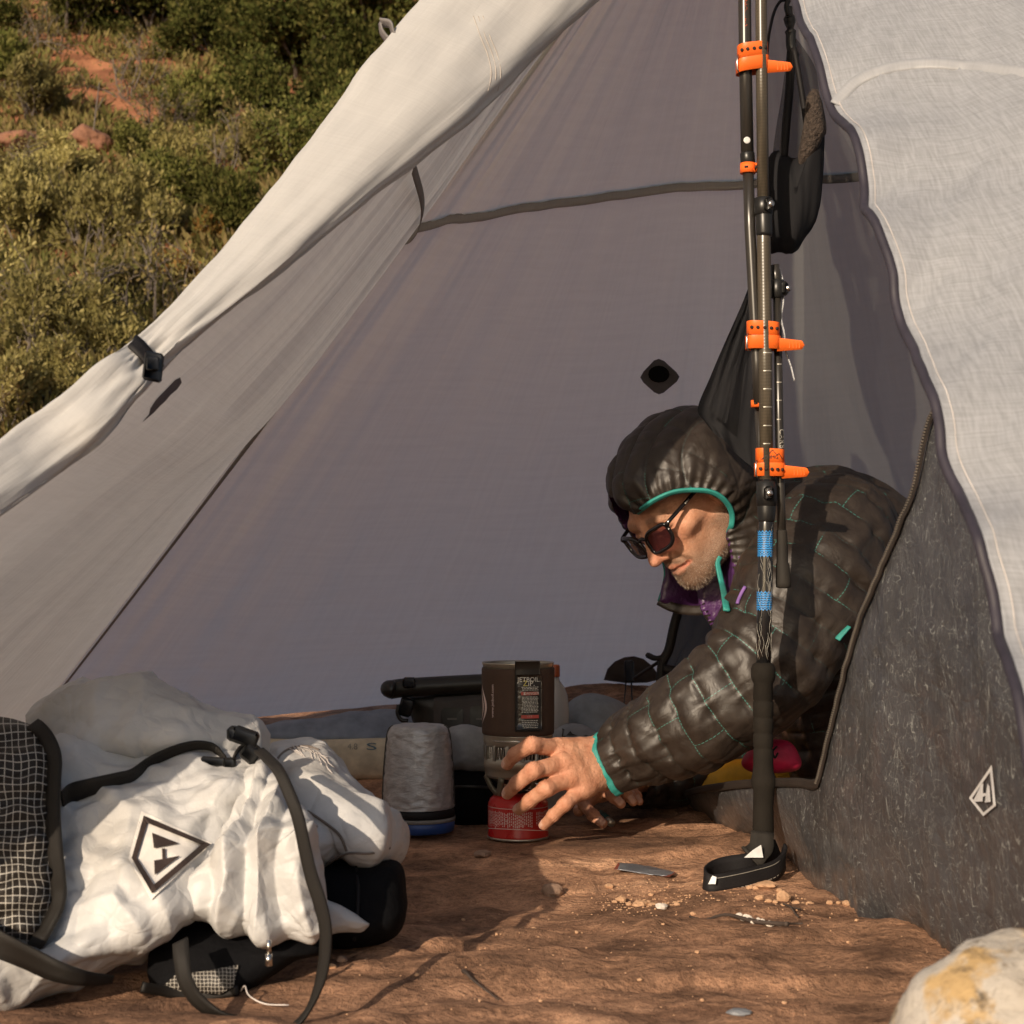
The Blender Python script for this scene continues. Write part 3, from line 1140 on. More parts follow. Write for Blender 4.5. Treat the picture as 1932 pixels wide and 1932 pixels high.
# white printed mark on the wall
T_W = bvh([o for o in inner.children if o.name in ('dark_wall', 'floor_wall')])
M_WPRINT = simple('white_print', (0.62, 0.62, 0.62), 0.6)
def strokes(polyline, wd):
    """outline of constant width: points, faces (mitred loop)"""
    p = np.asarray(polyline, float)
    n = len(p)
    c = p.mean(0)
    pts, F = [], []
    for i in range(n):
        a, b, d = p[i - 1], p[i], p[(i + 1) % n]
        t1, t2 = unit(b - a), unit(d - b)
        m = unit(np.array([-(t1 + t2)[1], (t1 + t2)[0]]))
        k = wd / max(0.35, abs(np.dot(m, [-t1[1], t1[0]])))
        if np.dot(m, c - b) < 0:
            m = -m
        pts += [b, b + m * k]
    for i in range(n):
        j = (i + 1) % n
        F.append((2 * i, 2 * j, 2 * j + 1, 2 * i + 1))
    return pts, F
pts, F = strokes([(1871, 1443), (1879, 1520), (1855, 1540), (1828, 1506)], 5.0)
for poly in ([(1851, 1481), (1855, 1478), (1854, 1512), (1835, 1513)], [(1863, 1478), (1867, 1484), (1869, 1513), (1858, 1514)], [(1854, 1497), (1860, 1496), (1860, 1502), (1854, 1503)]):
    o = len(pts)
    pts = pts + [np.array(q, float) for q in poly]
    F.append(tuple(range(o, o + 4)))
decal(T_W, pts, F, 'logo_print', M_WPRINT, inner, 0.010)

# mesh: bunched curtain hung beside the poles, pack of mesh below, net at the far side
def netting(name, c=(0.012, 0.012, 0.014), a=0.75):
    q = NT(name)
    v = q.coord('UV')
    q.set(c, 0.8, spec=0.2)
    q.b.inputs['Alpha'].default_value = a
    return q.m
M_NET = netting('black_netting', a=0.62)
M_NETD = netting('folded_netting', a=0.985)
cz = lambda x, y: 2.14
hang_px = [(1486, 62), (1494, 60), (1499, 75), (1512, 100), (1535, 120), (1548, 175), (1556, 245), (1557, 300), (1553, 360), (1545, 410), (1528, 448), (1508, 478), (1490, 486), (1474, 482), (1452, 470), (1442, 420), (1440, 350), (1448, 310), (1462, 285), (1470, 245), (1478, 180), (1486, 110)]
fold = lambda G: 0.010 * fbm(G * np.array([60, 20, 5]), 3, 90)
V, F = pillow([(1462, 285), (1500, 292), (1530, 262), (1548, 225), (1557, 250), (1557, 300), (1553, 360), (1545, 410), (1528, 448), (1508, 478), (1490, 486), (1474, 482), (1452, 470), (1440, 420), (1438, 350), (1446, 312)], cz, 0.035, 80, 18, disp=fold)
mk('mesh_bundle', V, F, M_NETD, inner)
V, F = pillow([(1520, 205), (1535, 170), (1548, 195), (1556, 245), (1548, 262), (1528, 300), (1512, 318), (1502, 300), (1506, 260)], lambda x, y: 2.12, 0.02, 60, 14, disp=fold)
mk('mesh_fold', V, F, simple('brown_mesh', (0.05, 0.036, 0.028), 0.9, bump=1.0, bs=260, bd=0.006, var=0.6, vs=220), inner)
def sheet(polyL, polyR, Y, n=30, m=14, amp=0.012, seed=1):
    L, R = crom(polyL, n), crom(polyR, n)
    u = np.linspace(0, 1, m)
    q = L[:, None] * (1 - u)[None, :, None] + R[:, None] * u[None, :, None]
    G = np.array([[P(x, y, Y) for x, y in r] for r in q])
    G[..., 1] += amp * fbm(np.stack([np.broadcast_to(u * 5, (n, m)), np.broadcast_to(np.linspace(0, 2, n)[:, None], (n, m)), np.zeros((n, m))], -1), 2, seed)
    return G.reshape(-1, 3), gridF(n, m)
V, F = sheet([(1488, 70), (1478, 150), (1466, 230), (1456, 305)], [(1500, 75), (1540, 130), (1545, 200), (1530, 305)], 2.16, seed=5)
mk('mesh_sheet', V, F, M_NET, inner)
V, F = joinm([tube(crom([P(1494, 75, 2.13), P(1490, 160, 2.13), P(1483, 240, 2.13), P(1478, 300, 2.13)], 14), 0.006, 8),
              tube(crom([P(1498, 90, 2.12), P(1512, 170, 2.12), P(1522, 240, 2.12)], 12), 0.004, 8)])
mk('mesh_hem', V, F, M_BLACK, inner)
V, F = sheet([(1412, 540), (1398, 575), (1370, 640), (1340, 710), (1315, 772), (1330, 800)], [(1424, 540), (1428, 600), (1432, 680), (1436, 760), (1438, 840), (1440, 900)], 2.22, 40, 18, 0.03, 9)
mk('mesh_drape', V, F, M_NETD, inner)
V, F = sheet([(1408, 560), (1390, 600), (1352, 700), (1335, 770)], [(1420, 545), (1414, 610), (1392, 700), (1370, 800)], 2.19, 30, 12, 0.02, 10)
mk('mesh_sheet', V, F, M_NET, inner)
# cord, cord lock and its tether up by the pole tops
V, F = tube(crom([P(1446, 120, 2.06), P(1450, 70, 2.08), P(1460, 25, 2.1), P(1472, 3, 2.12), P(1484, 0, 2.12)], 24), 0.0022, 6)
mk('cord', V, F, M_BLACK, inner)
V, F = joinm([lathe([(0.0005, 0), (0.006, 0), (0.008, 0.006), (0.0045, 0.010), (0.0075, 0.018), (0.0085, 0.024), (0.005, 0.030), (0.005, 0.040), (0.0005, 0.041)], P(1492, 68, 2.13), (-0.06, 0, 1), 12),
              tube(crom([P(1488, 0, 2.12), P(1484, 12, 2.12), P(1488, 30, 2.12)], 8), 0.004, 6), tube(crom([P(1492, 60, 2.13), P(1493, 90, 2.13), P(1500, 108, 2.13)], 8), 0.007, 8)])
mk('cord_lock', V, F, M_PLAST, inner)
# far-side net wall with its corner straps
V, F = sheet([(1300, 1120), (1272, 1150), (1268, 1200), (1256, 1245), (1246, 1290), (1244, 1330)], [(1420, 1120), (1400, 1180), (1370, 1205), (1335, 1225), (1300, 1245), (1262, 1300)], 2.72, 40, 16, 0.02, 12)
mk('net_wall', V, F, netting('far_netting', (0.012, 0.011, 0.013), 0.9), inner)
V, F = joinm([tube(crom([P(1285, 1135, 2.70), P(1272, 1180, 2.70), P(1262, 1225, 2.70), P(1250, 1250, 2.70), P(1246, 1290, 2.70), P(1243, 1328, 2.70)], 22), 0.008, 8),
              tube(crom([P(1222, 1236, 2.72), P(1236, 1242, 2.7), P(1252, 1240, 2.7)], 8), 0.005, 6), tube([P(1252, 1243, 2.7), P(1232, 1256, 2.75), P(1196, 1280, 2.95)], 0.003, 6),
              tube(crom([P(1252, 1262, 2.69), P(1275, 1266, 2.69), P(1305, 1270, 2.7)], 8), 0.008, 8), tube(crom([P(1262, 1275, 2.69), P(1266, 1290, 2.69), P(1268, 1303, 2.69)], 8), 0.006, 8)])
mk('corner_strap', V, F, M_BLACK, inner)

FN = BACK[::4, 150:252:4] + N[0, 0] * 0.10
FN = FN + (0.02 * fbm(FN * 4, 2, 14))[..., None] * N[0, 0]
mk('far_net', FN.reshape(-1, 3), gridF(FN.shape[0], FN.shape[1]), netting('far_net_cloth', (0.015, 0.015, 0.017), 0.5), inner)

# ------------------------------------------------------------------ trekking poles holding the tent up
PY = 2.03
def carbon(name, c, lines=0.0, rough=0.32, spec=0.6, metal=0.0):
    q = NT(name)
    v = q.coord('Object')
    f = q.noise(q.coord('Object', (200, 200, 14)), 1, 3)
    col = q.ramp(f, [(0.35, tuple(x * 0.75 for x in c)), (0.65, tuple(x * 1.25 for x in c))])
    nb = None
    if lines > 0:
        w_ = q.n('ShaderNodeTexWave', wave_type='BANDS', bands_direction='Z')
        w_.inputs['Scale'].default_value = 75
        q.l(v, w_.inputs['Vector'])
        col = q.mix(q.math('MULTIPLY', w_.outputs['Fac'], lines), col, tuple(x * 0.3 for x in c))
        nb = q.bump(w_.outputs['Fac'], 0.12, 0.0004)
    q.set(col, rough, metal, nb, spec)
    return q.m
M_CARB = carbon('bronze_carbon', (0.075, 0.062, 0.045), 0.25, 0.30)
M_CARB2 = carbon('dark_carbon', (0.028, 0.025, 0.022), 0.0, 0.3)
M_SHAFT = carbon('black_shaft', (0.012, 0.012, 0.013), 0, 0.22, 0.8)
M_GRIP = simple('grip_foam', (0.013, 0.0105, 0.008), 0.85, spec=0.2, bump=0.4, bs=500)
M_RUB = simple('rubber', (0.022, 0.019, 0.016), 0.75, spec=0.3)
M_ORANGE = simple('orange_rubber', (0.90, 0.155, 0.02), 0.45, var=0.06, bump=0.1, bs=300)
M_BLUE = simple('blue_print', (0.03, 0.22, 0.55), 0.35)
M_SILV = simple('silver_print', (0.38, 0.36, 0.32), 0.35, 0.4)
M_STEEL = simple('steel', (0.65, 0.63, 0.6), 0.25, 1.0, bump=0.1)
M_HOLE = simple('hole_shade', (0.02, 0.012, 0.01), 0.8)

def mpx(r, Y=PY):
    return r * Y / FPX

def shaft(pts, Y=PY, n=20):
    """[(x, y, radius px)] -> turned solid along the line"""
    C = np.array([P(x, y, Y) for x, y, r in pts])
    return tube(C, [mpx(r, Y) for x, y, r in pts], n)

def bands(xs, ys, h, r, Y, mat, name, parent, turn=(-1.0, 0.9)):
    """thin printed marks round part of a shaft"""
    pr = []
    for x, y in zip(xs, ys):
        c = P(x, y, Y)
        a = np.linspace(turn[0], turn[1], 9)
        top = [c + mpx(r, Y) * V3(math.sin(t), -math.cos(t), 0) + V3(0, 0, mpx(h, Y)) for t in a]
        bot = [c + mpx(r, Y) * V3(math.sin(t), -math.cos(t), 0) - V3(0, 0, mpx(h, Y)) for t in a]
        pr.append((np.array(top + bot), [(i, i + 1, i + 10, i + 9) for i in range(8)]))
    for V, F in pr:
        mk(name, V, F, mat, parent)

def wraptext(s, size, c0, axis_dn, r, rot90, mat, name, parent, mid=-0.2):
    """lettering bent round an upright cylinder of radius r centred at c0; rot90: reads along the axis"""
    tv, tf = textmesh(s, size)
    if rot90 == 1:
        tv = np.stack([tv[:, 1], -tv[:, 0]], 1)          # reads downwards
    elif rot90 == -1:
        tv = np.stack([-tv[:, 1], tv[:, 0]], 1)          # reads upwards
    t = tv[:, 0] / r + mid
    V = np.stack([c0[0] + r * np.sin(t), c0[1] - r * np.cos(t), c0[2] + tv[:, 1]], -1)
    return mk(name, V, tf, mat, parent, smooth=False)

def levlock(c, r, side, parent, h=30):
    """clamp collar with a lever bolt"""
    a = [lathe([(r * 0.99, -mpx(h)), (r * 1.18, -mpx(h) + 0.001), (r * 1.22, 0.0), (r * 1.18, mpx(h) - 0.001), (r * 0.99, mpx(h))], c, (0, 0, 1), 20)]
    b = np.asarray(c) + np.asarray(side) * r * 1.25
    t = unit(np.cross(side, V3(0, 0, 1)))
    a.append(box(b, 0.012, 0.010, 0.018, t, side, (0, 0, 1), 0.003))
    o = mk('lever_lock', *joinm(a), M_PLAST, parent)
    mk('bolt', *lathe([(0.0001, 0.0022), (0.0038, 0.002), (0.0044, 0), (0.0044, -0.008)][::-1], b + np.asarray(side) * 0.006, side, 14), M_STEEL, o)
    return o

# the pole standing on its grip
pb = empty('trekking_pole', (*P(1440, 1600, PY)[:2], 0.0), 'black trekking pole with blue bands standing upside down on its foam grip', 'trekking pole', 'trekking poles strapped together')
mk('upper_shaft', *shaft([(1430, -640, 11), (1434, -200, 11), (1437, 110, 11.3), (1440, 380, 11.5)]), M_CARB, pb)
mk('middle_shaft', *shaft([(1440, 380, 13), (1441, 460, 13.2), (1444, 660, 13), (1446, 910, 13)]), M_CARB, pb)
ls = mk('lower_shaft', *shaft([(1446, 905, 14.5), (1445, 1000, 14.5), (1443, 1140, 14.2), (1440, 1270, 14)]), M_SHAFT, pb)
mk('collar', *shaft([(1441, 395, 14), (1441, 400, 16), (1442, 440, 15.5), (1442, 446, 14)]), M_PLAST, pb)
mk('collar', *shaft([(1446, 908, 15), (1446, 914, 17.5), (1446, 965, 17.5), (1445.5, 982, 16), (1445.5, 985, 14.6)]), M_PLAST, pb)
levlock(P(1440, 390, PY), mpx(15), unit(V3(0.4, -0.9, 0)), pb, 17)
levlock(P(1446, 932, PY), mpx(16), unit(V3(0.05, -1, 0)), pb, 24)
grip = [(1440, 1250, 15), (1440, 1254, 20), (1440, 1262, 23), (1440, 1276, 23), (1440, 1284, 21), (1440, 1290, 18), (1440, 1319, 19.2), (1440, 1322, 17.2), (1440, 1325, 19), (1440, 1350, 19.2), (1440, 1353, 17.2), (1440, 1356, 18.9), (1440, 1380, 19.0), (1440, 1383, 17.0), (1440, 1386, 18.6), (1440, 1408, 18.8), (1440, 1411, 17.0), (1440, 1414, 18.4),
        (1440, 1440, 18.6), (1440, 1458, 20), (1441, 1470, 23.4), (1441, 1480, 23.4), (1441, 1492, 19.8), (1440, 1520, 19.0), (1440, 1550, 19.6), (1440, 1575, 20), (1438, 1592, 18), (1437, 1604, 14), (1436, 1608, 6)]
mk('grip', *shaft(grip, PY, 28), M_GRIP, pb)
# printed shaft: blue chevron bands and silver tracery
def tracery(y0, y1, n, seed):
    rg = np.random.default_rng(seed)
    pr = []
    for k in range(n):
        y = rg.uniform(y0, y1)
        t = rg.uniform(-1.3, 1.2)
        pts = []
        for s_ in range(10):
            yy = y + s_ * (y1 - y0) * 0.028
            if yy > y1:
                break
            tt = t + 0.25 * math.sin(s_ * 0.8 + k) + 0.03 * s_
            c = P(1446 - (yy - 905) * 0.0165, yy, PY)
            pts.append(c + mpx(14.7) * V3(math.sin(tt), -math.cos(tt), 0))
        if len(pts) > 3:
            pr.append(tube(pts, 0.0002, 4))
    return joinm(pr)
mk('silver_tracery', *tracery(985, 1245, 24, 3), M_SILV, ls)
for y0, y1 in ((1004, 1048), (1118, 1150)):
    chev = []
    for y in np.arange(y0, y1 + 0.1, 4.4):
        x = 1446 - (y - 905) * 0.0165
        a = np.linspace(-1.5, 1.35, 13)
        zz = 1.3 * (np.arange(13) % 2) - 0.6
        if y in (y0,) or y > y1 - 5:
            zz = zz * 3
        top = [P(x, y - 1.5 + z_, PY) + mpx(14.9) * V3(math.sin(t), -math.cos(t), 0) for t, z_ in zip(a, zz)]
        bot = [P(x, y + 1.5 + z_, PY) + mpx(14.9) * V3(math.sin(t), -math.cos(t), 0) for t, z_ in zip(a, zz)]
        chev.append((np.array(top + bot), [(i, i + 1, i + 14, i + 13) for i in range(12)]))
    tag(mk('blue_band', *joinm(chev), M_BLUE, ls), kind='stuff')
bands([1444.6] * 6, [667, 701, 735, 769, 804, 838], 0.9, 13.3, PY, M_SILV, 'scale_mark', pb, (-0.5, 0.9))
# wrist strap trailing on the rock
wp = crom([P(1438, 1570, 2.00), P(1436, 1598, 1.985), P(1424, 1612, 1.975), P(1416, 1618, 1.972)], 16)
st = mk('wrist_strap', *ribbon(wp, V3(1, 0, 0.0), np.linspace(0.028, 0.034, 16), 0.003)[:2], M_RUB, pb)
lp = [P(1476, 1606, 2.0), P(1480, 1622, 1.985), P(1462, 1642, 1.965), P(1420, 1655, 1.95), P(1380, 1664, 1.94), P(1350, 1669, 1.935), P(1333, 1666, 1.94), P(1330, 1655, 1.955), P(1345, 1643, 1.975), P(1372, 1634, 1.985), P(1410, 1628, 1.99), P(1445, 1615, 2.0), P(1468, 1600, 2.01)]
lpc = crom(lp, 60)
mk('strap_loop', *ribbon(lpc, V3(0.1, 0.15, 1), 0.024, 0.003)[:2], M_BLACK, st)
V, F = joinm([ribbon(lpc[8:28] + V3(0, -0.0022, z), V3(0.1, 0.15, 1), 0.0008, 0.0006)[:2] for z in (0.008, -0.008)])
mk('strap_stitching', V, F, M_SILV, st)
pv = [P(1404, 1618, 1.963), P(1420, 1604, 1.968), P(1436, 1594, 1.972), P(1440, 1618, 1.962)]
mk('strap_print', pv, [(0, 1, 2, 3)], M_WPRINT, st, smooth=False)
pv = [P(1336, 1668, 1.929), P(1344, 1652, 1.931), P(1352, 1655, 1.929), P(1350, 1668, 1.927)]
mk('strap_print', pv, [(0, 1, 2, 3)], M_WPRINT, st, smooth=False)

# thick pole on the left with orange clamps
pa = empty('trekking_pole', (*P(1425, 900, PY + 0.012)[:2], 0.55), 'left dark carbon trekking pole with two small orange clamps', 'trekking pole', 'trekking poles strapped together')
YA = PY + 0.008
mk('upper_shaft', *shaft([(1400, -640, 12.4), (1403, -200, 12.4), (1406, 100, 12.4), (1410, 290, 12.4)], YA), M_CARB2, pa)
mk('collar', *shaft([(1410, 288, 12.5), (1410, 290, 14), (1411, 308, 14), (1411, 310, 12)], YA), M_PLAST, pa)
mk('middle_shaft', *shaft([(1411, 305, 10.6), (1415, 430, 10.6), (1422, 560, 10.6), (1428, 680, 10.6), (1431, 760, 10.2)], YA), M_CARB2, pa)
mk('collar', *shaft([(1430, 735, 10.8), (1430, 738, 11.8), (1431, 766, 11.8), (1431, 768, 10)], YA + 0.006), M_PLAST, pa)
mk('tip_shaft', *shaft([(1431, 760, 8.5), (1436, 860, 8.5), (1442, 960, 7)], YA + 0.014), M_CARB2, pa)
def clampring(x, y, r, h, Y, parent):
    c = P(x, y, Y)
    V, F = joinm([lathe([(mpx(r - 3), -mpx(h)), (mpx(r), -mpx(h)), (mpx(r), mpx(h)), (mpx(r - 3), mpx(h))], c, (0.02, 0, 1), 24), box(c + V3(mpx(r - 1), -mpx(6), 0), mpx(9), mpx(12), 2 * mpx(h) * 0.9, bev=0.001)])
    o = mk('orange_clamp', V, F, M_ORANGE, parent)
    mk('clamp_slot', *box(c + V3(mpx(r - 1), -mpx(12.6), 0), mpx(4), mpx(1), mpx(6)), M_HOLE, o)
    mk('clamp_slot', *box(c + V3(-mpx(5), -mpx(r) + mpx(0.3), 0), mpx(7), mpx(1), mpx(4)), M_HOLE, o)
    return o
clampring(1411, 318, 15, 9.5, YA, pa)
clampring(1429, 762, 12.5, 6.5, YA + 0.004, pa)
M_LOGO = simple('orange_lettering', (0.35, 0.07, 0.03), 0.5)
wraptext('GOSSAMER', 0.011, P(1404, 15, YA), None, mpx(12.7), 1, M_LOGO, 'shaft_lettering', pa, 0.35)
ring_ = lathe([(0.0028, 0.0), (0.0045, 0.0), (0.0045, 0.0004), (0.0028, 0.0004)], P(1409, 268, YA) + V3(-0.001, -mpx(12.6), 0), (0.05, -1, 0), 16)
mk('shaft_mark', *ring_, M_WPRINT, pa)
# thin pole on the right, tip down
pc = empty('trekking_pole', (*P(1478, 1108, PY + 0.02)[:2], P(1478, 1108, PY + 0.02)[2]), 'thin trekking pole on the right with its rubber tip hanging downwards', 'trekking pole', 'trekking poles strapped together')
YC = PY + 0.016
mk('upper_shaft', *shaft([(1461, 500, 9), (1464, 520, 9.5), (1466, 560, 9.5)], YC), M_CARB2, pc)
mk('lower_shaft', *shaft([(1466, 550, 8), (1470, 800, 8.2), (1473, 940, 8.2), (1475, 1010, 8)], YC), M_CARB2, pc)
mk('tip_sleeve', *shaft([(1475, 1000, 9), (1475, 1004, 10), (1475.5, 1020, 10.5), (1476, 1040, 11), (1476, 1062, 11), (1476.5, 1064, 12.8), (1478, 1100, 14.6), (1478, 1108, 14), (1478, 1110, 8)], YC), M_RUB, pc)
levlock(P(1466, 545, YC), mpx(11), unit(V3(0.95, -0.3, 0)), pc, 18)
bands([1469] * 5, [655, 688, 722, 756, 792], 0.9, 8.4, YC, M_SILV, 'scale_mark', pc, (-0.6, 0.6))
wraptext('CARBON', 0.010, P(1471.5, 840, YC), None, mpx(8.5), 1, M_SILV, 'shaft_lettering', pc, 0.3)
V, F = tube(crom([P(1468, 500, YC + 0.02), P(1477, 530, YC), P(1478, 570, YC), P(1474, 600, YC), P(1480, 630, YC - 0.01), P(1482, 660, YC), P(1492, 690, YC), P(1499, 718, YC)], 50), 0.0013, 6)
mk('pole_cord', V, F, simple('reflective_cord', (0.35, 0.36, 0.38), 0.5, var=0.8, vs=700), pc)

# orange rubber straps binding them
def rubber_strap(xc, yc, hw, label, up_first, print_=None, tilt=0.0):
    root = empty('rubber_strap', P(xc, yc, PY), label, 'strap', 'orange rubber straps round the poles')
    def loop(y, h, hw2, dy, tl):
        a = np.linspace(0, 2 * np.pi, 48, endpoint=False)
        G = []
        for z, o in ((-h, 0), (h, 0), (h, -1.6), (-h, -1.6)):
            row = []
            for t in a:
                cx = math.copysign(abs(math.cos(t)) ** 0.55, math.cos(t)) * (hw2 + o)
                sy = math.copysign(abs(math.sin(t)) ** 0.9, math.sin(t)) * (21 + o)
                row.append(P(xc + cx, y + z + tl * cx, PY) + V3(0, mpx(sy) + 0.006, 0))
            G.append(row)
        G = np.array(G + [G[0]])
        return G.reshape(-1, 3), [tuple(f) for f in gridF(5, 48, True)]
    ya, yb = (yc - 13, yc + 13)
    b1 = mk('band', *loop(ya, 13.2, hw, 0, tilt), M_ORANGE, root)
    b2 = mk('band', *loop(yb, 12.6, hw + 2.4, 0, -0.04 + tilt), M_ORANGE, root)
    # punched holes on one band
    hy = ya if up_first else yb
    for dx in (-0.78, -0.42, 0.0, 0.40, 0.76):
        x = xc + dx * hw
        sy = -21 * (1 - abs(dx) ** 3.6) ** 0.25 if abs(dx) < 0.9 else -16
        c = P(x, hy + tilt * dx * hw, PY) + V3(0, mpx(sy) + 0.0055 - (0.0016 if not up_first else 0), 0)
        nrm = unit(V3(dx * 0.9, -1, 0))
        mk('strap_hole', *lathe([(0.00005, 0.0008), (0.0021, 0.0008), (0.0021, -0.001)][::-1], c, nrm, 12), M_HOLE, b1 if up_first else b2)
    # tongue
    ty = yb + 4
    x0, x1 = xc + hw - 6, xc + hw + 46
    prof = []
    for i in range(12):
        s_ = i / 11
        hgt = 13 - 5 * s_ if s_ < 0.86 else (8.5 * math.sqrt(max(0, 1 - ((s_ - 0.86) / 0.14) ** 2)) + 0.01)
        prof.append((x0 + (x1 - x0) * s_, hgt))
    G = []
    for dy_, th in ((-1, -1), (1, -1), (1, 1), (-1, 1)):
        G.append([P(x, ty + hgt * dy_ + (x - x0) * 0.02, PY - 0.002 + 0.0017 * th) for x, hgt in prof])
    G = np.array(G + [G[0]])
    F = [tuple(f) for f in gridF(5, 12)]
    tg = mk('tongue', G.reshape(-1, 3), F, M_ORANGE, root)
    rb = [box(P(x0 + (x1 - x0) * s_, ty, PY - 0.004), 0.0009, 0.0008, mpx(14)) for s_ in (0.45, 0.58, 0.70, 0.81)]
    mk('tongue_ribs', *joinm(rb), M_ORANGE, tg, smooth=False)
    V, F = joinm([tube([P(xc - hw + 1, yb - 17, PY - 0.002), P(xc - hw - 1, yb - 10, PY - 0.004), P(xc - hw - 1, yb + 9, PY - 0.004), P(xc - hw + 3, yb + 16, PY - 0.002)], 0.0012, 6)])
    mk('buckle_pin', V, F, M_STEEL, root)
    return root, b1, b2
rubber_strap(1421, 108, 29, 'orange rubber strap round two poles, uppermost of the three, holes on top', True, tilt=-0.10)
rubber_strap(1441, 633, 31, 'orange rubber strap halfway up the poles beside a hanging thread of cord', True, tilt=0.06)
r3, b1, b2 = rubber_strap(1454, 873, 27, 'orange rubber strap with black mountain print, lowest of the three', False, tilt=0.05)
M_INK = simple('black_ink', (0.02, 0.015, 0.012), 0.6)
T_S = bvh([b1])
def inkpoly(poly, name, parent, tree, mat, off=0.0008, rows_=1):
    pts, F = fanpoly(poly, 2)
    return decal(tree, pts, F, name, mat, parent, off, default_Y=PY - 0.012)
mt = [(1436, 867), (1444, 859), (1448, 860), (1455, 850), (1458, 848), (1462, 853), (1466, 857), (1470, 855), (1474, 861), (1478, 867)]
pts, F = strokes(mt, 1.2)
tv, tf = textmesh('HMG', 9.5)
o_ = len(pts)
pts = pts + [np.array([1458 + a * 1.0, 862.5 - b]) for a, b in tv]
F += [tuple(i + o_ for i in f) for f in tf]
decal(T_S, pts, F, 'mountain_print', M_INK, b1, 0.0008, default_Y=PY - 0.012)
# ------------------------------------------------------------------ stove
SY = 2.30
sx_ = P(977, 1575, SY)[0]
gb = float(gz(sx_, SY)) + 0.001
stove = empty('camp_stove', (sx_, SY, gb), 'brown insulated camping stove pot locked on its burner above a small red gas canister', 'stove')
M_CAN = simple('red_enamel', (0.42, 0.012, 0.010), 0.28, var=0.08)
M_ALU = simple('grey_anodised', (0.42, 0.39, 0.33), 0.36, 0.75, var=0.1)
M_COZY = simple('brown_neoprene', (0.055, 0.030, 0.019), 0.8, bump=0.3, bs=600, vs=60, var=0.12)
M_CANTXT = simple('pale_print', (0.62, 0.50, 0.47), 0.5)
u1 = SY / FPX                                            # metres per picture unit at the stove
def zy(y):
    return gb + (1577 - y) * u1
c0 = V3(P(977.5, 1500, SY)[0], SY, 0)
cr = 56.5 * u1
prof = [(0.001, zy(1576)), (cr * 0.95, zy(1577)), (cr * 1.0, zy(1575)), (cr * 1.015, zy(1572)), (cr, zy(1569)), (cr, zy(1518)), (cr * 0.985, zy(1512)), (cr * 0.93, zy(1505)), (cr * 0.80, zy(1498.5)), (cr * 0.55, zy(1495)), (cr * 0.35, zy(1494)), (0.001, zy(1494))]
can = mk('gas_canister', *lathe(prof, c0, (0, 0, 1), 56), M_CAN, stove)
mk('rim', *lathe([(cr * 0.96, zy(1577.5)), (cr * 1.025, zy(1577)), (cr * 1.03, zy(1573.5)), (cr * 0.99, zy(1572.5))], c0, (0, 0, 1), 56), M_ALU, can)
def cyl_text(s, size, z, th, r, mat, name, parent, rot=0):
    tv, tf = textmesh(s, size)
    if rot:
        tv = np.stack([-tv[:, 1], tv[:, 0]], 1) * rot
    t = tv[:, 0] / r + th
    return np.stack([c0[0] + r * np.sin(t), c0[1] - r * np.cos(t), z + tv[:, 1]], -1), tf
# printed bands and columns of small print on the canister
def arcband(z0, z1, t0, t1, r, n=24, wav=0.0):
    t = np.linspace(t0, t1, n)
    w_ = wav * np.sin((t - t0) * 1.3)
    V = np.vstack([np.stack([c0[0] + r * np.sin(t), c0[1] - r * np.cos(t), z0 + w_], -1), np.stack([c0[0] + r * np.sin(t), c0[1] - r * np.cos(t), z1 + w_], -1)])
    return V, [(i, i + 1, i + n + 1, i + n) for i in range(n - 1)]
pr = [arcband(zy(1560.3), zy(1559), -1.5, 1.5, cr * 1.004, wav=0.004), arcband(zy(1518.5), zy(1517.3), -1.5, 1.5, cr * 1.004)]
mk('printed_line', *pr[0], M_CANTXT, can)
mk('printed_line', *pr[1], M_CANTXT, can)
rg = np.random.default_rng(4)
cols = []
for t0 in np.arange(-1.35, 1.35, 0.062):
    if -0.46 < t0 < -0.36 or 0.5 < t0 < 0.58:
        continue
    z = zy(1523) - rg.uniform(0, 0.002)
    end = zy(1556) + rg.uniform(0, 0.006)
    while z > end:
        ln = rg.uniform(0.0018, 0.0045)
        cols.append(arcband(max(z - ln, end), z, t0, t0 + 0.03, cr * 1.004, 3))
        z -= ln + rg.uniform(0.0008, 0.0016)
tag(mk('small_print', *joinm(cols), M_CANTXT, can, smooth=False), kind='stuff')
V, F = cyl_text('FUEL', 0.0075, zy(1538), -0.41, cr * 1.005, M_CANTXT, 'x', can, -1)
mk('lettering', V, F, M_CANTXT, can, smooth=False)
# burner and its valve
M_DKM = simple('dark_burner', (0.05, 0.045, 0.04), 0.45, 0.5)
bu = mk('burner', *lathe([(0.001, zy(1494)), (cr * 0.30, zy(1494)), (cr * 0.30, zy(1486)), (cr * 0.2, zy(1484)), (cr * 0.2, zy(1480)), (cr * 0.75, zy(1474)), (cr * 0.9, zy(1466)), (cr * 0.9, zy(1458)), (0.001, zy(1458))], c0, (0, 0, 1), 40), M_DKM, stove)
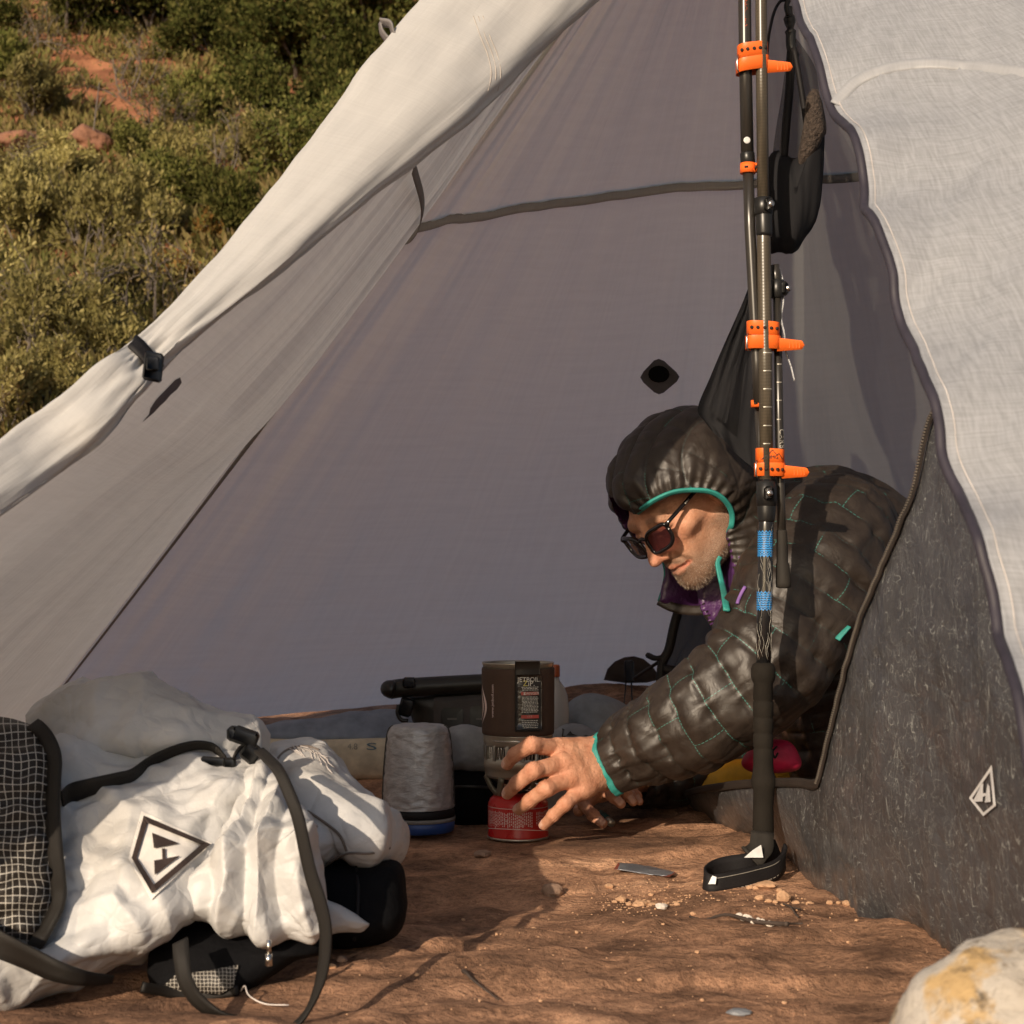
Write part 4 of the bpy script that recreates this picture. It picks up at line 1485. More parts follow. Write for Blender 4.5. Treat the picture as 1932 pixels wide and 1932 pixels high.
# three-armed base skirt
R1 = 63 * u1
M_BASE = simple('olive_base', (0.16, 0.145, 0.11), 0.45, 0.3)
arms = []
for k in range(3):
    a = math.radians(-62 + 120 * k)
    for da in (-0.55, 0.55):
        p1 = c0 + V3(math.sin(a + da) * R1 * 0.97, -math.cos(a + da) * R1 * 0.97, zy(1462))
        p2 = c0 + V3(math.sin(a) * R1 * 0.66, -math.cos(a) * R1 * 0.66, zy(1497))
        arms.append(mk('base_arm', *ribbon(crom([p1, (p1 + p2) / 2 + V3(0, 0, -0.004), p2], 10), V3(math.cos(a), math.sin(a), 0), 0.010, 0.004)[:2], M_BASE, bu))
kn = P(1010, 1478, SY - 0.055)
mk('valve_wire', *tube(crom([c0 + V3(0, 0, zy(1488)), c0 + V3(0.03, -0.03, zy(1486)), kn, kn + V3(0.014, -0.004, -0.006), kn + V3(0.02, 0, 0.002)], 18), 0.0016, 8), M_STEEL, bu)
# pot: ring with fin windows, brown sleeve, rim
fr = 64 * u1
pot = mk('pot_base', *lathe([(fr * 0.86, zy(1464)), (fr * 0.93, zy(1464)), (fr * 0.97, zy(1458)), (fr * 0.97, zy(1447)), (fr * 1.0, zy(1446)), (fr * 1.0, zy(1433)), (fr * 0.985, zy(1431)), (fr * 0.985, zy(1428.5))], c0, (0, 0, 1), 56), M_ALU, stove)
mk('upper_ring', *lathe([(fr * 0.985, zy(1405)), (fr * 0.985, zy(1402)), (fr * 1.01, zy(1400)), (fr * 1.02, zy(1394)), (fr * 1.02, zy(1386)), (fr * 1.03, zy(1385))], c0, (0, 0, 1), 56), M_ALU, pot)
mk('window_shade', *lathe([(fr * 0.84, zy(1462)), (fr * 0.84, zy(1396)), (fr * 0.80, zy(1395))], c0, (0, 0, 1), 40), M_DKM, pot)
for k in range(14):
    a = 2 * math.pi * k / 14 + 0.12
    d = V3(math.sin(a), -math.cos(a), 0)
    mk('ring_post', *box(c0 + d * fr * 0.975 + V3(0, 0, zy(1417)), 0.0065, 0.003, zy(1402) - zy(1431), np.cross(d, V3(0, 0, 1)), d, (0, 0, 1), 0.0008), M_ALU, pot)
t = np.linspace(0, 2 * np.pi, 900)
fin = c0 + np.stack([fr * 0.90 * np.sin(t), -fr * 0.90 * np.cos(t), zy(1417) + (zy(1405) - zy(1429)) * 0.5 * np.clip(1.4 * np.sin(t * 52), -1, 1)], -1)
mk('fins', *tube(fin, 0.0006, 5, False), M_STEEL, pot)
sr = 67.5 * u1
mk('hook_wire', *tube(crom([c0 + V3(sr * math.sin(q), -sr * math.cos(q), z) for q, z in ((-0.75, zy(1393.5)), (-0.3, zy(1394)), (0.0, zy(1393)), (0.08, zy(1399)), (0.16, zy(1404)))], 18), 0.0008, 6), M_STEEL, pot)
sl = mk('pot_sleeve', *lathe([(sr * 0.97, zy(1385)), (sr * 1.0, zy(1383)), (sr * 1.005, zy(1376)), (sr * 1.01, zy(1330)), (sr * 1.015, zy(1275)), (sr * 1.015, zy(1263)), (sr * 1.0, zy(1261)), (sr * 0.97, zy(1261))], c0, (0, 0, 1), 64), M_COZY, stove)
mk('pot_rim', *lathe([(sr * 0.975, zy(1263)), (sr * 0.985, zy(1255)), (sr * 1.0, zy(1253.5)), (sr * 1.01, zy(1252)), (sr * 1.0, zy(1250.5)), (sr * 0.97, zy(1252)), (sr * 0.95, zy(1262)), (sr * 0.945, zy(1385)), (0.001, zy(1388))], c0, (0, 0, 1), 64), M_ALU, stove)
# pull strap with label pocket
M_STRAPB = simple('dark_pot_strap', (0.020, 0.017, 0.014), 0.5, bump=0.25, bs=300)
M_FILM = simple('glossy_label_film', (0.022, 0.020, 0.018), 0.22, bump=0.6, bs=130, bd=0.002, spec=0.7)
th = math.asin(max(-1, min(1, (996 - 977.5) / 67.5)))
def curved(z0, z1, ta, tb, r, thick, n=14, m=8, bulge=0.0):
    T_ = np.linspace(ta, tb, n)
    Z_ = np.linspace(z0, z1, m)
    out, inn = [], []
    for i, z in enumerate(Z_):
        b_ = bulge * math.sin(math.pi * i / (m - 1))
        out.append([c0 + V3((r + thick + b_ * math.sin(math.pi * j / (n - 1))) * math.sin(q), -(r + thick + b_ * math.sin(math.pi * j / (n - 1))) * math.cos(q), z) for j, q in enumerate(T_)])
        inn.append([c0 + V3(r * math.sin(q), -r * math.cos(q), z) for q in T_])
    o = np.array(out).reshape(-1, 3)
    i_ = np.array(inn).reshape(-1, 3)
    F = [tuple(f) for f in gridF(m, n)]
    k = m * n
    rim = list(range(n)) + [n * (a + 1) - 1 for a in range(1, m)] + list(range(m * n - 2, (m - 1) * n - 1, -1)) + [n * a for a in range(m - 2, 0, -1)]
    for a in range(len(rim)):
        b = (a + 1) % len(rim)
        F.append((rim[a], rim[b], rim[b] + k, rim[a] + k))
    return np.vstack([o, i_]), F
stp = mk('pull_strap', *curved(zy(1374), zy(1246), th - 0.36, th + 0.30, sr * 1.016, 0.004), M_STRAPB, sl)
lab = mk('label', *curved(zy(1371), zy(1270), th - 0.32, th + 0.335, sr * 1.016 + 0.004, 0.0014, bulge=0.001), M_FILM, sl)
M_LW = simple('label_white', (0.55, 0.55, 0.50), 0.4)
M_LY = simple('label_yellow', (0.50, 0.45, 0.10), 0.4)
M_LR = simple('label_red', (0.40, 0.06, 0.045), 0.4)
lr = sr * 1.016 + 0.0068
def lt(s, size, y, mat, dx=0.0, par=None):
    V, F = cyl_text(s, size, zy(y), th + dx, lr, mat, 'x', lab)
    return mk('lettering', V, F, mat, lab, smooth=False)
lt('JETBOIL.', 0.0092, 1279.5, M_LW, -0.01)
lt('Z', 0.011, 1286.5, M_LY, -0.11)
lt('iP.', 0.011, 1286.5, M_LW, 0.04)
def arcm(z0, z1, t0, t1, mat, name='printed_line', rr=lr):
    V, F = arcband(z0, z1, t0, t1, rr, 8)
    return V, F
mk('warning_bar', *arcm(zy(1307.5), zy(1301.5), th - 0.21, th + 0.235, None, rr=lr - 0.0002), M_LR, lab)
lt('DANGER', 0.0058, 1304.5, M_LW, 0.045)
tri = [(-0.155, 1307), (-0.10, 1307), (-0.1275, 1302.3)]
mk('warning_triangle', [c0 + V3(lr * math.sin(th + a), -lr * math.cos(th + a), zy(y)) for a, y in tri], [(0, 1, 2)], M_LW, lab, smooth=False)
mk('warning_bar', *arcm(zy(1350), zy(1344), th - 0.21, th + 0.235, None, rr=lr - 0.0002), M_LR, lab)
lt('! ! !', 0.0050, 1347, M_LW)
ln = []
for y in list(np.arange(1293, 1300, 2.6)) + list(np.arange(1311, 1341, 2.5)) + list(np.arange(1354, 1369, 3.2)):
    x = -0.20 + rg.uniform(0, 0.03)
    while x < 0.2:
        l_ = rg.uniform(0.02, 0.07)
        ln.append(arcband(zy(y + 0.55), zy(y - 0.55), th + x, th + min(0.22, x + l_), lr, 3))
        x += l_ + 0.014
tag(mk('small_print', *joinm(ln), M_LW, lab, smooth=False), kind='stuff')
# web address and flame mark on the sleeve
V, F = cyl_text('www.jetboil.com', 0.0068, zy(1320), -0.76, sr * 1.019, M_LW, 'x', sl, 1)
mk('lettering', V, F, M_CANTXT, sl, smooth=False)
def flame(t0, y0, y1, bulge, w0):
    n = 14
    a, b = [], []
    for i in range(n):
        s_ = i / (n - 1)
        t_ = t0 + bulge * math.sin(math.pi * s_ ** 1.15) * (1 if s_ < 1 else 0)
        wd = w0 * math.sin(math.pi * s_) + 0.004
        for arr, o in ((a, -wd), (b, wd)):
            arr.append(c0 + V3(sr * 1.02 * math.sin(t_ + o), -sr * 1.02 * math.cos(t_ + o), zy(y0 + (y1 - y0) * s_)))
    return np.array(a + b), [(i, i + 1, i + n + 1, i + n) for i in range(n - 1)]
mk('flame_mark', *flame(-1.36, 1293, 1366, 0.30, 0.055), M_CANTXT, sl)
mk('flame_mark', *flame(-1.42, 1300, 1360, 0.18, 0.035), M_CANTXT, sl)

# ------------------------------------------------------------------ upturned pot cosy on a blue lid
py_ = 2.36
u2 = py_ / FPX
cx = P(789, 1575, py_)
c0p = V3(cx[0], py_, 0)
cb = float(gz(cx[0], py_)) + 0.001
zp = lambda y: cb + (1577 - y) * u2
cosy = empty('pot_cosy', (cx[0], py_, cb), 'grey quilted foil pot cosy standing upside down on a blue lid beside the stove', 'pot cosy')
def foil():
    q = NT('crinkled_foil_cloth')
    v = q.coord('Object')
    n1 = q.noise(q.coord('Object', (60, 60, 160)), 1, 5, 0.65, 0.8)
    n2 = q.noise(v, 260, 3)
    q.set(q.ramp(n1, [(0.3, (0.30, 0.30, 0.305)), (0.65, (0.48, 0.48, 0.49))]), 0.42, 0.35, q.bump(q.math('ADD', n1, q.math('MULTIPLY', n2, 0.15)), 0.45, 0.002), 0.5)
    return q.m
prof = [(66.5, 1533), (66.5, 1528), (65.5, 1500), (63, 1450), (59.5, 1410), (57.5, 1396), (54, 1386), (47, 1381), (30, 1379), (0.5, 1378)]
Cz = np.array(prof)
R_ = crom(Cz, 70)
tt = np.linspace(0, 2 * np.pi, 96, endpoint=False)
G = np.empty((70, 96, 3))
for i, (r_, y_) in enumerate(R_):
    for j, t_ in enumerate(tt):
        pq = V3(math.cos(t_) * 3, math.sin(t_) * 3, y_ * 0.13)
        G[i, j] = c0p + V3(r_ * u2 * math.sin(t_), -r_ * u2 * math.cos(t_), zp(y_))
N_ = gnormals(G, True)
pq = np.stack([np.cos(tt)[None] * 2.2 + 0 * R_[:, :1], np.sin(tt)[None] * 2.2 + 0 * R_[:, :1], R_[:, 1:2] * 0.075 + 0 * tt[None]], -1)
if np.mean(np.sum(N_[20] * (G[20] - c0p), -1)) < 0:
    N_ = -N_
G = G + N_ * (0.0024 * facet(pq * 1.3, 2, 31))[..., None] * (R_[:, :1, None] / 66)
mk('foil_body', G.reshape(-1, 3), gridF(70, 96, True), foil(), cosy)
for q_ in (0.10, math.pi * 0.98):
    pts_ = [c0p + V3(r_ * 1.012 * u2 * math.sin(q_ - 1.5), -r_ * 1.012 * u2 * math.cos(q_ - 1.5), zp(y_)) for r_, y_ in prof[:-2]]
    mk('side_seam', *tube(crom(pts_, 30), 0.0016, 6), simple('dark_edge_tape', (0.06, 0.055, 0.05), 0.7), cosy)
mk('base_band', *lathe([(66 * u2, zp(1534)), (68 * u2, zp(1536)), (69.5 * u2, zp(1548)), (66 * u2, zp(1549))], c0p, (0, 0, 1), 60), M_BLACK, cosy)
ld = mk('lid', *lathe([(0.001, zp(1577)), (64 * u2, zp(1577)), (67 * u2, zp(1575)), (68 * u2, zp(1566)), (69 * u2, zp(1557)), (66 * u2, zp(1556)), (0.001, zp(1556))], c0p, (0, 0, 1), 60), simple('blue_plastic', (0.018, 0.055, 0.20), 0.4), cosy)
mk('lid_lip', *lathe([(66 * u2, zp(1556)), (69.5 * u2, zp(1556.5)), (70 * u2, zp(1550)), (66 * u2, zp(1549))], c0p, (0, 0, 1), 60), simple('grey_felt', (0.20, 0.195, 0.185), 0.8), ld)

# ------------------------------------------------------------------ soft bags and bottles behind
M_GREYSACK = simple('grey_sack_cloth', (0.24, 0.25, 0.27), 0.6, bump=0.4, bs=40, bd=0.004)
M_GREYSACK2 = simple('blue_grey_sack_cloth', (0.17, 0.19, 0.22), 0.6, bump=0.5, bs=40, bd=0.004)
def cr_disp(sc_, a, seed, o=2):
    return lambda G: a * crumple(G * sc_, o, seed) + a * 0.9 * facet(G * sc_ * 1.2, 2, seed + 3)
def soft(name, label, cat, poly, Y, thick, mat, disp=None, parent=None, slope=0.0, nang=90, nrad=20, power=2.4, group=None, back=0.6, yref=1450):
    V, F = pillow(poly, lambda x, y: Y + slope * (yref - y), thick, nang, nrad, power, back, disp=disp)
    o = mk(name, V, F, mat, parent)
    if label:
        tag(o, label, cat, group)
    return o
pouch = soft('zip_pouch', 'black zipped pouch lying under a grey sack behind the stove', 'pouch', [(842, 1456), (880, 1450), (940, 1452), (950, 1480), (948, 1550), (930, 1560), (880, 1563), (850, 1560), (838, 1540), (836, 1490)], 2.47, 0.03, M_BLACKCLOTH, cr_disp(14, 0.006, 3))
mk('zip', *tube(crom([P(842, 1486, 2.437), P(880, 1484, 2.425), P(930, 1486, 2.43)], 14), 0.0022, 6), M_PLAST, pouch)
soft('stuff_sack', 'pale grey stuff sack lying on the black pouch, between pot cosy and stove', 'sack', [(842, 1392), (850, 1374), (880, 1369), (915, 1374), (950, 1384), (960, 1420), (955, 1450), (920, 1456), (870, 1456), (846, 1450), (840, 1420)], 2.46, 0.035, M_GREYSACK, cr_disp(16, 0.006, 5), group='stuff sacks')
s2 = soft('stuff_sack', 'rounded blue grey stuff sack between the stove and the jacket sleeve', 'sack', [(1062, 1345), (1080, 1322), (1110, 1310), (1140, 1311), (1168, 1322), (1190, 1345), (1200, 1380), (1190, 1420), (1120, 1440), (1070, 1425), (1058, 1385)], 2.62, 0.05, M_GREYSACK2, cr_disp(12, 0.006, 7), group='stuff sacks')
s3 = soft('stuff_sack', 'light grey stuff sack with black mountain print, next to the cuff', 'sack', [(1040, 1388), (1050, 1374), (1075, 1366), (1100, 1368), (1118, 1378), (1128, 1392), (1124, 1420), (1090, 1434), (1055, 1428), (1040, 1408)], 2.52, 0.03, M_GREYSACK, cr_disp(16, 0.004, 9), group='stuff sacks')
T3 = bvh([s3])
pts, F = strokes([(1060, 1391), (1061, 1374), (1111, 1388)], 2.2)
for poly in ([(1068, 1388), (1076, 1379), (1080, 1384), (1090, 1388)],):
    o_ = len(pts)
    pts = pts + [np.array(q, float) for q in poly]
    F.append((o_, o_ + 1, o_ + 2, o_ + 3))
decal(T3, pts, F, 'mountain_print', M_INK, s3, 0.002, default_Y=2.5)
# bottle
bY = 2.56
bx = P(1046, 1400, bY)
c0b = V3(bx[0], bY, 0)
bz = lambda y: P(1046, y, bY)[2]
bot = empty('water_bottle', (bx[0], bY, float(gz(bx[0], bY))), 'clear plastic water bottle with orange cap standing behind the stove pot', 'bottle')
bf = 1 / FPX * bY
q = NT('clear_plastic')
q.set((0.72, 0.72, 0.70), 0.18, spec=0.5)
q.b.inputs['Transmission Weight'].default_value = 0.55
q.b.inputs['IOR'].default_value = 1.2
V, F = lathe([(0.001, float(gz(bx[0], bY))), (27 * bf, float(gz(bx[0], bY))), (28 * bf, bz(1440)), (28 * bf, bz(1378)), (27.2 * bf, bz(1372)), (28 * bf, bz(1366)), (27.2 * bf, bz(1358)), (28 * bf, bz(1352)), (27.5 * bf, bz(1335)), (25 * bf, bz(1312)), (19 * bf, bz(1296)), (10 * bf, bz(1284)), (9 * bf, bz(1276)), (0.001, bz(1275))], c0b, (0, 0, 1), 36)
mk('bottle_body', V, F, q.m, bot)
mk('cap', *lathe([(0.001, bz(1277)), (10 * bf, bz(1277)), (10.5 * bf, bz(1274)), (10.5 * bf, bz(1257)), (9 * bf, bz(1254)), (0.001, bz(1254))], c0b, (0, 0, 1), 24), simple('dull_orange', (0.36, 0.085, 0.03), 0.45), bot)
# black roll-top bag with two moulded panels
RY = 2.78
rb = empty('roll_top_bag', P(830, 1380, RY), 'black roll top bag with two rounded panels standing behind the pot cosy', 'bag')
M_RT = simple('black_coated_cloth', (0.016, 0.015, 0.013), 0.42, bump=0.3, bs=60, bd=0.003)
pl = soft('bag_body', None, None, [(757, 1316), (800, 1306), (900, 1296), (1010, 1290), (1030, 1330), (1024, 1400), (990, 1420), (860, 1420), (812, 1400), (786, 1378), (772, 1345)], RY, 0.035, M_RT, cr_disp(10, 0.003, 41), rb, power=6)
mk('rolled_top', *tube(crom([P(733, 1302, RY - 0.03), P(760, 1298, RY - 0.035), P(840, 1293, RY - 0.035), P(920, 1289, RY - 0.035), P(1030, 1284, RY - 0.03)], 30), [0.008] + [0.0165] * 28 + [0.008], 14), M_RT, rb)
mk('rolled_end', *tube(crom([P(730, 1299, RY - 0.04), P(736, 1300, RY - 0.05), P(745, 1302, RY - 0.05)], 8), [0.007, 0.014, 0.015, 0.0155, 0.016, 0.016, 0.015, 0.007], 14), M_PLAST, rb)
mk('end_clip', *box(P(772, 1288, RY - 0.05), 0.022, 0.02, 0.018, bev=0.003), M_PLAST, rb)
mk('side_buckle', *joinm([box(P(766, 1334, RY - 0.04), 0.024, 0.012, 0.032, (1, 0, -0.3), (0, 1, 0), (0.3, 0, 1), 0.004), tube(crom([P(752, 1330, RY - 0.04), P(750, 1345, RY - 0.04), P(757, 1358, RY - 0.04), P(770, 1360, RY - 0.04)], 12), 0.004, 6)]), M_PLAST, rb)
def rrect(x0, y0, x1, y1, r, sk=0.0, n=5):
    p = []
    for cx_, cy_, a0 in ((x1 - r, y0 + r, -90), (x1 - r, y1 - r, 0), (x0 + r, y1 - r, 90), (x0 + r, y0 + r, 180)):
        for i in range(n):
            a_ = math.radians(a0 + 90 * i / (n - 1))
            p.append((cx_ + r * math.cos(a_), cy_ + r * math.sin(a_) + sk * (cx_ - x0)))
    return p
T_R = bvh([pl])
fp = decal(T_R, *fanpoly(rrect(818, 1316, 1000, 1390, 6, -0.06), 4), 'front_panel', simple('dark_grey_panel', (0.055, 0.045, 0.042), 0.6), rb, 0.004, default_Y=RY - 0.04)
for x0 in (832, 886, 942):
    wn = decal(T_R, *fanpoly(rrect(x0, 1335 - (x0 - 832) * 0.04, x0 + 42, 1392, 9), 3), 'moulded_panel', M_PLAST, rb, 0.008, default_Y=RY - 0.045)
    decal(T_R, *fanpoly(rrect(x0 + 12, 1355, x0 + 30, 1358, 1), 2), 'panel_mark', simple('grey_mark', (0.12, 0.11, 0.10), 0.5), wn, 0.010, default_Y=RY - 0.05)
# pale sleeping mat, with a folded blue-grey sheet on it
mY0, mY1 = 2.78, 3.0
def slab(px0, px1, ytop, ybot, Y0, Y1, nb=7):
    z1, z0 = P(500, ytop, Y0)[2], P(500, ybot, Y0)[2]
    x0, x1 = P(px0, ytop, Y0)[0], P(px1, ytop, Y0)[0]
    prof = []
    R = (z1 - z0) / 2 * 0.5
    for a in np.linspace(-90, 90, nb):
        prof.append((Y0 + R - R * math.cos(math.radians(a)), (z0 + z1) / 2 + (z1 - z0) / 2 * math.copysign(abs(math.sin(math.radians(a))) ** 0.6, a)))
    prof += [(Y0 + 0.25, z1 + 0.004), (Y1 - R, z1)]
    for a in np.linspace(90, -90, nb):
        prof.append((Y1 - R + R * math.cos(math.radians(a)), (z0 + z1) / 2 + (z1 - z0) / 2 * math.copysign(abs(math.sin(math.radians(a))) ** 0.6, a)))
    n = 60
    G = np.array([[[x0 + (x1 - x0) * i / (n - 1), y, z] for y, z in prof] for i in range(n)])
    e = np.minimum(np.arange(n), np.arange(n)[::-1])
    sq = np.minimum(1, (e / 3.0)) ** 0.5
    mid = np.array([(Y0 + Y1) / 2, (z0 + z1) / 2])
    G[:, :, 2] = mid[1] + (G[:, :, 2] - mid[1]) * (0.25 + 0.75 * sq[:, None])
    return G
G = slab(250, 760, 1398, 1474, mY0, mY1)
G[..., 2] += 0.004 * fbm(G * 9, 2, 71)
F = [tuple(f) for f in gridF(G.shape[0], G.shape[1], True)] + [tuple(range(G.shape[1])), tuple(range((G.shape[0] - 1) * G.shape[1], G.size // 3))]
mat_ = mk('sleeping_mat', G.reshape(-1, 3), F, simple('cream_mat_cloth', (0.60, 0.52, 0.38), 0.7, bump=0.2, bs=300))
tag(mat_, 'cream inflated sleeping mat lying along the back wall of the tent', 'sleeping mat')
T_M = bvh([mat_])
mk_l = simple('grey_blue_print', (0.10, 0.17, 0.22), 0.6)
for s_, x_, m_ in (('4.8', 665, simple('grey_print', (0.28, 0.26, 0.22), 0.6)), ('S', 701, mk_l)):
    tv, tf = textmesh(s_, 16 if s_ != 'S' else 19)
    w_ = 1.0 if s_ != 'S' else 2.6
    decal(T_M, [np.array([x_ + a * w_, 1409 - b]) for a, b in tv], tf, 'lettering', m_, mat_, 0.002, default_Y=2.78)
sh = soft('folded_quilt', 'blue grey quilt spread flat on the cream mat under the tent wall', 'quilt', [(380, 1396), (420, 1376), (520, 1366), (640, 1352), (730, 1338), (775, 1350), (782, 1385), (760, 1398), (640, 1400), (500, 1401)], 2.80, 0.035, simple('blue_grey_cloth', (0.20, 0.235, 0.30), 0.6, bump=0.5, bs=25, bd=0.006), cr_disp(9, 0.008, 77), slope=0.0008, power=3)
# yellow mat and pink bag inside the doorway
soft('yellow_mat', 'yellow quilted sitting mat just inside the inner tent doorway', 'mat', [(1306, 1490), (1318, 1464), (1345, 1445), (1390, 1432), (1450, 1428), (1520, 1434), (1580, 1444), (1640, 1460), (1640, 1510), (1540, 1520), (1420, 1516), (1340, 1508)], 2.56, 0.03, simple('yellow_cloth', (0.62, 0.34, 0.01), 0.5, bump=0.3, bs=40, bd=0.004), cr_disp(9, 0.004, 51), power=6)
pk = soft('pink_sack', 'crimson cloth sack behind the trekking pole grip on the yellow mat', 'sack', [(1400, 1440), (1420, 1412), (1455, 1395), (1490, 1400), (1510, 1430), (1506, 1452), (1470, 1460), (1420, 1456)], 2.30, 0.03, simple('crimson_cloth', (0.45, 0.012, 0.06), 0.5, bump=0.3, bs=50, bd=0.004), cr_disp(14, 0.005, 53))
mk('pull_loop', *tube(crom([P(1466, 1408, 2.262), P(1458, 1418, 2.258), P(1462, 1430, 2.258), P(1468, 1420, 2.26)], 14), 0.0014, 6), M_BLACK, pk)
# torn sachet, and the small lighter under the far hand
sq_ = [(1158, 1640), (1166, 1628), (1200, 1630), (1240, 1637), (1275, 1646), (1262, 1654), (1222, 1650), (1180, 1643)]
V, F = pillow(sq_, lambda x, y: 2.03 + (1640 - y) * 0.0022, 0.006, 50, 8, 2, smooth_poly=False, disp=lambda G: 0.002 * crumple(G * 60, 2, 3))
wrp = tag(mk('foil_sachet', V, F, simple('dull_foil', (0.25, 0.26, 0.29), 0.35, 0.6, bump=0.5, bs=120, bd=0.003)), 'torn silver foil sachet lying on the rock in front of the hand', 'sachet')
for a, b, c_, d_ in (((1158, 1640), (1166, 1628), (1172, 1629), (1166, 1640)), ((1275, 1646), (1262, 1655), (1250, 1653), (1258, 1645))):
    mk('red_end', [P(x, y, 2.027 + (1640 - y) * 0.0022) for x, y in (a, b, c_, d_)], [(0, 1, 2, 3)], simple('rust_print', (0.20, 0.05, 0.03), 0.6), wrp, smooth=False)
lg = empty('lighter', P(1150, 1556, 2.37), 'tiny green and red lighter lying on the rock by the fingertips', 'lighter')
a_, b_ = P(1133, 1536, 2.40), P(1150, 1550, 2.37)
dl_ = unit(b_ - a_)
mk('lighter_body', *tube([a_, a_ + (b_ - a_) * 0.7], 0.0065, 12), simple('teal_plastic', (0.01, 0.07, 0.07), 0.35), lg)
mk('lighter_cap', *tube([b_ - dl_ * 0.006, b_, b_ + dl_ * 0.008], 0.0060, 12), M_ALU, lg)
mk('lighter_button', *box(b_ + V3(0.001, -0.004, -0.002), 0.006, 0.005, 0.005, bev=0.001), simple('red_plastic', (0.45, 0.02, 0.02), 0.35), lg)
# ------------------------------------------------------------------ the camper
HM = np.array([[-0.55509, -0.51660, -0.65192], [0.78559, -0.58317, -0.20678], [-0.27336, -0.62693, 0.72955]])   # columns: his right, forward, up
_c, _s = math.cos(math.radians(9)), math.sin(math.radians(9))
HM = np.stack([_c * HM[:, 0] - _s * HM[:, 1], _c * HM[:, 1] + _s * HM[:, 0], HM[:, 2]], 1)
HS = 0.93
HO = P(1287, 941, 2.40)
def hw(p):
    return HO + HS * (np.asarray(p, float) @ HM.T)

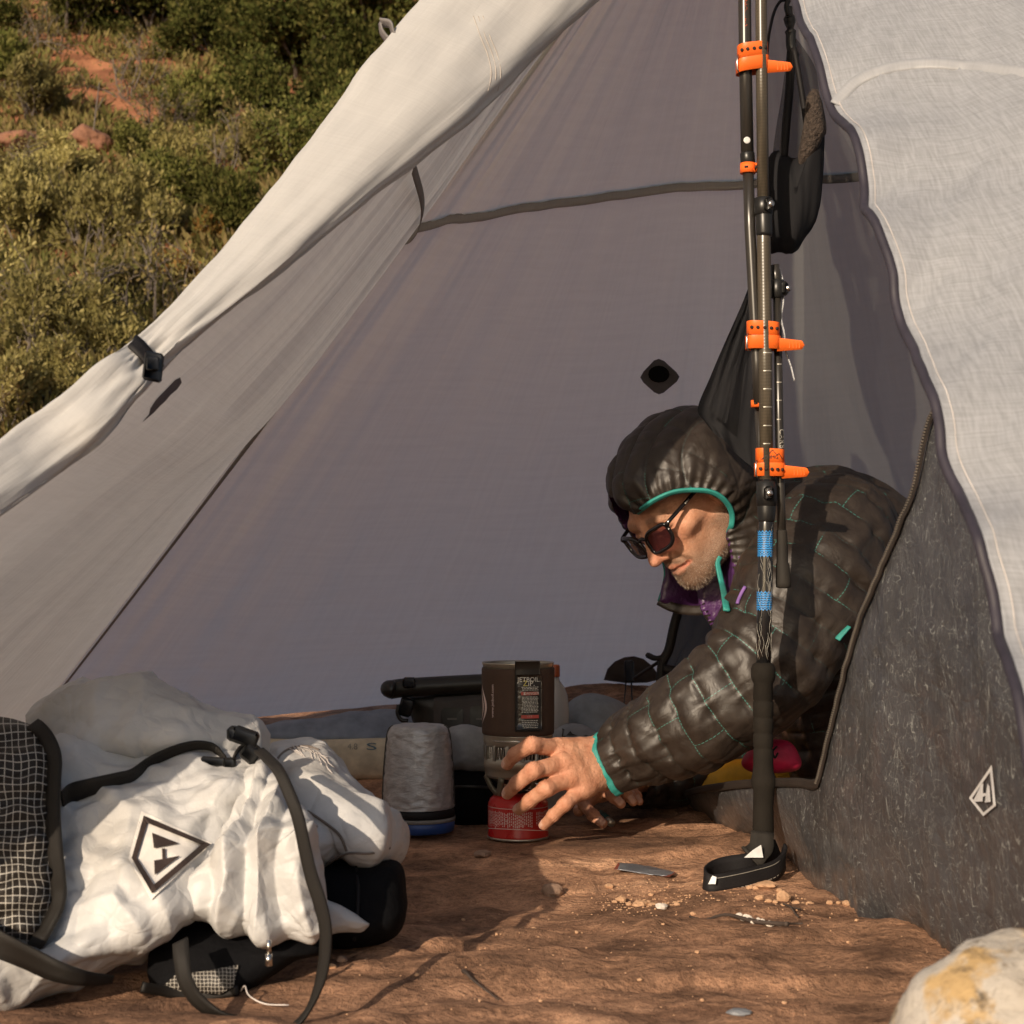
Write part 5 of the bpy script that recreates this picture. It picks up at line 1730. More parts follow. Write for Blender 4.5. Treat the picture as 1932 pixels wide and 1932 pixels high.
def head_mesh():
    f = Field((-0.095, -0.125, -0.215), (0.095, 0.145, 0.13), 0.0017)
    f.ell((0, -0.015, 0.030), (0.074, 0.096, 0.088))
    f.ell((0, 0.030, -0.030), (0.060, 0.064, 0.085), 0.03)
    f.cone((0, -0.035, -0.06), (0, -0.065, -0.21), 0.056, 0.058, 0.03)
    for s in (-1, 1):
        f.cone((s * 0.053, 0.0, -0.058), (s * 0.022, 0.070, -0.094), 0.020, 0.019, 0.025)
        f.ell((s * 0.046, 0.056, -0.018), (0.018, 0.020, 0.016), 0.022)
        f.ell((s * 0.077, -0.012, -0.012), (0.010, 0.020, 0.032), 0.008)
    f.ell((0, 0.080, -0.100), (0.022, 0.018, 0.017), 0.020)
    for s in (-1, 1):
        f.ell((s * 0.066, 0.052, -0.060), (0.018, 0.026, 0.022), 0.024, sub=True)
    f.ell((0, 0.072, -0.060), (0.033, 0.026, 0.030), 0.02)
    f.cone((-0.034, 0.080, 0.019), (0.034, 0.080, 0.019), 0.013, 0.013, 0.018)
    f.cone((0, 0.092, 0.012), (0, 0.111, -0.026), 0.0085, 0.0108, 0.010)
    f.ell((0, 0.1155, -0.0330), (0.0112, 0.0125, 0.0102), 0.007)
    for s in (-1, 1):
        f.ell((s * 0.0125, 0.100, -0.0375), (0.0085, 0.011, 0.008), 0.007)
        f.cone((s * 0.005, 0.108, -0.046), (s * 0.008, 0.102, -0.042), 0.0032, 0.003, 0.003, sub=True)
        f.ell((s * 0.031, 0.098, -0.002), (0.017, 0.014, 0.012), 0.014, sub=True)
        f.ell((s * 0.031, 0.0765, -0.001), (0.0135, 0.0125, 0.0115), 0.006)
        for zz in (0.040, 0.050, 0.059):
            f.cone((0, 0.0975 - (zz - 0.04) * 0.25, zz), (s * 0.034, 0.085 - (zz - 0.04) * 0.25, zz + 0.002), 0.0014, 0.0014, 0.003, sub=True)
        f.cone((s * 0.046, 0.083, 0.002), (s * 0.018, 0.091, 0.003), 0.0035, 0.003, 0.005)
        f.cone((s * 0.045, 0.080, -0.010), (s * 0.020, 0.086, -0.013), 0.003, 0.003, 0.005)
    up = [(-0.026, 0.082, -0.0685), (-0.014, 0.0925, -0.0645), (-0.004, 0.0975, -0.0620), (0.004, 0.0975, -0.0620), (0.014, 0.0925, -0.0645), (0.026, 0.082, -0.0685)]
    lo = [(-0.023, 0.083, -0.071), (-0.011, 0.0925, -0.0745), (0, 0.0955, -0.0755), (0.011, 0.0925, -0.0745), (0.023, 0.083, -0.071)]
    f.chain(up, [0.002, 0.0045, 0.0050, 0.0050, 0.0045, 0.002], 0.004)
    f.chain(lo, [0.002, 0.0055, 0.0062, 0.0055, 0.002], 0.004)
    slit = [(-0.025, 0.089, -0.0690), (-0.012, 0.100, -0.0688), (0, 0.104, -0.0690), (0.012, 0.100, -0.0688), (0.025, 0.089, -0.0690)]
    f.chain2 = None
    for a, b in zip(slit[:-1], slit[1:]):
        f.cone(a, b, 0.0036, 0.0036, 0.002, sub=True)
    for s in (-1, 1):                                    # folds from nose to mouth
        f.cone((s * 0.020, 0.098, -0.042), (s * 0.033, 0.088, -0.068), 0.0032, 0.003, 0.006, sub=True)
    V, F = f.mesh()
    V = relax(V, F, 2, 0.5)
    N = vnormals(V, F)
    V = V + N * (0.0006 * fbm(V * 90, 3, 5))[:, None]
    x, y, z = V.T
    def segd(pts):
        d = np.full(len(V), 9.0)
        for a, b in zip(pts[:-1], pts[1:]):
            a, b = np.array(a), np.array(b)
            t = np.clip(((V - a) @ (b - a)) / ((b - a) @ (b - a)), 0, 1)
            d = np.minimum(d, np.linalg.norm(V - a - t[:, None] * (b - a), axis=1))
        return d
    lip = np.clip((0.0078 - np.minimum(segd(up), segd(lo))) / 0.003, 0, 1)
    beard = ss((-0.038 - z + 0.25 * np.maximum(0, 0.055 - y)) / 0.02) * ss((y + 0.03) / 0.03) * (1 - lip)
    beard = beard * (1 - 0.75 * np.exp(-((np.abs(x) - 0.040) / 0.016) ** 2 - ((z + 0.045) / 0.02) ** 2))
    beard = beard * ss((z + 0.16) / 0.04)
    brow = np.exp(-((z - 0.0205 - 0.004 * np.sin(np.abs(x) * 50)) / 0.0055) ** 2) * ss((np.abs(x) - 0.010) / 0.006) * ss((0.054 - np.abs(x)) / 0.008) * ss((y - 0.06) / 0.01)
    red = np.exp(-((x / 0.02) ** 2 + ((y - 0.112) / 0.02) ** 2 + ((z + 0.033) / 0.016) ** 2)) + 0.6 * np.exp(-((np.abs(x) - 0.045) / 0.02) ** 2 - ((z + 0.02) / 0.02) ** 2)
    return V, F, dict(beard=beard, lip=lip, brow=brow, red=np.clip(red, 0, 1))

def hand_mesh(J, wrist, fore, pr, h=0.0013, tend=True):
    """J: finger joint chains (world), each [(point, radius)...] starting at the knuckle; wrist: points across it"""
    allp = np.array([p for c in J for p, r in c] + [p for p, r in wrist] + [fore[0]])
    f = Field(allp.min(0) - 0.04, allp.max(0) + 0.04, h)
    mid = np.mean([p for p, r in wrist], 0)
    rw = np.mean([r for p, r in wrist])
    for p, r in wrist:
        f.cone(fore[0], p, fore[1], r, 0.02)
    for c in J[:4]:
        t = [np.linalg.norm(c[0][0] - p) for p, r in wrist]
        w_ = wrist[int(np.argmin(t))]
        f.cone(w_[0], c[0][0], w_[1], pr, 0.016)
    for a, b in zip(J[:3], J[1:4]):
        f.cone(a[0][0] * 0.86 + mid * 0.14, b[0][0] * 0.86 + mid * 0.14, pr * 0.85, pr * 0.85, 0.012)
    for c in J:
        for (a, ra), (b, rb_) in zip(c[:-1], c[1:]):
            m = a * 0.5 + b * 0.5
            f.cone(a, b, ra, rb_, 0.005)
        f.ell(c[0][0] + V3(-0.001, -0.003, 0.001), (c[0][1] * 0.98,) * 3, 0.006)
    if tend:
        for c in J[:4]:
            k = c[0][0] + V3(-0.002, -0.0075, 0.002)
            w_ = mid + V3(-0.004, -rw * 0.70, 0.002) + (k - mid) * 0.18 * V3(0, 0, 1)
            f.cone(k, w_, 0.0048, 0.0034, 0.004)
    V, F = f.mesh()
    V = relax(V, F, 2, 0.5)
    nail = np.zeros(len(V))
    crease = np.zeros(len(V))
    for c in J:
        a, b = c[-2][0], c[-1][0]
        t = unit(b - a)
        dor = V3(-0.25, -0.75, 0.6)
        dor = unit(dor - t * np.dot(dor, t))
        q = V - (b - t * 0.001)
        al, up_ = q @ t, q @ dor
        si = q @ np.cross(t, dor)
        r = c[-1][1]
        nail = np.maximum(nail, ss((up_ - r * 0.45) / 0.0015) * ss((0.0075 - np.abs(al)) / 0.002) * ss((r * 0.78 - np.abs(si)) / 0.0015))
        for p, r_ in c[1:-1]:
            d = np.linalg.norm(V - p, axis=1)
            crease = np.maximum(crease, ss((r_ * 1.6 - d) / 0.004))
    N = vnormals(V, F)
    V = V + N * (0.0012 * fbm(V * 75, 3, 6) + crease * 0.0008 * np.sin((V @ unit(V3(-1, 0, -0.5))) * 3600) + 0.0004 * nail)[:, None]
    redd = 0.25 + 0.5 * fbm(V * 45, 3, 16)
    for c in J:
        for p, r_ in c[:-1]:
            redd = np.maximum(redd, 0.9 * np.exp(-(np.linalg.norm(V - p, axis=1) / (r_ * 1.2)) ** 2))
        redd = np.maximum(redd, 0.7 * np.exp(-(np.linalg.norm(V - c[-1][0], axis=1) / 0.009) ** 2))
    return V, F, nail, np.clip(redd * (1 - nail), 0, 1)

q = NT('skin')
v = q.coord('Object')
def attr(n):
    a = q.n('ShaderNodeAttribute', attribute_name=n)
    return a.outputs['Fac']
n1 = q.noise(v, 70, 4, 0.6)
n2 = q.noise(v, 900, 2, 0.6)
n3 = q.noise(v, 1500, 2, 0.7)
base = q.ramp(n1, [(0.32, (0.52, 0.245, 0.14)), (0.68, (0.70, 0.38, 0.245))])
base = q.mix(q.math('MULTIPLY', attr('red'), 0.55), base, (0.56, 0.19, 0.12))
hair = q.ramp(n3, [(0.42, (0.075, 0.045, 0.030)), (0.55, (0.21, 0.135, 0.09)), (0.7, (0.36, 0.29, 0.23))])
base = q.mix(q.math('MULTIPLY', attr('beard'), 0.85), base, hair)
base = q.mix(q.math('MULTIPLY', attr('brow'), q.math('MULTIPLY_ADD', n2, 0.8, 0.2)), base, (0.10, 0.055, 0.03))
base = q.mix(q.math('MULTIPLY', attr('lip'), 0.7), base, (0.42, 0.125, 0.09))
base = q.mix(q.math('MULTIPLY', attr('nail'), 0.75), base, (0.74, 0.47, 0.38))
h_ = q.math('ADD', q.math('MULTIPLY', n2, 0.5), q.math('MULTIPLY', q.noise(v, 260, 4), 0.8))
q.set(base, q.math('MULTIPLY_ADD', attr('nail'), -0.18, 0.48), 0, q.bump(h_, 0.8, 0.0022), 0.42)
q.b.inputs['Subsurface Weight'].default_value = 0.05
q.b.inputs['Subsurface Radius'].default_value = (0.006, 0.0022, 0.0012)
q.b.inputs['Subsurface Scale'].default_value = 1.0
M_SKIN = q.m

def J(*a):
    return [(P(x, y, Y), r) for x, y, Y, r in a]
left = [J((1052, 1413, 2.215, 0.0125), (1003, 1405, 2.175, 0.0112), (973, 1423, 2.188, 0.0096), (957, 1442, 2.205, 0.0083)),
        J((1062, 1441, 2.197, 0.0130), (1007, 1454, 2.160, 0.0112), (976, 1477, 2.178, 0.0096), (958, 1497, 2.200, 0.0084)),
        J((1076, 1468, 2.197, 0.0125), (1030, 1488, 2.163, 0.0108), (999, 1511, 2.182, 0.0092), (979, 1527, 2.206, 0.0081)),
        J((1096, 1490, 2.205, 0.0116), (1066, 1517, 2.178, 0.0096), (1045, 1538, 2.192, 0.0083), (1026, 1557, 2.212, 0.0074)),
        J((1090, 1440, 2.285, 0.014), (1050, 1456, 2.345, 0.0129), (1022, 1476, 2.365, 0.0106), (1006, 1492, 2.36, 0.008))]
wl = J((1146, 1418, 2.262, 0.0225), (1150, 1446, 2.258, 0.0225), (1154, 1470, 2.262, 0.0150))
LH = hand_mesh(left, wl, (P(1230, 1418, 2.25), 0.030), 0.0150)
right = [J((1122, 1497, 2.43, 0.0105), (1102, 1519, 2.395, 0.0092), (1120, 1539, 2.365, 0.0084), (1137, 1553, 2.352, 0.0074)),
         J((1142, 1484, 2.43, 0.0105), (1140, 1490, 2.385, 0.0094), (1158, 1504, 2.362, 0.0084), (1171, 1516, 2.352, 0.0074)),
         J((1162, 1480, 2.44, 0.0100), (1172, 1486, 2.40, 0.0090), (1186, 1500, 2.385, 0.0080), (1194, 1512, 2.38, 0.0070)),
         J((1180, 1482, 2.45, 0.0095), (1192, 1490, 2.42, 0.0080), (1200, 1502, 2.41, 0.0072), (1206, 1512, 2.405, 0.0064)),
         J((1120, 1500, 2.47, 0.012), (1100, 1520, 2.46, 0.0105), (1092, 1530, 2.43, 0.0088))]
wr_ = J((1176, 1462, 2.50, 0.022), (1196, 1468, 2.50, 0.020))
RH = hand_mesh(right, wr_, (P(1250, 1450, 2.56), 0.030), 0.0150, tend=False)

# sleeves, trunk: lofts that carry their own quilting
def bodyloft(C, e2, a, b, n):
    """oval rings along C; a = half width across, b = half width along e2"""
    T, _, _ = frames(C)
    e2 = np.broadcast_to(np.asarray(e2, float), C.shape)
    e2 = unit(e2 - T * np.sum(e2 * T, -1, keepdims=True))
    e1 = np.cross(T, e2)
    t = np.linspace(0, 2 * np.pi, n, endpoint=False)
    a, b = np.asarray(a)[:, None, None], np.asarray(b)[:, None, None]
    G = C[:, None] + a * np.cos(t)[None, :, None] * e1[:, None] + b * np.sin(t)[None, :, None] * e2[:, None]
    return G

def quilted(name, G, mat, parent, rowlen=0.037, collen=0.09, puff=0.0075, seed=1, wrink=0.004, v0=0.0):
    m, n = G.shape[:2]
    C = G.mean(1)
    L = np.concatenate([[0], np.cumsum(np.linalg.norm(np.diff(C, axis=0), axis=1))])
    circ = np.mean(np.linalg.norm(np.roll(G, -1, 1) - G, axis=-1).sum(1))
    nc = max(3, round(circ / collen))
    Uc = np.broadcast_to(np.arange(n)[None] * nc / n, (m, n))
    Vc = np.broadcast_to((L[:, None] + v0) / rowlen, (m, n))
    Vw = Vc + 0.10 * np.sin(Uc * 2.1 + seed) + 0.16 * fbm(np.stack([Uc * 0.8, Vc * 0.4, 0 * Uc], -1), 2, seed)
    row = np.floor(Vw)
    fv = Vw - row
    fu = np.mod(Uc + 0.5 * np.mod(row, 2), 1)
    pf = (4 * fv * (1 - fv)) ** 0.5 * (0.55 + 0.45 * (4 * fu * (1 - fu)) ** 0.35)
    N = gnormals(G, True)
    if np.mean(np.sum(N * (G - C[:, None]), -1)) < 0:
        N = -N
    near = (1 - (4 * fv * (1 - fv))) ** 1.5
    rad = fbm(np.stack([Uc * 7, Vc * 0.5, 0 * Uc + seed], -1), 3, seed + 3)
    fold = crumple(np.stack([Uc * 0.9 + Vc * 0.25, Vc * 0.42 - Uc * 0.2, 0 * Uc + seed], -1), 2, seed + 21)
    wr = fbm(G * 24, 3, seed + 5)
    cre = facet(G * 15, 2, seed + 9, 0.5)
    G = G + N * (puff * (pf - 0.6) * (0.75 + 0.8 * fbm(G * 11, 2, seed + 31)) + wrink * (1.7 * (0.25 + near) * rad + 0.7 * wr) + 0.0085 * cre + 0.0085 * fold)[..., None]
    # store uv per corner so that the seam of the tube does not smear
    F = gridF(m, n, True)
    uvv = np.stack([Uc, Vw], -1).reshape(-1, 2)
    fu_ = uvv[F]
    jl = (F[:, 0] % n) == n - 1
    fu_[jl, 1, 0] += nc
    fu_[jl, 2, 0] += nc
    me_uv = fu_.reshape(-1, 2)
    o = mk(name, G.reshape(-1, 3), F, mat, parent, uv=me_uv)
    return o, G

def jacketmat():
    q = NT('quilted_jacket_cloth')
    t = q.n('ShaderNodeTexCoord')
    sep = q.n('ShaderNodeSeparateXYZ')
    q.l(t.outputs['UV'], sep.inputs[0])
    u, v = sep.outputs[0], sep.outputs[1]
    row = q.math('FLOOR', v)
    fv = q.math('FRACT', v)
    fu = q.math('FRACT', q.math('ADD', u, q.math('MULTIPLY', q.math('MODULO', row, 2.0), 0.5)))
    lv = q.math('GREATER_THAN', q.math('ABSOLUTE', q.math('SUBTRACT', fv, 0.5)), 0.485)
    lu = q.math('GREATER_THAN', q.math('ABSOLUTE', q.math('SUBTRACT', fu, 0.5)), 0.4945)
    da = q.math('GREATER_THAN', q.math('FRACT', q.math('MULTIPLY', u, 19.0)), 0.30)
    db = q.math('GREATER_THAN', q.math('FRACT', q.math('MULTIPLY', v, 8.0)), 0.30)
    st = q.math('MAXIMUM', q.math('MULTIPLY', lv, da), q.math('MULTIPLY', lu, db))
    o = q.coord('Object')
    part = q.math('GREATER_THAN', q.noise(o, 9, 2), 0.53)
    n = q.noise(o, 45, 5, 0.6)
    c = q.ramp(n, [(0.35, (0.019, 0.0135, 0.0105)), (0.65, (0.031, 0.023, 0.018))])
    thr = q.mix(part, (0.025, 0.032, 0.030), (0.04, 0.15, 0.13))
    c = q.mix(st, c, thr)
    w1 = q.noise(q.coord('Object', (1, 1, 1), (0.4, 0.2, 0.8)), 26, 3, 0.5, 1.0)
    hgt = q.math('ADD', w1, q.math('MULTIPLY', q.noise(o, 900, 2), 0.08))
    q.set(c, q.math('MULTIPLY_ADD', n, 0.18, 0.38), 0, q.bump(hgt, 0.28, 0.010), 0.55)
    return q.m
M_JACK = jacketmat()
M_TEAL = simple('teal_trim', (0.030, 0.27, 0.24), 0.6, bump=0.2, bs=600)
M_PURP = simple('purple_lining', (0.060, 0.018, 0.085), 0.38, bump=0.6, bs=60, bd=0.006)

sk = crom([(*P(1612, 962, 2.40), 0.045, 0), (*P(1592, 988, 2.35), 0.080, 0), (*P(1562, 1036, 2.285), 0.096, 0), (*P(1522, 1110, 2.245), 0.096, 0), (*P(1474, 1202, 2.21), 0.090, 0), (*P(1420, 1278, 2.19), 0.081, 0),
           (*P(1345, 1336, 2.195), 0.073, 0), (*P(1265, 1382, 2.215), 0.065, 0), (*P(1205, 1412, 2.235), 0.054, 0), (*P(1152, 1436, 2.252), 0.0415, 0)], 190)
G = bodyloft(sk[:, :3], V3(0, 1, 0), sk[:, 3], sk[:, 3] * 0.94, 128)

# body: head, neck, trunk and arms under the clothes, hands
parts_, A_ = [], {}
hV, hF, hA = head_mesh()
def capsmesh(pts, rad, h=0.012):
    pts = np.array(pts)
    f = Field(pts.min(0) - max(rad) - 0.03, pts.max(0) + max(rad) + 0.03, h)
    f.chain(pts, rad, 0.03)
    return f.mesh()
tr = [hw((0, -0.05, -0.17)), P(1470, 1060, 2.45), P(1560, 1150, 2.48), P(1650, 1300, 2.50), P(1690, 1440, 2.52)]
bodyV, bodyF = capsmesh(tr, [0.05, 0.09, 0.13, 0.13, 0.14])
arm1V, arm1F = capsmesh([P(1585, 1040, 2.33), P(1522, 1115, 2.25), P(1420, 1285, 2.19), P(1230, 1418, 2.25)], [0.050, 0.048, 0.042, 0.031], 0.008)
arm2V, arm2F = capsmesh([P(1440, 1130, 2.58), P(1400, 1320, 2.62), P(1250, 1450, 2.56)], [0.06, 0.05, 0.031], 0.008)
Vs, Fs, n0 = [], [], 0
AT = {k: [] for k in ('beard', 'lip', 'brow', 'red', 'nail')}
for V_, F_, at in ((hw(hV), hF, hA), (LH[0], LH[1], {'nail': LH[2], 'red': LH[3]}), (RH[0], RH[1], {'nail': RH[2], 'red': RH[3]}), (bodyV, bodyF, {}), (arm1V, arm1F, {}), (arm2V, arm2F, {})):
    Vs.append(V_)
    Fs.append(np.asarray(F_) + n0)
    n0 += len(V_)
    for k in AT:
        AT[k].append(at.get(k, np.zeros(len(V_))))
person = mk('person', np.vstack(Vs), np.vstack(Fs), M_SKIN, base=P(1660, 1480, 2.5), attrs={k: np.concatenate(x) for k, x in AT.items()})
tag(person, 'bearded camper in sunglasses and dark quilted hooded jacket reaching for the stove', 'person')

hb_ = hA['beard']
hn_ = vnormals(hV, hF)
rgb = np.random.default_rng(12)
pk_i = rgb.choice(len(hV), 9000, p=hb_ ** 2 / (hb_ ** 2).sum())
p0 = hV[pk_i] + rgb.normal(0, 0.0006, (9000, 3))
dn = unit(hn_[pk_i] * 0.75 + np.array([0, 0.10, -0.65]) + rgb.normal(0, 0.35, (9000, 3)))
wd_ = unit(np.cross(dn, rgb.normal(0, 1, (9000, 3)))) * 0.00020
ln_ = (0.0022 + 0.0030 * rgb.random((9000, 1))) * (0.5 + 0.7 * ss((-0.075 - hV[pk_i][:, 2:]) / 0.03))
hv_ = np.stack([p0 - wd_, p0 + wd_, p0 + dn * ln_], 1).reshape(-1, 3)
qh = NT('stubble_hair')
gh = qh.n('ShaderNodeNewGeometry')
qh.set(qh.ramp(gh.outputs['Random Per Island'], [(0.0, (0.10, 0.062, 0.04)), (0.45, (0.26, 0.17, 0.11)), (0.75, (0.40, 0.31, 0.23)), (1.0, (0.58, 0.54, 0.50))]), 0.5)
tag(mk('beard', hw(hv_), np.arange(27000).reshape(-1, 3), qh.m, person, smooth=False), kind='stuff')

slv, SG = quilted('jacket_sleeve', G, M_JACK, person, seed=3)
def cuffring(Gr, tan, name):
    c = Gr.mean(0)
    R = c + (Gr - c) * 1.03
    V, F, uv = ribbon(np.vstack([R, R[:2]]), tan, 0.009, 0.003)
    return mk(name, V, F, M_TEAL, person)
cuffring(SG[-1], unit(SG[-1].mean(0) - SG[-6].mean(0)), 'cuff_trim')
sk2 = crom([(*P(1450, 1110, 2.60), 0.085), (*P(1415, 1300, 2.66), 0.075), (*P(1300, 1440, 2.60), 0.058), (*P(1215, 1472, 2.53), 0.044), (*P(1190, 1472, 2.51), 0.040)], 90)
G = bodyloft(sk2[:, :3], V3(0, 1, 0), sk2[:, 3], sk2[:, 3], 80)
quilted('jacket_sleeve', G, M_JACK, person, seed=8)
sk3 = crom([(*P(1395, 1035, 2.45), 0.070, 0.10), (*P(1450, 1050, 2.46), 0.130, 0.145), (*P(1550, 1085, 2.47), 0.168, 0.175), (*P(1630, 1190, 2.49), 0.178, 0.170), (*P(1672, 1320, 2.50), 0.172, 0.170), (*P(1690, 1440, 2.50), 0.165, 0.165), (*P(1693, 1490, 2.50), 0.160, 0.160)], 150)
G = bodyloft(sk3[:, :3], V3(0, 1, 0), sk3[:, 3], sk3[:, 4], 170)
quilted('jacket_body', G, M_JACK, person, rowlen=0.042, collen=0.10, seed=5)
# trousers, folded under him inside the tent
tl = crom([(*P(1690, 1430, 2.5), 0.15), (*V3(0.66, 2.52, 0.16), 0.13), (*V3(0.86, 2.46, 0.14), 0.11), (*V3(1.05, 2.40, 0.12), 0.09)], 50)
G = bodyloft(tl[:, :3], V3(0, 1, 0), tl[:, 3], tl[:, 3], 48)
mk('trousers', G.reshape(-1, 3), gridF(50, 48, True), M_BLACKCLOTH, person)

# hood and collar
def hood():
    f = Field((P(1130, 700, 2.42) + V3(0, -0.26, 0))[0:3] * V3(1, 1, 0) + V3(0, 0, 0.25), V3(0.46, 2.68, 0.66), 0.0030)
    K = P(1302, 915, 2.42)
    R = HM
    f.ell(K + V3(0.0, 0, 0.006), (0.113, 0.128, 0.113))
    f.ell(P(1245, 925, 2.38), (0.072, 0.090, 0.068), 0.05)
    f.cone(P(1335, 930, 2.46), P(1450, 1080, 2.46), 0.092, 0.110, 0.05)
    f.cone(P(1385, 1040, 2.40), P(1420, 1120, 2.40), 0.055, 0.070, 0.04)
    # hollow for the head, then the face opening as seen from the left front
    f.ell(HO + HS * (R @ V3(0, -0.004, 0.012)), (0.083, 0.108, 0.104), 0.012, R=R, sub=True)
    f.cone(HO + HS * (R @ V3(0, 0.03, -0.05)), HO + HS * (R @ V3(0, 0.20, -0.09)), 0.066, 0.12, 0.01, sub=True)
    op = np.array([(1178, 986), (1206, 966), (1235, 946), (1270, 932), (1305, 928), (1340, 932), (1362, 944), (1376, 964), (1377, 990), (1364, 1020), (1355, 1052), (1362, 1095), (1371, 1150), (1374, 1200), (1250, 1210), (1080, 1200), (1060, 1040), (1120, 990)], float)
    sl, p = f.win(f.lo, f.lo + f.n * f.h)
    q2 = proj(p)
    x, y = q2[..., 0], q2[..., 1]
    ins = np.zeros(x.shape, bool)
    dist = np.full(x.shape, 1e9)
    for i in range(len(op)):
        a, b = op[i - 1], op[i]
        cond = ((a[1] > y) != (b[1] > y)) & (x < (b[0] - a[0]) * (y - a[1]) / (b[1] - a[1] + 1e-9) + a[0])
        ins ^= cond
        t = np.clip(((x - a[0]) * (b - a)[0] + (y - a[1]) * (b - a)[1]) / ((b - a) @ (b - a)), 0, 1)
        dist = np.minimum(dist, np.hypot(x - a[0] - t * (b - a)[0], y - a[1] - t * (b - a)[1]))
    sd_ = np.where(ins, -dist, dist) * 2.4 / FPX
    lim = (p[..., 1] - (HO[1] + 0.03)) + 0.35 * (x - 1250) * 2.4 / FPX * 0
    sd_ = np.maximum(sd_, lim)
    f.d = np.maximum(f.d, -sd_.astype(np.float32))
    V, F = f.mesh()
    V = relax(V, F, 2, 0.5)
    return V, F, op
V, F, OPX = hood()
N_ = vnormals(V, F)
loc = (V - HO) @ HM / HS
ph = np.arctan2(loc[:, 2] + 0.02, loc[:, 1] + 0.01)                       # front-to-back angle
Uc = ph * 0.125 / 0.085
Vc = (loc[:, 0] + 0.3 + 0.010 * np.sin(ph * 2)) / 0.040
row = np.floor(Vc)
fv = Vc - row
fu = np.mod(Uc + 0.5 * np.mod(row, 2), 1)
pf = (4 * fv * (1 - fv)) ** 0.5 * (0.55 + 0.45 * (4 * fu * (1 - fu)) ** 0.35)
px = proj(V)
dop = np.full(len(V), 1e9)
for i in range(len(OPX)):
    a, b = OPX[i - 1], OPX[i]
    t = np.clip(((px - a) @ (b - a)) / ((b - a) @ (b - a)), 0, 1)
    dop = np.minimum(dop, np.linalg.norm(px - a - t[:, None] * (b - a), axis=1))
gath = np.exp(-np.maximum(0, dop - 6) / 26.0) * ss((dop - 3) / 8)
ruff = np.sin(np.arctan2(px[:, 1] - 1040, px[:, 0] - 1290) * 46 + 2.2 * vn(V * 30, 3)) * gath
outer = np.sum(N_ * (V - (HO + HM @ V3(0, -0.01, 0.0))), -1) > -0.01
V = V + N_ * (outer * (0.0075 * (pf - 0.6) * ss((dop - 8) / 18) + 0.0026 * ruff + 0.003 * fbm(V * 22, 2, 4) + 0.008 * facet(V * 15, 2, 6, 0.5)))[:, None]
# lining faces look inwards to the head
fc = V[F].mean(1)
fn = np.cross(V[F[:, 2]] - V[F[:, 0]], V[F[:, 3]] - V[F[:, 1]])
hc = HO + HS * (HM @ V3(0, 0.01, -0.02))
inward = np.sum(fn * (fc - hc), -1) < 0
def sub(V, F, m):
    Fm = F[m]
    u_, inv = np.unique(Fm, return_inverse=True)
    return V[u_], inv.reshape(Fm.shape), u_
Vo, Fo, uo = sub(V, F, ~inward)
Vi, Fi, ui = sub(V, F, inward)
hood_o = mk('hood', Vo, Fo, M_JACK, person, uv=np.stack([Uc, Vc], -1)[uo])
mk('hood_lining', Vi, Fi, M_PURP, hood_o)
T_H = bvh([hood_o])
rim = crom([(1183, 983), (1206, 964), (1235, 944), (1270, 929), (1305, 925), (1340, 928), (1364, 941), (1379, 963), (1380, 990), (1368, 1020), (1359, 1052)], 60)
pts3 = []
for i, (x, y) in enumerate(rim):
    t_ = unit(rim[min(i + 1, 59)] - rim[max(i - 1, 0)])
    nn = np.array([t_[1], -t_[0]])
    best = None
    for k in (1.0, 3.0, 5.0, 8.0):
        q_ = cast(T_H, x + nn[0] * k, y + nn[1] * k, 0.002)
        if q_ is not None:
            best = q_
            break
    Yb = best[1] if best is not None else (pts3[-1][1] if pts3 else 2.35)
    pts3.append(P(x, y, Yb))
pts3 = np.array(pts3)
for _ in range(8):
    pts3[1:-1] = 0.5 * pts3[1:-1] + 0.25 * (pts3[2:] + pts3[:-2])
pts3 = PP([(x, y, max(2.2, p_[1] - 0.002)) for (x, y), p_ in zip(rim, pts3)])
Wd = unit(pts3 - P(1280, 1010, 2.36))
mk('hood_trim', *ribbon(pts3, Wd, 0.0078, 0.0035)[:2], M_TEAL, hood_o)
# open collar: near zip edge in teal, far lapel with purple inside
T_C = bvh([hood_o, slv, [o for o in person.children if o.name.startswith('jacket_body')][0]])
zq = crom([(1359, 1050), (1354, 1062), (1358, 1085), (1365, 1115), (1371, 1152)], 30)
zp3 = []
for x, y in zq:
    q_ = cast(T_C, x + 6, y, 0.004)
    zp3.append([x, y, min(2.36, q_[1]) if q_ is not None else 2.3])
zp3 = np.array(zp3)
for _ in range(10):
    zp3[1:-1, 2] = 0.5 * zp3[1:-1, 2] + 0.25 * (zp3[2:, 2] + zp3[:-2, 2])
zp3[:, 2] -= 0.004
zp3 = PP(zp3)
mk('collar_trim', *ribbon(zp3, V3(1, 0.3, 0), np.linspace(0.0065, 0.009, 30), 0.0035)[:2], M_TEAL, person)
lap = [(1253, 1056), (1262, 1062), (1290, 1070), (1335, 1078), (1372, 1090), (1378, 1150), (1345, 1146), (1300, 1150), (1272, 1146), (1246, 1134), (1250, 1110), (1256, 1085)]
V, F = pillow(lap, lambda x, y: 2.50 + 0.0004 * (x - 1300), 0.012, 70, 14, 4, smooth_poly=False, disp=lambda G: 0.006 * crumple(G * 22, 2, 4))
lp_ = mk('collar_lapel', V, F, M_PURP, person)
mk('lapel_trim', *ribbon(crom([P(1252, 1054, 2.495), P(1257, 1080, 2.487), P(1253, 1108, 2.487), P(1245, 1135, 2.49)], 20), V3(1, 0.2, 0), 0.0075, 0.003)[:2], M_TEAL, lp_)
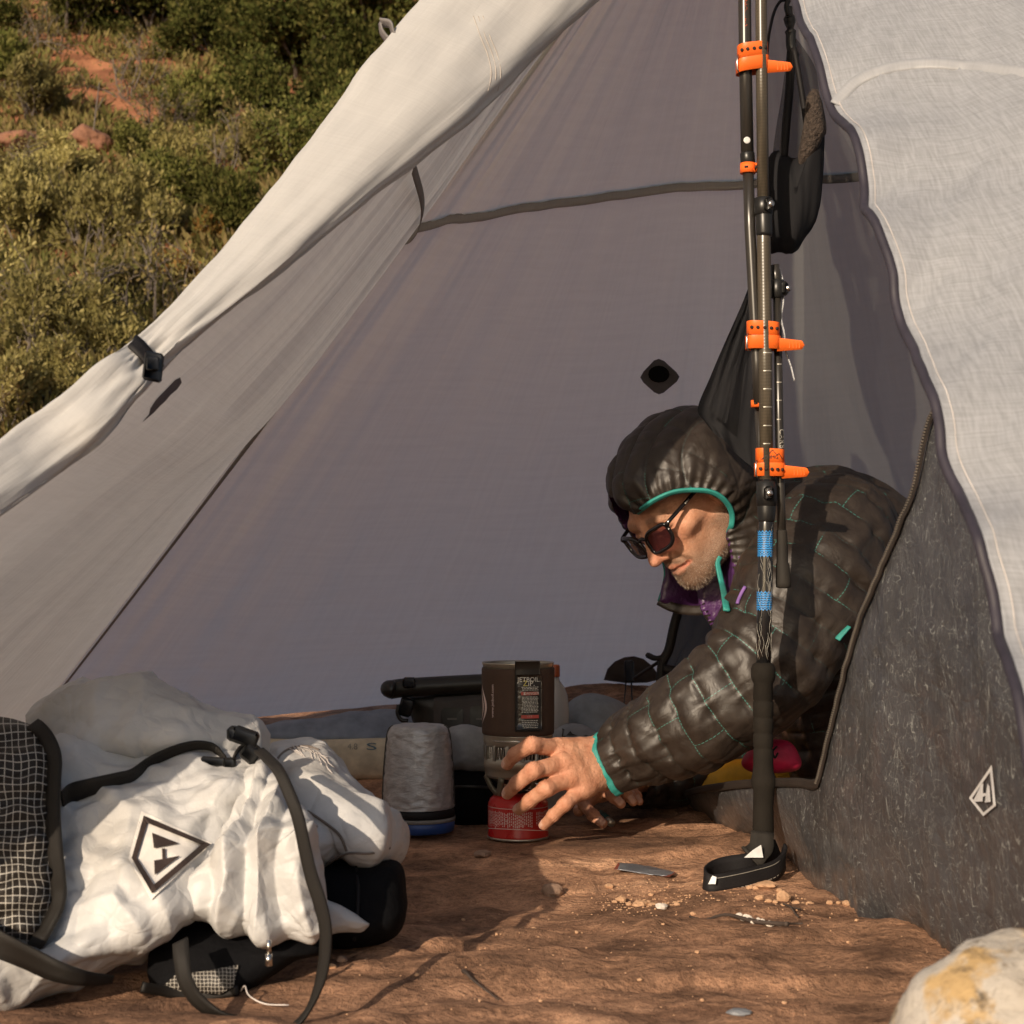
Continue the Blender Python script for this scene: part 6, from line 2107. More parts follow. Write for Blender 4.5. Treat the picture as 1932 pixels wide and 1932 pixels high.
mk('lapel_hem', *ribbon(crom([P(1243, 1133, 2.485), P(1270, 1146, 2.478), P(1310, 1152, 2.48), P(1364, 1147, 2.48)], 24), V3(0, 0.1, 1), 0.015, 0.004)[:2], M_JACK, lp_)
T_J = bvh([slv, [o for o in person.children if o.name.startswith('jacket_body')][0], hood_o])
pl_ = [cast(T_J, x, y, 0.004, P(x, y, 2.25)) for x, y in ((1406, 1107), (1400, 1117), (1394, 1130), (1391, 1139))]
mk('zip_pull', *tube(crom(pl_, 10), 0.0026, 8), simple('purple_cord', (0.20, 0.10, 0.34), 0.6), person)
pk_ = [cast(T_J, x, y, 0.003, P(x, y, 2.3)) for x, y in ((1602, 1182), (1594, 1190), (1586, 1199), (1580, 1207))]
mk('pocket_trim', *ribbon(crom(pk_, 10), V3(0.8, 0, 0.6), 0.008, 0.003)[:2], M_TEAL, person)

# sunglasses
q = NT('dark_lens')
q.set((0.10, 0.035, 0.04), 0.05, spec=0.8)
q.b.inputs['Transmission Weight'].default_value = 0.75
q.b.inputs['IOR'].default_value = 1.15
M_LENS = q.m
M_FRAME = simple('glossy_black_frame', (0.008, 0.007, 0.008), 0.15, var=0.05, spec=0.7)
gl = []
def gpt(s, a, b, off=0.0):
    """point on the front of the glasses: a across from the middle, b up"""
    return hw((s * a, 0.112 - 3.4 * a * a - 0.12 * b + off, b - 0.002 + 0.0))
lens_o = []
frame = []
for s in (-1, 1):
    out = []
    for t in np.linspace(0, 2 * np.pi, 40, endpoint=False):
        ca, sa = math.cos(t), math.sin(t)
        a = 0.0355 + 0.0262 * math.copysign(abs(ca) ** 0.55, ca) + 0.0025 * sa
        b = -0.002 + 0.0185 * math.copysign(abs(sa) ** 0.62, sa) + 0.0035 * ca
        out.append((a, b))
    loop = np.array([gpt(s, a, b) for a, b in out])
    frame.append(tube(np.vstack([loop, loop[:2]]), 0.0031, 8))
    cen = gpt(s, 0.0355, -0.002)
    Vl = [cen] + [cen + (p - cen) * 0.5 for p in loop] + [p for p in loop]
    Fl = [(0, 1 + i, 1 + (i + 1) % 40) for i in range(40)] + [(1 + i, 41 + i, 41 + (i + 1) % 40, 1 + (i + 1) % 40) for i in range(40)]
    lens_o.append((Vl, Fl))
    frame.append(tube(crom([gpt(s, 0.0625, 0.012), hw((s * 0.069, 0.092, 0.013)), hw((s * 0.074, 0.06, 0.014)), hw((s * 0.079, 0.01, 0.014)), hw((s * 0.079, -0.03, 0.004))], 24), [0.0042] * 4 + [0.003] * 20, 8))
frame.append(tube(crom([gpt(-1, 0.011, 0.006), gpt(1, 0.0, 0.010), gpt(1, 0.011, 0.006)], 12), 0.0026, 8))
gls = mk('sunglasses', *joinm(frame), M_FRAME, person)
for Vl, Fl in lens_o:
    mk('lens', Vl, Fl, M_LENS, gls)
mk('temple_print', *box(hw((-0.0785, 0.05, 0.0145)), 0.002, 0.010, 0.002, HM[:, 0], HM[:, 1], HM[:, 2]), simple('frame_print', (0.35, 0.35, 0.33), 0.5), gls)
# ------------------------------------------------------------------ backpack lying in front on the left
def packcloth():
    q = NT('white_pack_cloth')
    v = q.coord('Object')
    n = q.noise(v, 14, 5, 0.6)
    g = q.noise(v, 420, 2)
    st = q.noise(v, 5, 3)
    c = q.ramp(n, [(0.3, (0.44, 0.44, 0.44)), (0.6, (0.55, 0.55, 0.55))])
    c = q.mix(0.8, c, q.ramp(st, [(0.36, (0.86, 0.82, 0.76)), (0.55, (1, 1, 1))]), 'MULTIPLY')
    cr1 = q.n('ShaderNodeTexVoronoi', feature='DISTANCE_TO_EDGE')
    cr1.inputs['Scale'].default_value = 26
    dv = q.n('ShaderNodeVectorMath', operation='ADD')
    nz = q.n('ShaderNodeTexNoise')
    nz.inputs['Scale'].default_value = 16
    q.l(v, nz.inputs['Vector'])
    sc_ = q.n('ShaderNodeVectorMath', operation='SCALE')
    sc_.inputs['Scale'].default_value = 0.10
    q.l(nz.outputs['Color'], sc_.inputs[0])
    q.l(v, dv.inputs[0])
    q.l(sc_.outputs[0], dv.inputs[1])
    q.l(dv.outputs[0], cr1.inputs['Vector'])
    h = q.math('ADD', q.math('MULTIPLY', q.math('MINIMUM', cr1.outputs['Distance'], 0.25), 1.3), q.math('MULTIPLY', q.noise(v, 60, 4), 0.5))
    q.set(c, 0.48, 0, q.bump(h, 0.45, 0.006, q.bump(g, 0.12, 0.0006)), 0.4)
    return q.m
M_PACK = packcloth()
def gridcloth():
    q = NT('black_grid_cloth')
    t = q.n('ShaderNodeTexCoord')
    s_ = q.n('ShaderNodeSeparateXYZ')
    q.l(t.outputs['UV'], s_.inputs[0])
    a = q.math('GREATER_THAN', q.math('ABSOLUTE', q.math('SUBTRACT', q.math('FRACT', s_.outputs[0]), 0.5)), 0.44)
    b = q.math('GREATER_THAN', q.math('ABSOLUTE', q.math('SUBTRACT', q.math('FRACT', s_.outputs[1]), 0.5)), 0.44)
    o = q.coord('Object')
    c = q.mix(q.math('MULTIPLY', q.math('MAXIMUM', a, b), 0.85), (0.018, 0.014, 0.011), (0.52, 0.49, 0.44))
    q.set(c, 0.55, 0, q.bump(q.noise(o, 90, 4), 0.5, 0.004), 0.35)
    return q.m
M_GRID = gridcloth()
M_WEB = NT('brown_black_webbing')
_v = M_WEB.coord('UV', (0, 420, 0))
_w = M_WEB.n('ShaderNodeTexWave', wave_type='BANDS', bands_direction='Y')
_w.inputs['Scale'].default_value = 1.0
M_WEB.l(_v, _w.inputs['Vector'])
M_WEB.set(M_WEB.mix(_w.outputs['Fac'], (0.006, 0.0045, 0.0035), (0.015, 0.012, 0.009)), 0.6, 0, M_WEB.bump(_w.outputs['Fac'], 0.5, 0.0008), 0.4)
M_WEB = M_WEB.m
pack = empty('backpack', (*P(200, 1800, 1.5)[:2], 0.0), 'white crumpled backpack with black grid pocket and triangular badge lying at front left', 'backpack')
fY = lambda x, y: 1.40 + (1890 - y) * 0.00044
def cd_(s1, a1, s2, a2, seed):
    return lambda G: a1 * crumple(G * s1, 3, seed) + a2 * crumple(G * s2, 2, seed + 4)
main_px = [(110, 1407), (200, 1404), (330, 1405), (430, 1412), (505, 1424), (530, 1450), (500, 1500), (470, 1560), (430, 1640), (380, 1716), (330, 1745), (280, 1775), (210, 1815), (120, 1862), (0, 1903), (-120, 1930), (-220, 1800), (-220, 1500), (-100, 1400), (20, 1402)]
V, F = pillow(main_px, fY, 0.085, 240, 60, 3.0, 0.8, center=(200, 1640), disp=lambda G: (0.015 * crumple(G * np.array([6, 6, 8]) + 2, 2, 11) + 0.060 * facet(G * np.array([8, 8, 9]), 1, 15, 0.5) + 0.020 * facet(G * 19, 2, 17, 0.4)) * np.minimum(1, np.abs(np.arange(len(G)) - 59) / 34.0)[:, None] ** 0.5 * (1 - 0.75 * np.exp(-(np.sum((proj(G) - np.array([312, 1606])) ** 2, -1) / 75.0 ** 2) ** 2)))
body = mk('pack_body', V, F, M_PACK, pack)
top_px = [(57, 1372), (60, 1342), (70, 1320), (88, 1301), (120, 1287), (165, 1281), (205, 1285), (255, 1297), (305, 1316), (352, 1340), (400, 1364), (436, 1382), (460, 1408), (400, 1440), (200, 1440), (90, 1430), (58, 1400)]
V, F = pillow(top_px, lambda x, y: 1.66 + (1400 - y) * 0.0004, 0.09, 170, 36, 2.6, 0.8, disp=lambda G: 0.012 * crumple(G * np.array([6, 6, 9]), 2, 23) + 0.045 * facet(G * np.array([8, 8, 11]), 1, 27, 0.5) + 0.012 * facet(G * 20, 2, 29, 0.4))
rolltop = mk('roll_top', V, F, M_PACK, pack)
dr_px = [(432, 1500), (468, 1452), (492, 1440), (520, 1480), (545, 1530), (562, 1590), (592, 1640), (612, 1700), (610, 1762), (590, 1776), (548, 1770), (503, 1784), (470, 1764), (430, 1768), (398, 1744), (356, 1714), (384, 1640), (410, 1570)]
def drd(G):
    p = proj(G)
    rim_ = np.minimum(1, np.abs(np.arange(len(G)) - 55) / 30.0)[:, None] ** 0.7
    rim_ = np.where(np.arange(len(G))[:, None] > 55, 0.0, rim_)
    an = np.arctan2(p[..., 0] - 505, np.maximum(p[..., 1] - 1370, 20))
    rr_ = np.hypot(p[..., 0] - 505, p[..., 1] - 1370) / 380
    w_ = an * 4.3 + 1.5 * fbm(G * 5, 2, 60) + 0.3 * rr_ + 0.35
    tri_ = np.abs(np.mod(w_, 1) - 0.5) * 2
    return rim_ * (0.018 * (tri_ - 0.5) * ss(rr_ / 0.5) + 0.018 * crumple(G * np.array([9, 9, 7]), 2, 66) + 0.060 * facet(G * np.array([11, 11, 9]), 1, 68, 0.5) + 0.018 * facet(G * 22, 2, 69, 0.4))
V, F = pillow(dr_px, lambda x, y: 1.445 + (1780 - y) * 0.00030, 0.042, 240, 56, 4.0, 0.4, center=(490, 1650), disp=drd, smooth_poly=False)
drape = mk('loose_flap', V, F, M_PACK, pack)
V, F = pillow([(606, 1690), (650, 1716), (698, 1744), (684, 1756), (640, 1758), (600, 1768), (590, 1730)], lambda x, y: 1.53, 0.015, 50, 12, 3, 0.5, disp=cd_(20, 0.005, 40, 0.002, 71), smooth_poly=False)
mk('loose_flap', V, F, M_PACK, pack)
# black underside with a hip belt
hip_px = [(338, 1740), (400, 1735), (480, 1745), (560, 1755), (612, 1775), (606, 1798), (560, 1812), (520, 1836), (470, 1866), (420, 1885), (370, 1878), (300, 1872), (280, 1830), (290, 1780)]
V, F = pillow(hip_px, lambda x, y: 1.435 + (1885 - y) * 0.0004, 0.035, 120, 24, 2.6, 0.6, disp=cd_(12, 0.006, 30, 0.002, 81))
hipb = mk('hip_belt', V, F, M_BLACKCLOTH, pack)
T_P = bvh([body, drape, hipb])
def uvpatch(name, poly, mat, parent, cell, tree, off=0.004, Y=1.42, amp=0.10, n=10):
    pts, F = fanpoly(poly, n)
    V = [cast(tree, x, y, off, P(x, y, Y)) for x, y in pts]
    uv = np.array(pts) / cell
    uv = uv + amp * np.stack([np.sin(uv[:, 1] * 1.3 + uv[:, 0]), np.sin(uv[:, 0] * 1.7)], -1)
    return mk(name, V, F, mat, parent, uv=uv)
uvpatch('grid_panel', [(330, 1840), (400, 1830), (450, 1820), (440, 1862), (415, 1876), (360, 1872), (300, 1868)], M_GRID, pack, 7.0, T_P)
mk('belt_edge', *ribbon(crom([cast(T_P, x, y, 0.006, P(x, y, 1.4)) for x, y in ((268, 1862), (320, 1872), (380, 1880), (450, 1868))], 24), V3(0, 0, 1), 0.009, 0.003)[:2], M_WEB, pack)
# gathered pocket of black grid cloth, and its binding
def pocketd(G):
    p = proj(G)
    k = np.minimum(1, np.abs(np.arange(len(G)) - 39) / 30.0)[:, None]
    return k * 0.007 * np.sin(p[..., 1] * 0.115 + 1.4 * np.sin(p[..., 0] * 0.03)) * ss((p[..., 0] + 60) / 100) + k * 0.007 * crumple(G * 15, 2, 91)
pk_px = [(-190, 1350), (-90, 1345), (0, 1352), (40, 1361), (78, 1380), (99, 1432), (99, 1500), (100, 1560), (107, 1640), (108, 1690), (96, 1730), (62, 1790), (20, 1776), (-60, 1800), (-200, 1790), (-210, 1560)]
V, F = pillow(pk_px, lambda x, y: 1.395 + (1790 - y) * 0.00032, 0.055, 160, 40, 3, 0.5, center=(-40, 1570), disp=pocketd)
px_ = proj(V)
uv = px_ / 14.0 + 0.35 * np.stack([vn(np.c_[px_ / 40, 0 * px_[:, :1]], 4) * 2, vn(np.c_[px_ / 34, 0 * px_[:, :1] + 3], 6) * 2], -1)
pocket = mk('mesh_pocket', V, F, M_GRID, pack, uv=uv)
bl = crom([(62, 1366), (76, 1376), (92, 1398), (103, 1432), (101, 1480), (100, 1536), (104, 1600), (110, 1660), (111, 1692), (103, 1722), (82, 1760), (60, 1793)], 60)
T_PK = bvh([pocket])
b3 = []
for x, y in bl:
    q_ = cast(T_PK, x - 9, y, 0.003)
    b3.append([x, y, (q_[1] if q_ is not None else 1.39) - 0.006])
b3 = np.array(b3)
for _ in range(12):
    b3[1:-1, 2] = 0.5 * b3[1:-1, 2] + 0.25 * (b3[2:, 2] + b3[:-2, 2])
b3 = PP(b3)
V, F, uv = ribbon(b3, unit(np.stack([np.ones(60), -0.2 * np.ones(60), 0.2 * np.ones(60)], -1)), 0.0135, 0.003)
mk('pocket_binding', V, F, M_WEB, pocket, uv=uv)
# straps (each one a part)
def strap(pts, wdir, wid, tree=None, off=0.004, n=60, name='strap', mat=None):
    C = []
    for q_ in pts:
        if len(q_) == 3:
            C.append(P(*q_))
        else:
            C.append(cast(tree, q_[0], q_[1], off, P(q_[0], q_[1], 1.45)))
    V, F, uv = ribbon(crom(C, n), wdir, wid, 0.0022)
    return mk(name, V, F, mat or M_WEB, pack, uv=uv)
T_P2 = bvh([body, rolltop, drape])
strap([(118, 1514), (135, 1497), (170, 1485), (222, 1471), (250, 1462), (280, 1440), (320, 1420), (362, 1407), (395, 1408), (412, 1418), (425, 1432)], V3(0, -0.25, 1), np.interp(np.linspace(0, 1, 60), [0, 0.35, 0.75, 1], [0.022, 0.013, 0.009, 0.006]), T_P2, 0.010)
bk_ = cast(T_P2, 414, 1439, 0.012)
mk('buckle', *joinm([box(bk_ + V3(-0.006, 0, 0.0012), 0.024, 0.006, 0.009, (1, 0, -0.06), (0, 1, 0), (0.06, 0, 1), 0.0015), box(bk_ + V3(0.010, -0.001, -0.0015), 0.012, 0.008, 0.013, bev=0.002)]), M_PLAST, pack)
strap([(440, 1430), (452, 1414), (468, 1408), (484, 1414), (494, 1428)], V3(0.2, -0.9, 0.4), 0.011, T_P2, 0.012, 30)
strap([(488, 1415, 1.52), (506, 1432, 1.475), (526, 1455, 1.44), (547, 1500, 1.41), (563, 1545, 1.39), (577, 1610, 1.372), (588, 1655, 1.362), (602, 1698, 1.352), (613, 1745, 1.345), (614, 1790, 1.340), (608, 1835, 1.335), (597, 1872, 1.328), (580, 1908, 1.32), (556, 1936, 1.31), (530, 1958, 1.30)], V3(0.88, -0.32, 0.16), np.interp(np.linspace(0, 1, 90), [0, 0.5, 0.72, 0.85, 1], [0.010, 0.0118, 0.010, 0.005, 0.010]), None, 0, 90)
strap([(-60, 1752, 1.38), (0, 1782, 1.335), (50, 1806, 1.322), (105, 1832, 1.325), (160, 1846, 1.345), (212, 1848, 1.385)], V3(0.1, -0.35, 1), np.interp(np.linspace(0, 1, 50), [0, 0.5, 1], [0.030, 0.021, 0.007]), None, 0, 50)
strap([(340, 1776, 1.39), (343, 1812, 1.365), (350, 1850, 1.35), (370, 1884, 1.345), (400, 1908, 1.345), (430, 1918, 1.35), (466, 1918, 1.365)], V3(0.9, -0.3, 0.25), np.interp(np.linspace(0, 1, 50), [0, 0.6, 1], [0.014, 0.013, 0.007]), None, 0, 50)
# roll-top clip
cb_ = P(462, 1390, 1.55)
mk('clip', *joinm([box(cb_, 0.026, 0.014, 0.016, (1, 0, -0.35), (0, 1, 0), (0.35, 0, 1), 0.003), box(cb_ + V3(-0.012, 0.002, 0.003), 0.010, 0.018, 0.014, bev=0.003), box(cb_ + V3(0.006, -0.004, -0.016), 0.018, 0.012, 0.016, (1, 0, -0.8), (0, 1, 0), (0.8, 0, 1), 0.003)]), M_PLAST, pack)
zc = P(507, 1800, 1.385)
mk('zip_pull', *joinm([tube([zc + V3(0, 0, 0.012), zc], 0.0022, 8), tube([zc, zc - V3(0, 0, 0.010)], 0.0032, 8)]), M_STEEL, hipb)
# badge: bordered patch with the split triangle
T_B = bvh([body])
M_BADGE = simple('pale_badge_cloth', (0.72, 0.69, 0.65), 0.6, bump=0.2, bs=300, var=0.08)
M_BINK = simple('dark_badge_print', (0.035, 0.022, 0.018), 0.6)
def c1(x, y):
    return (x * 0.34984, 1255.8 + y * 0.35)
quad = [c1(762, 783), c1(1143, 958), c1(815, 1262), c1(692, 1040)]
def dense(poly, n=16):
    o = []
    for i in range(len(poly)):
        a, b = np.array(poly[i]), np.array(poly[(i + 1) % len(poly)])
        o += [a + (b - a) * k / n for k in range(n)]
    return o
bd = decal(T_B, *fanpoly(dense(quad), 20), 'badge', M_BADGE, pack, 0.0032)
ring_o = [c1(775, 808), c1(1136, 962), c1(820, 1228), c1(710, 1037)]
ring_i = [c1(795, 848), c1(1085, 965), c1(830, 1180), c1(738, 1035)]
do, di = dense(ring_o), dense(ring_i)
n_ = len(do)
decal(T_B, do + di, [(i, (i + 1) % n_, n_ + (i + 1) % n_, n_ + i) for i in range(n_)], 'badge_border', M_BINK, bd, 0.0058)
for k_, pl_ in enumerate(([c1(820, 900), c1(965, 958), c1(830, 984)], [c1(831, 1050), c1(972, 1024), c1(834, 1128)])):
    decal(T_B, *fanpoly(dense(pl_, 6), 5), 'badge_triangle', M_BINK, bd, 0.0058)
decal(T_B, [c1(873, 985), c1(891, 985), c1(893, 1040), c1(875, 1042)], [(0, 1, 2, 3)], 'badge_bar', M_BINK, bd, 0.0058)
# round-ended white sack behind it, and black pouch
ws_px = [(497, 1440), (510, 1412), (535, 1397), (565, 1393), (600, 1398), (630, 1416), (655, 1445), (682, 1485), (710, 1530), (735, 1568), (741, 1595), (728, 1615), (700, 1622), (650, 1618), (615, 1640), (570, 1660), (530, 1620), (505, 1540)]
wsack = soft('stuff_sack', 'white round ended stuff sack with frayed seam, right of the backpack', 'sack', ws_px, 1.73, 0.11, M_PACK, lambda G: 0.008 * crumple(G * 8, 2, 33) + 0.032 * facet(G * 9, 1, 35, 0.5) + 0.010 * facet(G * 22, 2, 36, 0.4), slope=0.0004, nang=150, nrad=34, group='stuff sacks')
T_WS = bvh([wsack])
for pts_ in (((520, 1460), (522, 1435), (536, 1418), (556, 1410), (580, 1408), (602, 1415)), ((580, 1530), (610, 1550), (640, 1575), (654, 1606)), ((604, 1640), (650, 1612), (700, 1610), (735, 1600))):
    mk('sack_seam', *tube(crom([cast(T_WS, x, y, 0.002, P(x, y, 1.66)) for x, y in pts_], 26), 0.0013, 6), simple('seam_thread', (0.16, 0.13, 0.11), 0.8), wsack)
fr_ = []
for k_ in range(22):
    a = np.array([545 + 3.5 * k_, 1407 + 0.13 * (k_ - 6) ** 2]) + RNG.normal(0, 2, 2)
    b = a + np.array([RNG.uniform(6, 26), RNG.uniform(4, 22)])
    fr_.append(tube([cast(T_WS, *a, 0.003, P(*a, 1.65)), cast(T_WS, *((a + b) / 2 + RNG.normal(0, 2, 2)), 0.005, P(*b, 1.65)), cast(T_WS, *b, 0.003, P(*b, 1.65))], 0.0005, 4))
tag(mk('frayed_threads', *joinm(fr_), M_STITCH, wsack), kind='stuff')
bp_px = [(585, 1640), (630, 1625), (700, 1622), (745, 1622), (762, 1640), (765, 1690), (762, 1740), (745, 1768), (700, 1786), (640, 1790), (590, 1780), (570, 1740), (572, 1680)]
bpo = soft('camera_pouch', 'black padded pouch on the rock below the white stuff sack', 'pouch', bp_px, 1.68, 0.06, M_BLACKCLOTH, cd_(9, 0.006, 30, 0.002, 37), slope=0.0003, nang=110, nrad=24, power=4)
T_BP = bvh([bpo])
mk('pouch_seam', *tube(crom([cast(T_BP, x, y, 0.002, P(x, y, 1.62)) for x, y in ((672, 1636), (676, 1680), (674, 1730), (668, 1775))], 20), 0.0018, 6), M_BLACK, bpo)
# ------------------------------------------------------------------ boulder, stones, twigs
def blob(c, r, seed, m=14, n=20, a=0.25, fr=1.5, flat=0.0):
    """irregular closed stone"""
    th = np.linspace(0, np.pi, m)
    ph = np.linspace(0, 2 * np.pi, n, endpoint=False)
    d = np.stack([np.sin(th)[:, None] * np.cos(ph), np.sin(th)[:, None] * np.sin(ph), np.cos(th)[:, None] + 0 * ph], -1)
    rad = 1 + a * fbm(d * fr + seed * 3.7, 3, seed % 50)
    cut = unit(np.random.default_rng(seed).normal(0, 1, (7, 3)))
    for k in cut:
        e = d @ k
        rad = np.minimum(rad, np.where(e > 0.2, 0.80 / np.maximum(e, 0.2), 9))
    V = np.asarray(c) + d * rad[..., None] * np.asarray(r)
    F = [tuple(f) for f in gridF(m, n, True)]
    return V.reshape(-1, 3), F

def lichen():
    q = NT('pale_boulder_rock')
    v = q.coord('Object')
    a = q.noise(v, 16, 5, 0.6, 0.3)
    b = q.noise(v, 34, 5, 0.7)
    e = q.noise(v, 160, 4, 0.7)
    c = q.ramp(q.noise(v, 6, 4), [(0.35, (0.44, 0.39, 0.33)), (0.65, (0.56, 0.52, 0.46))])
    pos = q.n('ShaderNodeSeparateXYZ')
    q.l(v, pos.inputs[0])
    och = q.math('MULTIPLY', q.ramp(a, [(0.50, (0, 0, 0)), (0.58, (1, 1, 1))]), 0.85)
    c = q.mix(och, c, (0.50, 0.32, 0.12))
    dk = q.math('MULTIPLY', q.ramp(b, [(0.55, (0, 0, 0)), (0.66, (1, 1, 1))]), 0.9)
    c = q.mix(dk, c, (0.09, 0.07, 0.05))
    c = q.mix(0.5, c, q.ramp(e, [(0.35, (0.7, 0.68, 0.65)), (0.55, (1, 1, 1))]), 'MULTIPLY')
    q.set(c, 0.85, 0, q.bump(e, 0.5, 0.002, q.bump(b, 0.4, 0.006)), 0.3)
    return q.m
bc = P(1962, 2065, 1.02)
th = np.linspace(0, np.pi, 60)
ph = np.linspace(0, 2 * np.pi, 90, endpoint=False)
d = np.stack([np.sin(th)[:, None] * np.cos(ph), np.sin(th)[:, None] * np.sin(ph), np.cos(th)[:, None] + 0 * ph], -1)
rad = 1 + 0.12 * fbm(d * 1.6 + 4, 3, 2) + 0.03 * fbm(d * 6, 3, 5) + 0.015 * fbm(d * 18, 3, 8)
V = bc + d * rad[..., None] * V3(0.099, 0.10, 0.098)
tag(mk('boulder', V.reshape(-1, 3), gridF(60, 90, True), lichen()), 'pale rounded boulder with ochre stains at the bottom right corner', 'boulder')

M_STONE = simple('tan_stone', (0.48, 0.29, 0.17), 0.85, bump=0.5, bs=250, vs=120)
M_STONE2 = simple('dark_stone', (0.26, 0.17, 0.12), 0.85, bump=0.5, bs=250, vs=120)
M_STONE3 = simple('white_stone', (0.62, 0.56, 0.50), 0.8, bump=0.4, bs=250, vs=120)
STN = [blob((0, 0, 0), (1, 1, 1), 11 + k, 8, 11, 0.5, 1.4) for k in range(7)]
def stone(x, y, wpx, hpx, seed, mat=None, label=None, group='stones scattered on the rock shelf'):
    g = hit(x, y)
    u_ = g[1] / FPX
    rg_ = np.random.default_rng(seed)
    rz = rg_.uniform(0, 6.28)
    R = np.array([[math.cos(rz), -math.sin(rz), 0], [math.sin(rz), math.cos(rz), 0], [0, 0, 1]])
    V = STN[seed % 7][0] @ R.T * np.array([wpx / 2, wpx / 2 * rg_.uniform(0.6, 0.9), hpx / 2]) * u_
    o = mk('stone', V + g + V3(0, 0, hpx * 0.30 * u_), STN[seed % 7][1], mat or M_STONE, smooth=False)
    return tag(o, label or 'small tan sandstone chip lying loose on the rock shelf', 'stone', group)
for i, (x, y, a, b) in enumerate([(1415, 1687, 14, 9), (1471, 1696, 14, 9), (1433, 1716, 22, 12), (1451, 1722, 15, 8), (1463, 1722, 13, 8), (1501, 1722, 17, 9), (1528, 1724, 16, 7), (1565, 1722, 14, 8), (1582, 1724, 10, 7), (1308, 1726, 13, 9), (1616, 1771, 9, 6), (1425, 1690, 13, 9), (1478, 1726, 12, 6), (1515, 1716, 9, 6),
                                  (1172, 1683, 22, 13), (1186, 1690, 13, 9), (1222, 1684, 14, 8), (1232, 1692, 30, 15), (1256, 1690, 22, 14), (1275, 1688, 18, 10), (1287, 1686, 14, 10), (1228, 1676, 12, 7), (1150, 1664, 20, 10), (1277, 1706, 14, 9), (1160, 1688, 12, 7),
                                  (787, 1858, 10, 7), (937, 1775, 7, 6), (875, 1722, 9, 6), (1251, 1765, 7, 5), (1207, 1863, 12, 6), (1088, 1754, 9, 6), (1316, 1830, 9, 6), (1480, 1890, 12, 7), (1600, 1800, 8, 5), (690, 1830, 8, 6), (905, 1890, 8, 5), (1325, 1903, 10, 6), (1020, 1902, 9, 6)]):
    stone(x, y, a, b, 20 + i, label='small tan stone chip in the scatter below the wrist strap' if i < 14 else 'small tan stone chip in the broken row below the foil sachet' if i < 25 else 'tiny lone pebble on the open rock')
stone(1445, 1689, 42, 14, 1, label='long flat tan stone lying behind the biggest stone, below the wrist strap')
stone(1478, 1714, 34, 24, 4, label='biggest tan stone of the broken row below the wrist strap')
stone(1597, 1720, 18, 11, 6, label='tan stone touching the edge of the dark tent wall')
stone(1207, 1692, 34, 17, 2, label='blocky tan stone at the middle of the row under the sachet')
stone(1006, 1754, 15, 14, 3, label='single reddish cube shaped pebble alone in the middle of the rock')
stone(1249, 1712, 26, 14, 5, M_STONE3, label='white pebble below the broken row of stones')
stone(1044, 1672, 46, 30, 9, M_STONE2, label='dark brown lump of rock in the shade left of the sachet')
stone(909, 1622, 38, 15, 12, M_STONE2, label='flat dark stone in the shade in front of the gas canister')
stone(626, 1844, 20, 11, 14, label='orange brown pebble beside the long backpack strap')
stone(645, 1838, 22, 14, 15, M_STONE2, label='dark pebble next to the orange one by the backpack strap')
stone(1392, 1926, 48, 14, 16, simple('slate_chip', (0.20, 0.21, 0.23), 0.6), label='grey blue flat chip at the bottom edge of the rock')
# crumbs and grit
gr = []
rg = np.random.default_rng(5)
for k in range(700):
    x, y = rg.uniform(640, 1750), rg.uniform(1640, 1925)
    if k > 260:
        x, y = rg.normal(1490, 75), rg.normal(1714, 16)
    if k > 340:
        x, y = rg.normal(1230, 60), rg.normal(1690, 14)
    g = hit(x, y)
    if g[0] > 0.30 and y < 1700 + (x - 1500) * 0.45:
        continue
    s_ = rg.uniform(0.8, 2.4) * g[1] / FPX
    Vb, Fb = STN[k % 7]
    gr.append((Vb * s_ * V3(1, 1, 0.7) + g + V3(0, 0, 0.3 * s_), Fb))
tag(mk('grit', *joinm(gr), M_STONE, smooth=False), 'fine sandstone grit scattered over the rock', 'grit', kind='stuff')
def gp(x, y, up_=0.003):
    g = hit(x, y)
    return g + V3(0, 0, up_)
M_TWIG = simple('dark_twig_bark', (0.05, 0.035, 0.028), 0.8, bump=0.5, bs=300)
V, F = joinm([tube(crom([gp(1301, 1735), gp(1330, 1746), gp(1371, 1758), gp(1421, 1771), (gp(1470, 1783)), gp(1486, 1786)], 24), np.linspace(0.0012, 0.0026, 24), 6),
              tube(crom([gp(1371, 1758), gp(1410, 1762), gp(1450, 1774)], 12), 0.0010, 5), tube(crom([gp(1482, 1785), gp(1502, 1778), gp(1515, 1778)], 8), 0.0011, 5)])
tag(mk('twig', V, F, M_TWIG), 'dark twig lying on the rock below the wrist strap', 'twig')
V, F = joinm([tube(crom([gp(1478, 1730), gp(1492, 1735), gp(1500, 1741), gp(1506, 1748)], 12), 0.0012, 5), tube(crom([gp(1492, 1735), gp(1512, 1738)], 6), 0.0008, 5)])
tag(mk('twig', V, F, M_TWIG), 'short forked twig among the broken stones', 'twig')
V, F = tube(crom([gp(874, 1854), gp(880, 1866), gp(896, 1873), (gp(941, 1882))], 16), np.linspace(0.0022, 0.0006, 16), 6)
tag(mk('twig', V, F, M_TWIG), 'curled black sliver of bark on the open rock at the bottom', 'twig')
sd_ = []
for k in range(34):
    t = rg.uniform(0, 1)
    x, y = 1393 + 90 * t + rg.normal(0, 3), 1752 + 30 * t + rg.normal(0, 4)
    g = gp(x, y, 0.002)
    sd_.append((STN[k % 7][0] * rg.uniform(0.0012, 0.0026) * V3(1.5, 1, 1) + g, STN[k % 7][1]))
tag(mk('seed_husks', *joinm(sd_), M_STONE3, smooth=False), 'pale seed husks strewn along the twig', 'husks', kind='stuff')
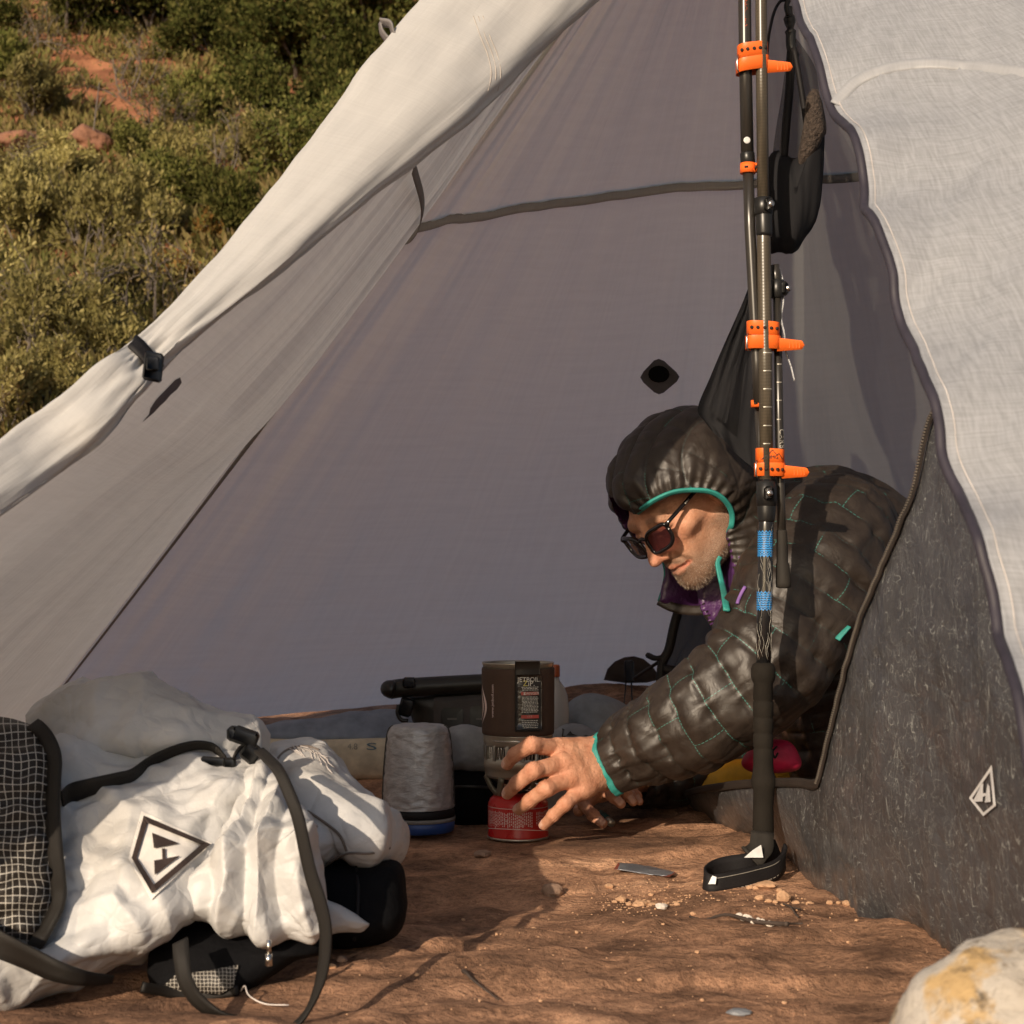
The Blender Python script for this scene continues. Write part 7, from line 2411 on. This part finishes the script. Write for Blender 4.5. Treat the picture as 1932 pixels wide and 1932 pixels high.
V, F = tube(crom([gp(454, 1886, 0.004), gp(462, 1890, 0.012), gp(470, 1902, 0.006), gp(500, 1910), gp(545, 1908)], 20), 0.0007, 5)
tag(mk('thread', V, F, M_STITCH), 'loose pale curl of thread beside the backpack strap', 'thread')
# ------------------------------------------------------------------ brush on the slope behind
def leafmat(name, c1_, c2_, c3_, trans=0.25):
    q = NT(name)
    g = q.n('ShaderNodeNewGeometry')
    oi = q.n('ShaderNodeObjectInfo')
    c = q.ramp(g.outputs['Random Per Island'], [(0.0, c1_), (0.5, c2_), (1.0, c3_)])
    hv = q.n('ShaderNodeHueSaturation')
    q.l(c, hv.inputs['Color'])
    q.l(q.math('MULTIPLY_ADD', oi.outputs['Random'], 0.9, 0.55), hv.inputs['Value'])
    d = q.n('ShaderNodeBsdfDiffuse')
    t = q.n('ShaderNodeBsdfTranslucent')
    q.l(hv.outputs[0], d.inputs[0])
    q.l(hv.outputs[0], t.inputs[0])
    m = q.n('ShaderNodeMixShader')
    m.inputs[0].default_value = trans
    q.l(d.outputs[0], m.inputs[1])
    q.l(t.outputs[0], m.inputs[2])
    q.l(m.outputs[0], q.out.inputs[0])
    return q.m
L_OAK = leafmat('dark_green_leaves', (0.045, 0.055, 0.016), (0.085, 0.092, 0.026), (0.15, 0.135, 0.045))
L_SAGE = leafmat('olive_sage_leaves', (0.21, 0.185, 0.065), (0.31, 0.27, 0.10), (0.42, 0.36, 0.16))
L_GREEN = leafmat('yellow_green_leaves', (0.10, 0.115, 0.03), (0.17, 0.17, 0.05), (0.23, 0.21, 0.07))
L_BRONZE = leafmat('bronze_leaves', (0.20, 0.10, 0.03), (0.28, 0.16, 0.05), (0.22, 0.20, 0.06))
L_STRAW = leafmat('straw_blades', (0.24, 0.18, 0.085), (0.19, 0.16, 0.06), (0.11, 0.11, 0.035))
L_TWIG = simple('grey_brush_bark', (0.15, 0.125, 0.105), 0.9, vs=12)

def leaves(C, D, size, rg, asp=2.2):
    """folded leaf quads at C pointing roughly along D"""
    n = len(C)
    D = unit(D + rg.normal(0, 0.45, (n, 3)))
    W = unit(np.cross(D, rg.normal(0, 1, (n, 3))))
    s = size * rg.uniform(0.6, 1.3, n)[:, None]
    a = C
    b = C + D * s * 0.5 + W * s * 0.5 / asp
    c = C + D * s
    e = C + D * s * 0.5 - W * s * 0.5 / asp
    V = np.stack([a, b, c, e], 1).reshape(-1, 3)
    return V, np.arange(4 * n).reshape(-1, 4)

def grow(rg, n, R, H, up_, levels, taper=0.014, spread=1.0):
    """branching stems from the foot: polylines with radii, and their tips"""
    br, tips = [], []
    def go(p, d, L, r, k):
        pts = [p]
        m = 4
        for i in range(m):
            d = unit(d + rg.normal(0, 0.20, 3) + V3(0, 0, up_ * 0.12))
            p = p + d * L / m
            pts.append(p)
            if k == 0 or i >= 2:
                tips.append((p, d))
        br.append((np.array(pts), np.linspace(r, r * 0.55, m + 1)))
        if k > 0:
            for _ in range(rg.integers(2, 4)):
                go(pts[rg.integers(2, m + 1)], unit(d + rg.normal(0, 0.55, 3) + V3(0, 0, up_ * 0.2)), L * rg.uniform(0.55, 0.8), r * 0.6, k - 1)
    for _ in range(n):
        a = rg.uniform(0, 6.28)
        t = rg.uniform(0.1, 1.0) * spread
        go(V3(0, 0, -0.05) + 0.1 * R * V3(math.cos(a), math.sin(a), 0), unit(V3(math.cos(a) * t * R / H, math.sin(a) * t * R / H, 1)), H * rg.uniform(0.38, 0.55), taper * H, levels)
    return br, tips

def brush(kind, seed):
    rg = np.random.default_rng(seed)
    if kind == 'oak':
        br, tips = grow(rg, 7, 1.0, 1.0, 0.3, 3, 0.020, 1.3)
        per, size, sp, asp, mat = 22, 0.060, 0.075, 1.7, L_OAK
    elif kind == 'sage':
        br, tips = grow(rg, 16, 0.9, 0.95, 1.2, 2, 0.012, 1.1)
        per, size, sp, asp, mat = 13, 0.070, 0.035, 2.6, L_SAGE
    elif kind == 'green':
        br, tips = grow(rg, 12, 0.9, 0.95, 0.9, 2, 0.012, 1.2)
        per, size, sp, asp, mat = 16, 0.095, 0.06, 2.2, L_GREEN
    elif kind == 'bronze':
        br, tips = grow(rg, 8, 0.9, 0.95, 0.6, 2, 0.012, 1.1)
        per, size, sp, asp, mat = 4, 0.11, 0.05, 1.4, L_BRONZE
    else:
        br, tips = grow(rg, 10, 1.0, 1.0, 0.2, 3, 0.014, 1.4)
        per, size, sp, asp, mat = 1, 0.06, 0.05, 2.0, L_STRAW
    V, F = joinm([tube(p, r, 4, False) for p, r in br if True][:420])
    T = np.array([t[0] for t in tips])
    D = np.array([t[1] for t in tips])
    C = np.repeat(T, per, 0) + rg.normal(0, sp, (len(T) * per, 3))
    LV, LF = leaves(C, np.repeat(D, per, 0), size, rg, asp)
    return (V, F), (LV, LF), mat

PROTO = {}
for kind in ('oak', 'sage', 'green', 'bronze', 'dry'):
    for k in range(2):
        PROTO[kind, k] = brush(kind, 100 + 7 * k + len(kind))
def meshdata(name, V, F, mat):
    me = bpy.data.meshes.new(name)
    me.from_pydata([tuple(v) for v in V], [], [tuple(f) for f in F])
    me.materials.append(mat)
    me.update()
    return me
MD = {}
for key, (b_, l_, mat) in PROTO.items():
    MD[key] = (meshdata('branches', *b_, L_TWIG), meshdata('foliage', *l_, mat))
def shrub(kind, var, x, y, wpx, hpx, label, name='shrub', cat='shrub', group=None):
    g = hit(x, y)
    u_ = g[1] / FPX
    rt = empty(name, g, label, cat, group)
    rt.rotation_euler = (0, 0, (x * 7.3 + y * 3.1) % 6.28)
    f_ = {'sage': 1.25, 'green': 1.25, 'dry': 1.25}.get(kind, 1.1)
    rt.scale = (wpx / 2 * u_ * f_, wpx / 2 * u_ * f_, hpx * u_ * 0.75 * f_)
    for me, nm in zip(MD[kind, var], ('branches', 'foliage')):
        o = bpy.data.objects.new(nm, me)
        COL.objects.link(o)
        o.parent = rt
        if nm == 'foliage':
            o['kind'] = 'stuff'
    return rt
G1, G2, G3, G4 = 'dark green bushes high on the slope', 'olive sagebrush on the slope', 'bare grey brush on the slope', 'yellow green shrubs on the slope'
for k, a in enumerate([(700, 230, 330, 260, 'dark green bush nearest the tent roof, touching its upper ridge'), (560, 150, 330, 230, 'dark green bush at top of slope, second in from the tent ridge'), (430, 100, 300, 210, 'dark green bush at the top edge above the grey bare brush'),
                       (270, 60, 280, 200, 'small dark green bush on the skyline left of the bare brush'), (130, 70, 260, 180, 'leftmost dark green bush near the top left corner'), (620, 330, 280, 230, 'dark green bush lower down, half behind the rolled tent door'),
                       (500, 260, 260, 200, 'dark green bush in the middle of the upper slope'), (680, 60, 320, 230, 'topmost dark green bush against the tent ridge'), (350, -10, 340, 240, 'dark green bush cut off by the top of the view'), (560, -40, 340, 240, 'dark green bush cut off at the top beside the ridge')]):
    shrub('oak', k % 2, *a, group=G1)
for k, a in enumerate([(240, 190, 220, 150, 'tangle of bare grey brush above the red bank'), (300, 250, 160, 120, 'small bare grey bush just right of the red bank'), (430, 330, 220, 170, 'bare grey brush between dark bushes and the tent roof'), (140, 640, 330, 260, 'large bare grey bush with bent branches among the sage'),
                       (300, 640, 280, 230, 'bare grey brush next to the white tent edge'), (30, 350, 200, 150, 'bare pale branches at the left edge'), (60, 110, 180, 130, 'pale dry brush in the top left corner')]):
    shrub('dry', k % 2, *a, group=G3)
for k, a in enumerate([(60, 230, 220, 150, 'olive sage on top of the red bank at left'), (40, 480, 260, 200, 'tall olive sage at the left edge, mid height'), (170, 490, 250, 200, 'broad olive sage in the middle left of the slope'), (270, 480, 220, 190, 'olive sage right of the broad one, under the bronze shrub'), (60, 690, 280, 210, 'big near olive sage at the left edge'),
                       (180, 700, 260, 190, 'near olive sage left of the tie strap'), (10, 830, 260, 180, 'lowest olive sage beside the end of the rolled door'), (110, 800, 240, 170, 'low olive sage just above the rolled door'), (250, 600, 200, 150, 'olive sage behind the bare branches'), (500, 330, 200, 140, 'olive sage under the dark bushes, touching the tent'),
                       (340, 330, 170, 120, 'small olive sage below the red bank'), (110, 350, 200, 120, 'olive sage below the round red boulder'), (-60, 600, 260, 220, 'olive sage cut off by the left edge')]):
    shrub('sage', k % 2, *a, group=G2)
for k, a in enumerate([(360, 240, 150, 130, 'yellow green shrub with upright shoots below the dark bushes'), (245, 300, 120, 90, 'small green shrub at the right foot of the red boulder'), (440, 460, 170, 150, 'yellow green shrub against the rolled tent door'), (310, 400, 180, 130, 'yellow green shrub in the middle of the slope'), (10, 170, 160, 130, 'yellow green shrub at the left edge near the top'), (400, 400, 150, 110, 'small yellow green shrub near the rolled door')]):
    shrub('green', k % 2, *a, group=G4)
shrub('bronze', 0, 400, 470, 130, 120, 'sparse bronze leaved shrub just left of the tent edge')
shrub('bronze', 1, 330, 560, 150, 130, 'bronze leaved shrub among bare twigs above the tie strap')
# tall dry stalks
for x, y, h_, lab in ((275, 500, 110, 'tall dry stalk standing up between two sages'), (172, 290, 150, 'thin dry stalk on the edge of the red bank'), (155, 520, 110, 'short dead stalk in the left sage')):
    g = hit(x, y)
    u_ = g[1] / FPX
    V, F = joinm([tube(crom([g, g + V3(6, 0, h_ * 0.5) * u_, g + V3(14, 0, h_) * u_], 12), np.linspace(2.2, 1.1, 12) * u_, 5), tube([g + V3(7, 0, h_ * 0.6) * u_, g + V3(22, 0, h_ * 0.8) * u_], 0.9 * u_, 4)])
    tag(mk('dry_stalk', V, F, L_TWIG), lab, 'stalk')
# red boulders and bank
M_RED = simple('red_rock', (0.25, 0.115, 0.065), 0.9, bump=1.0, bs=14, vs=5, bd=0.03)
for k, (x, y, a, b, lab) in enumerate([(165, 275, 84, 56, 'rounded red boulder in the hollow below the red bank'), (30, 285, 110, 44, 'low dark red boulder at the left edge of the slope'), (318, 395, 60, 70, 'pointed red rock showing between the sages')]):
    g = hit(x, y)
    u_ = g[1] / FPX
    V, F = blob(g + V3(0, 0, b * 0.25 * u_), V3(a / 2, a / 2, b / 2) * u_ * 1.15, 60 + k, 30, 44, 0.6, 2.4)
    tag(mk('boulder', V, F, M_RED), lab, 'boulder')
# tufts and low growth between the bushes: nobody could count them
rg = np.random.default_rng(77)
tv, tf, nn = [], [], 0
cents, dirs = [], []
for k in range(5200):
    x, y = rg.uniform(-120, 800) if k < 3000 else rg.uniform(-1100, -120), rg.uniform(-30, 850)
    if 110 < x < 300 and 90 < y < 260 and abs(y - (95 + (x - 110) * 0.75)) < 27:
        continue
    g = hit(x, y)
    m = 26
    a = rg.uniform(0, 6.28, m)
    cents.append(g + np.stack([np.cos(a) * 0.04, np.sin(a) * 0.04, 0 * a], -1) * rg.uniform(0.3, 2.2, m)[:, None])
    dirs.append(np.stack([np.cos(a) * 0.5, np.sin(a) * 0.5, np.ones(m)], -1))
LV, LF = leaves(np.vstack(cents), np.vstack(dirs), 0.085, rg, 4.0)
tag(mk('undergrowth', LV, LF, L_STRAW, smooth=False), 'dry grass and low growth between the bushes', 'undergrowth', kind='stuff')
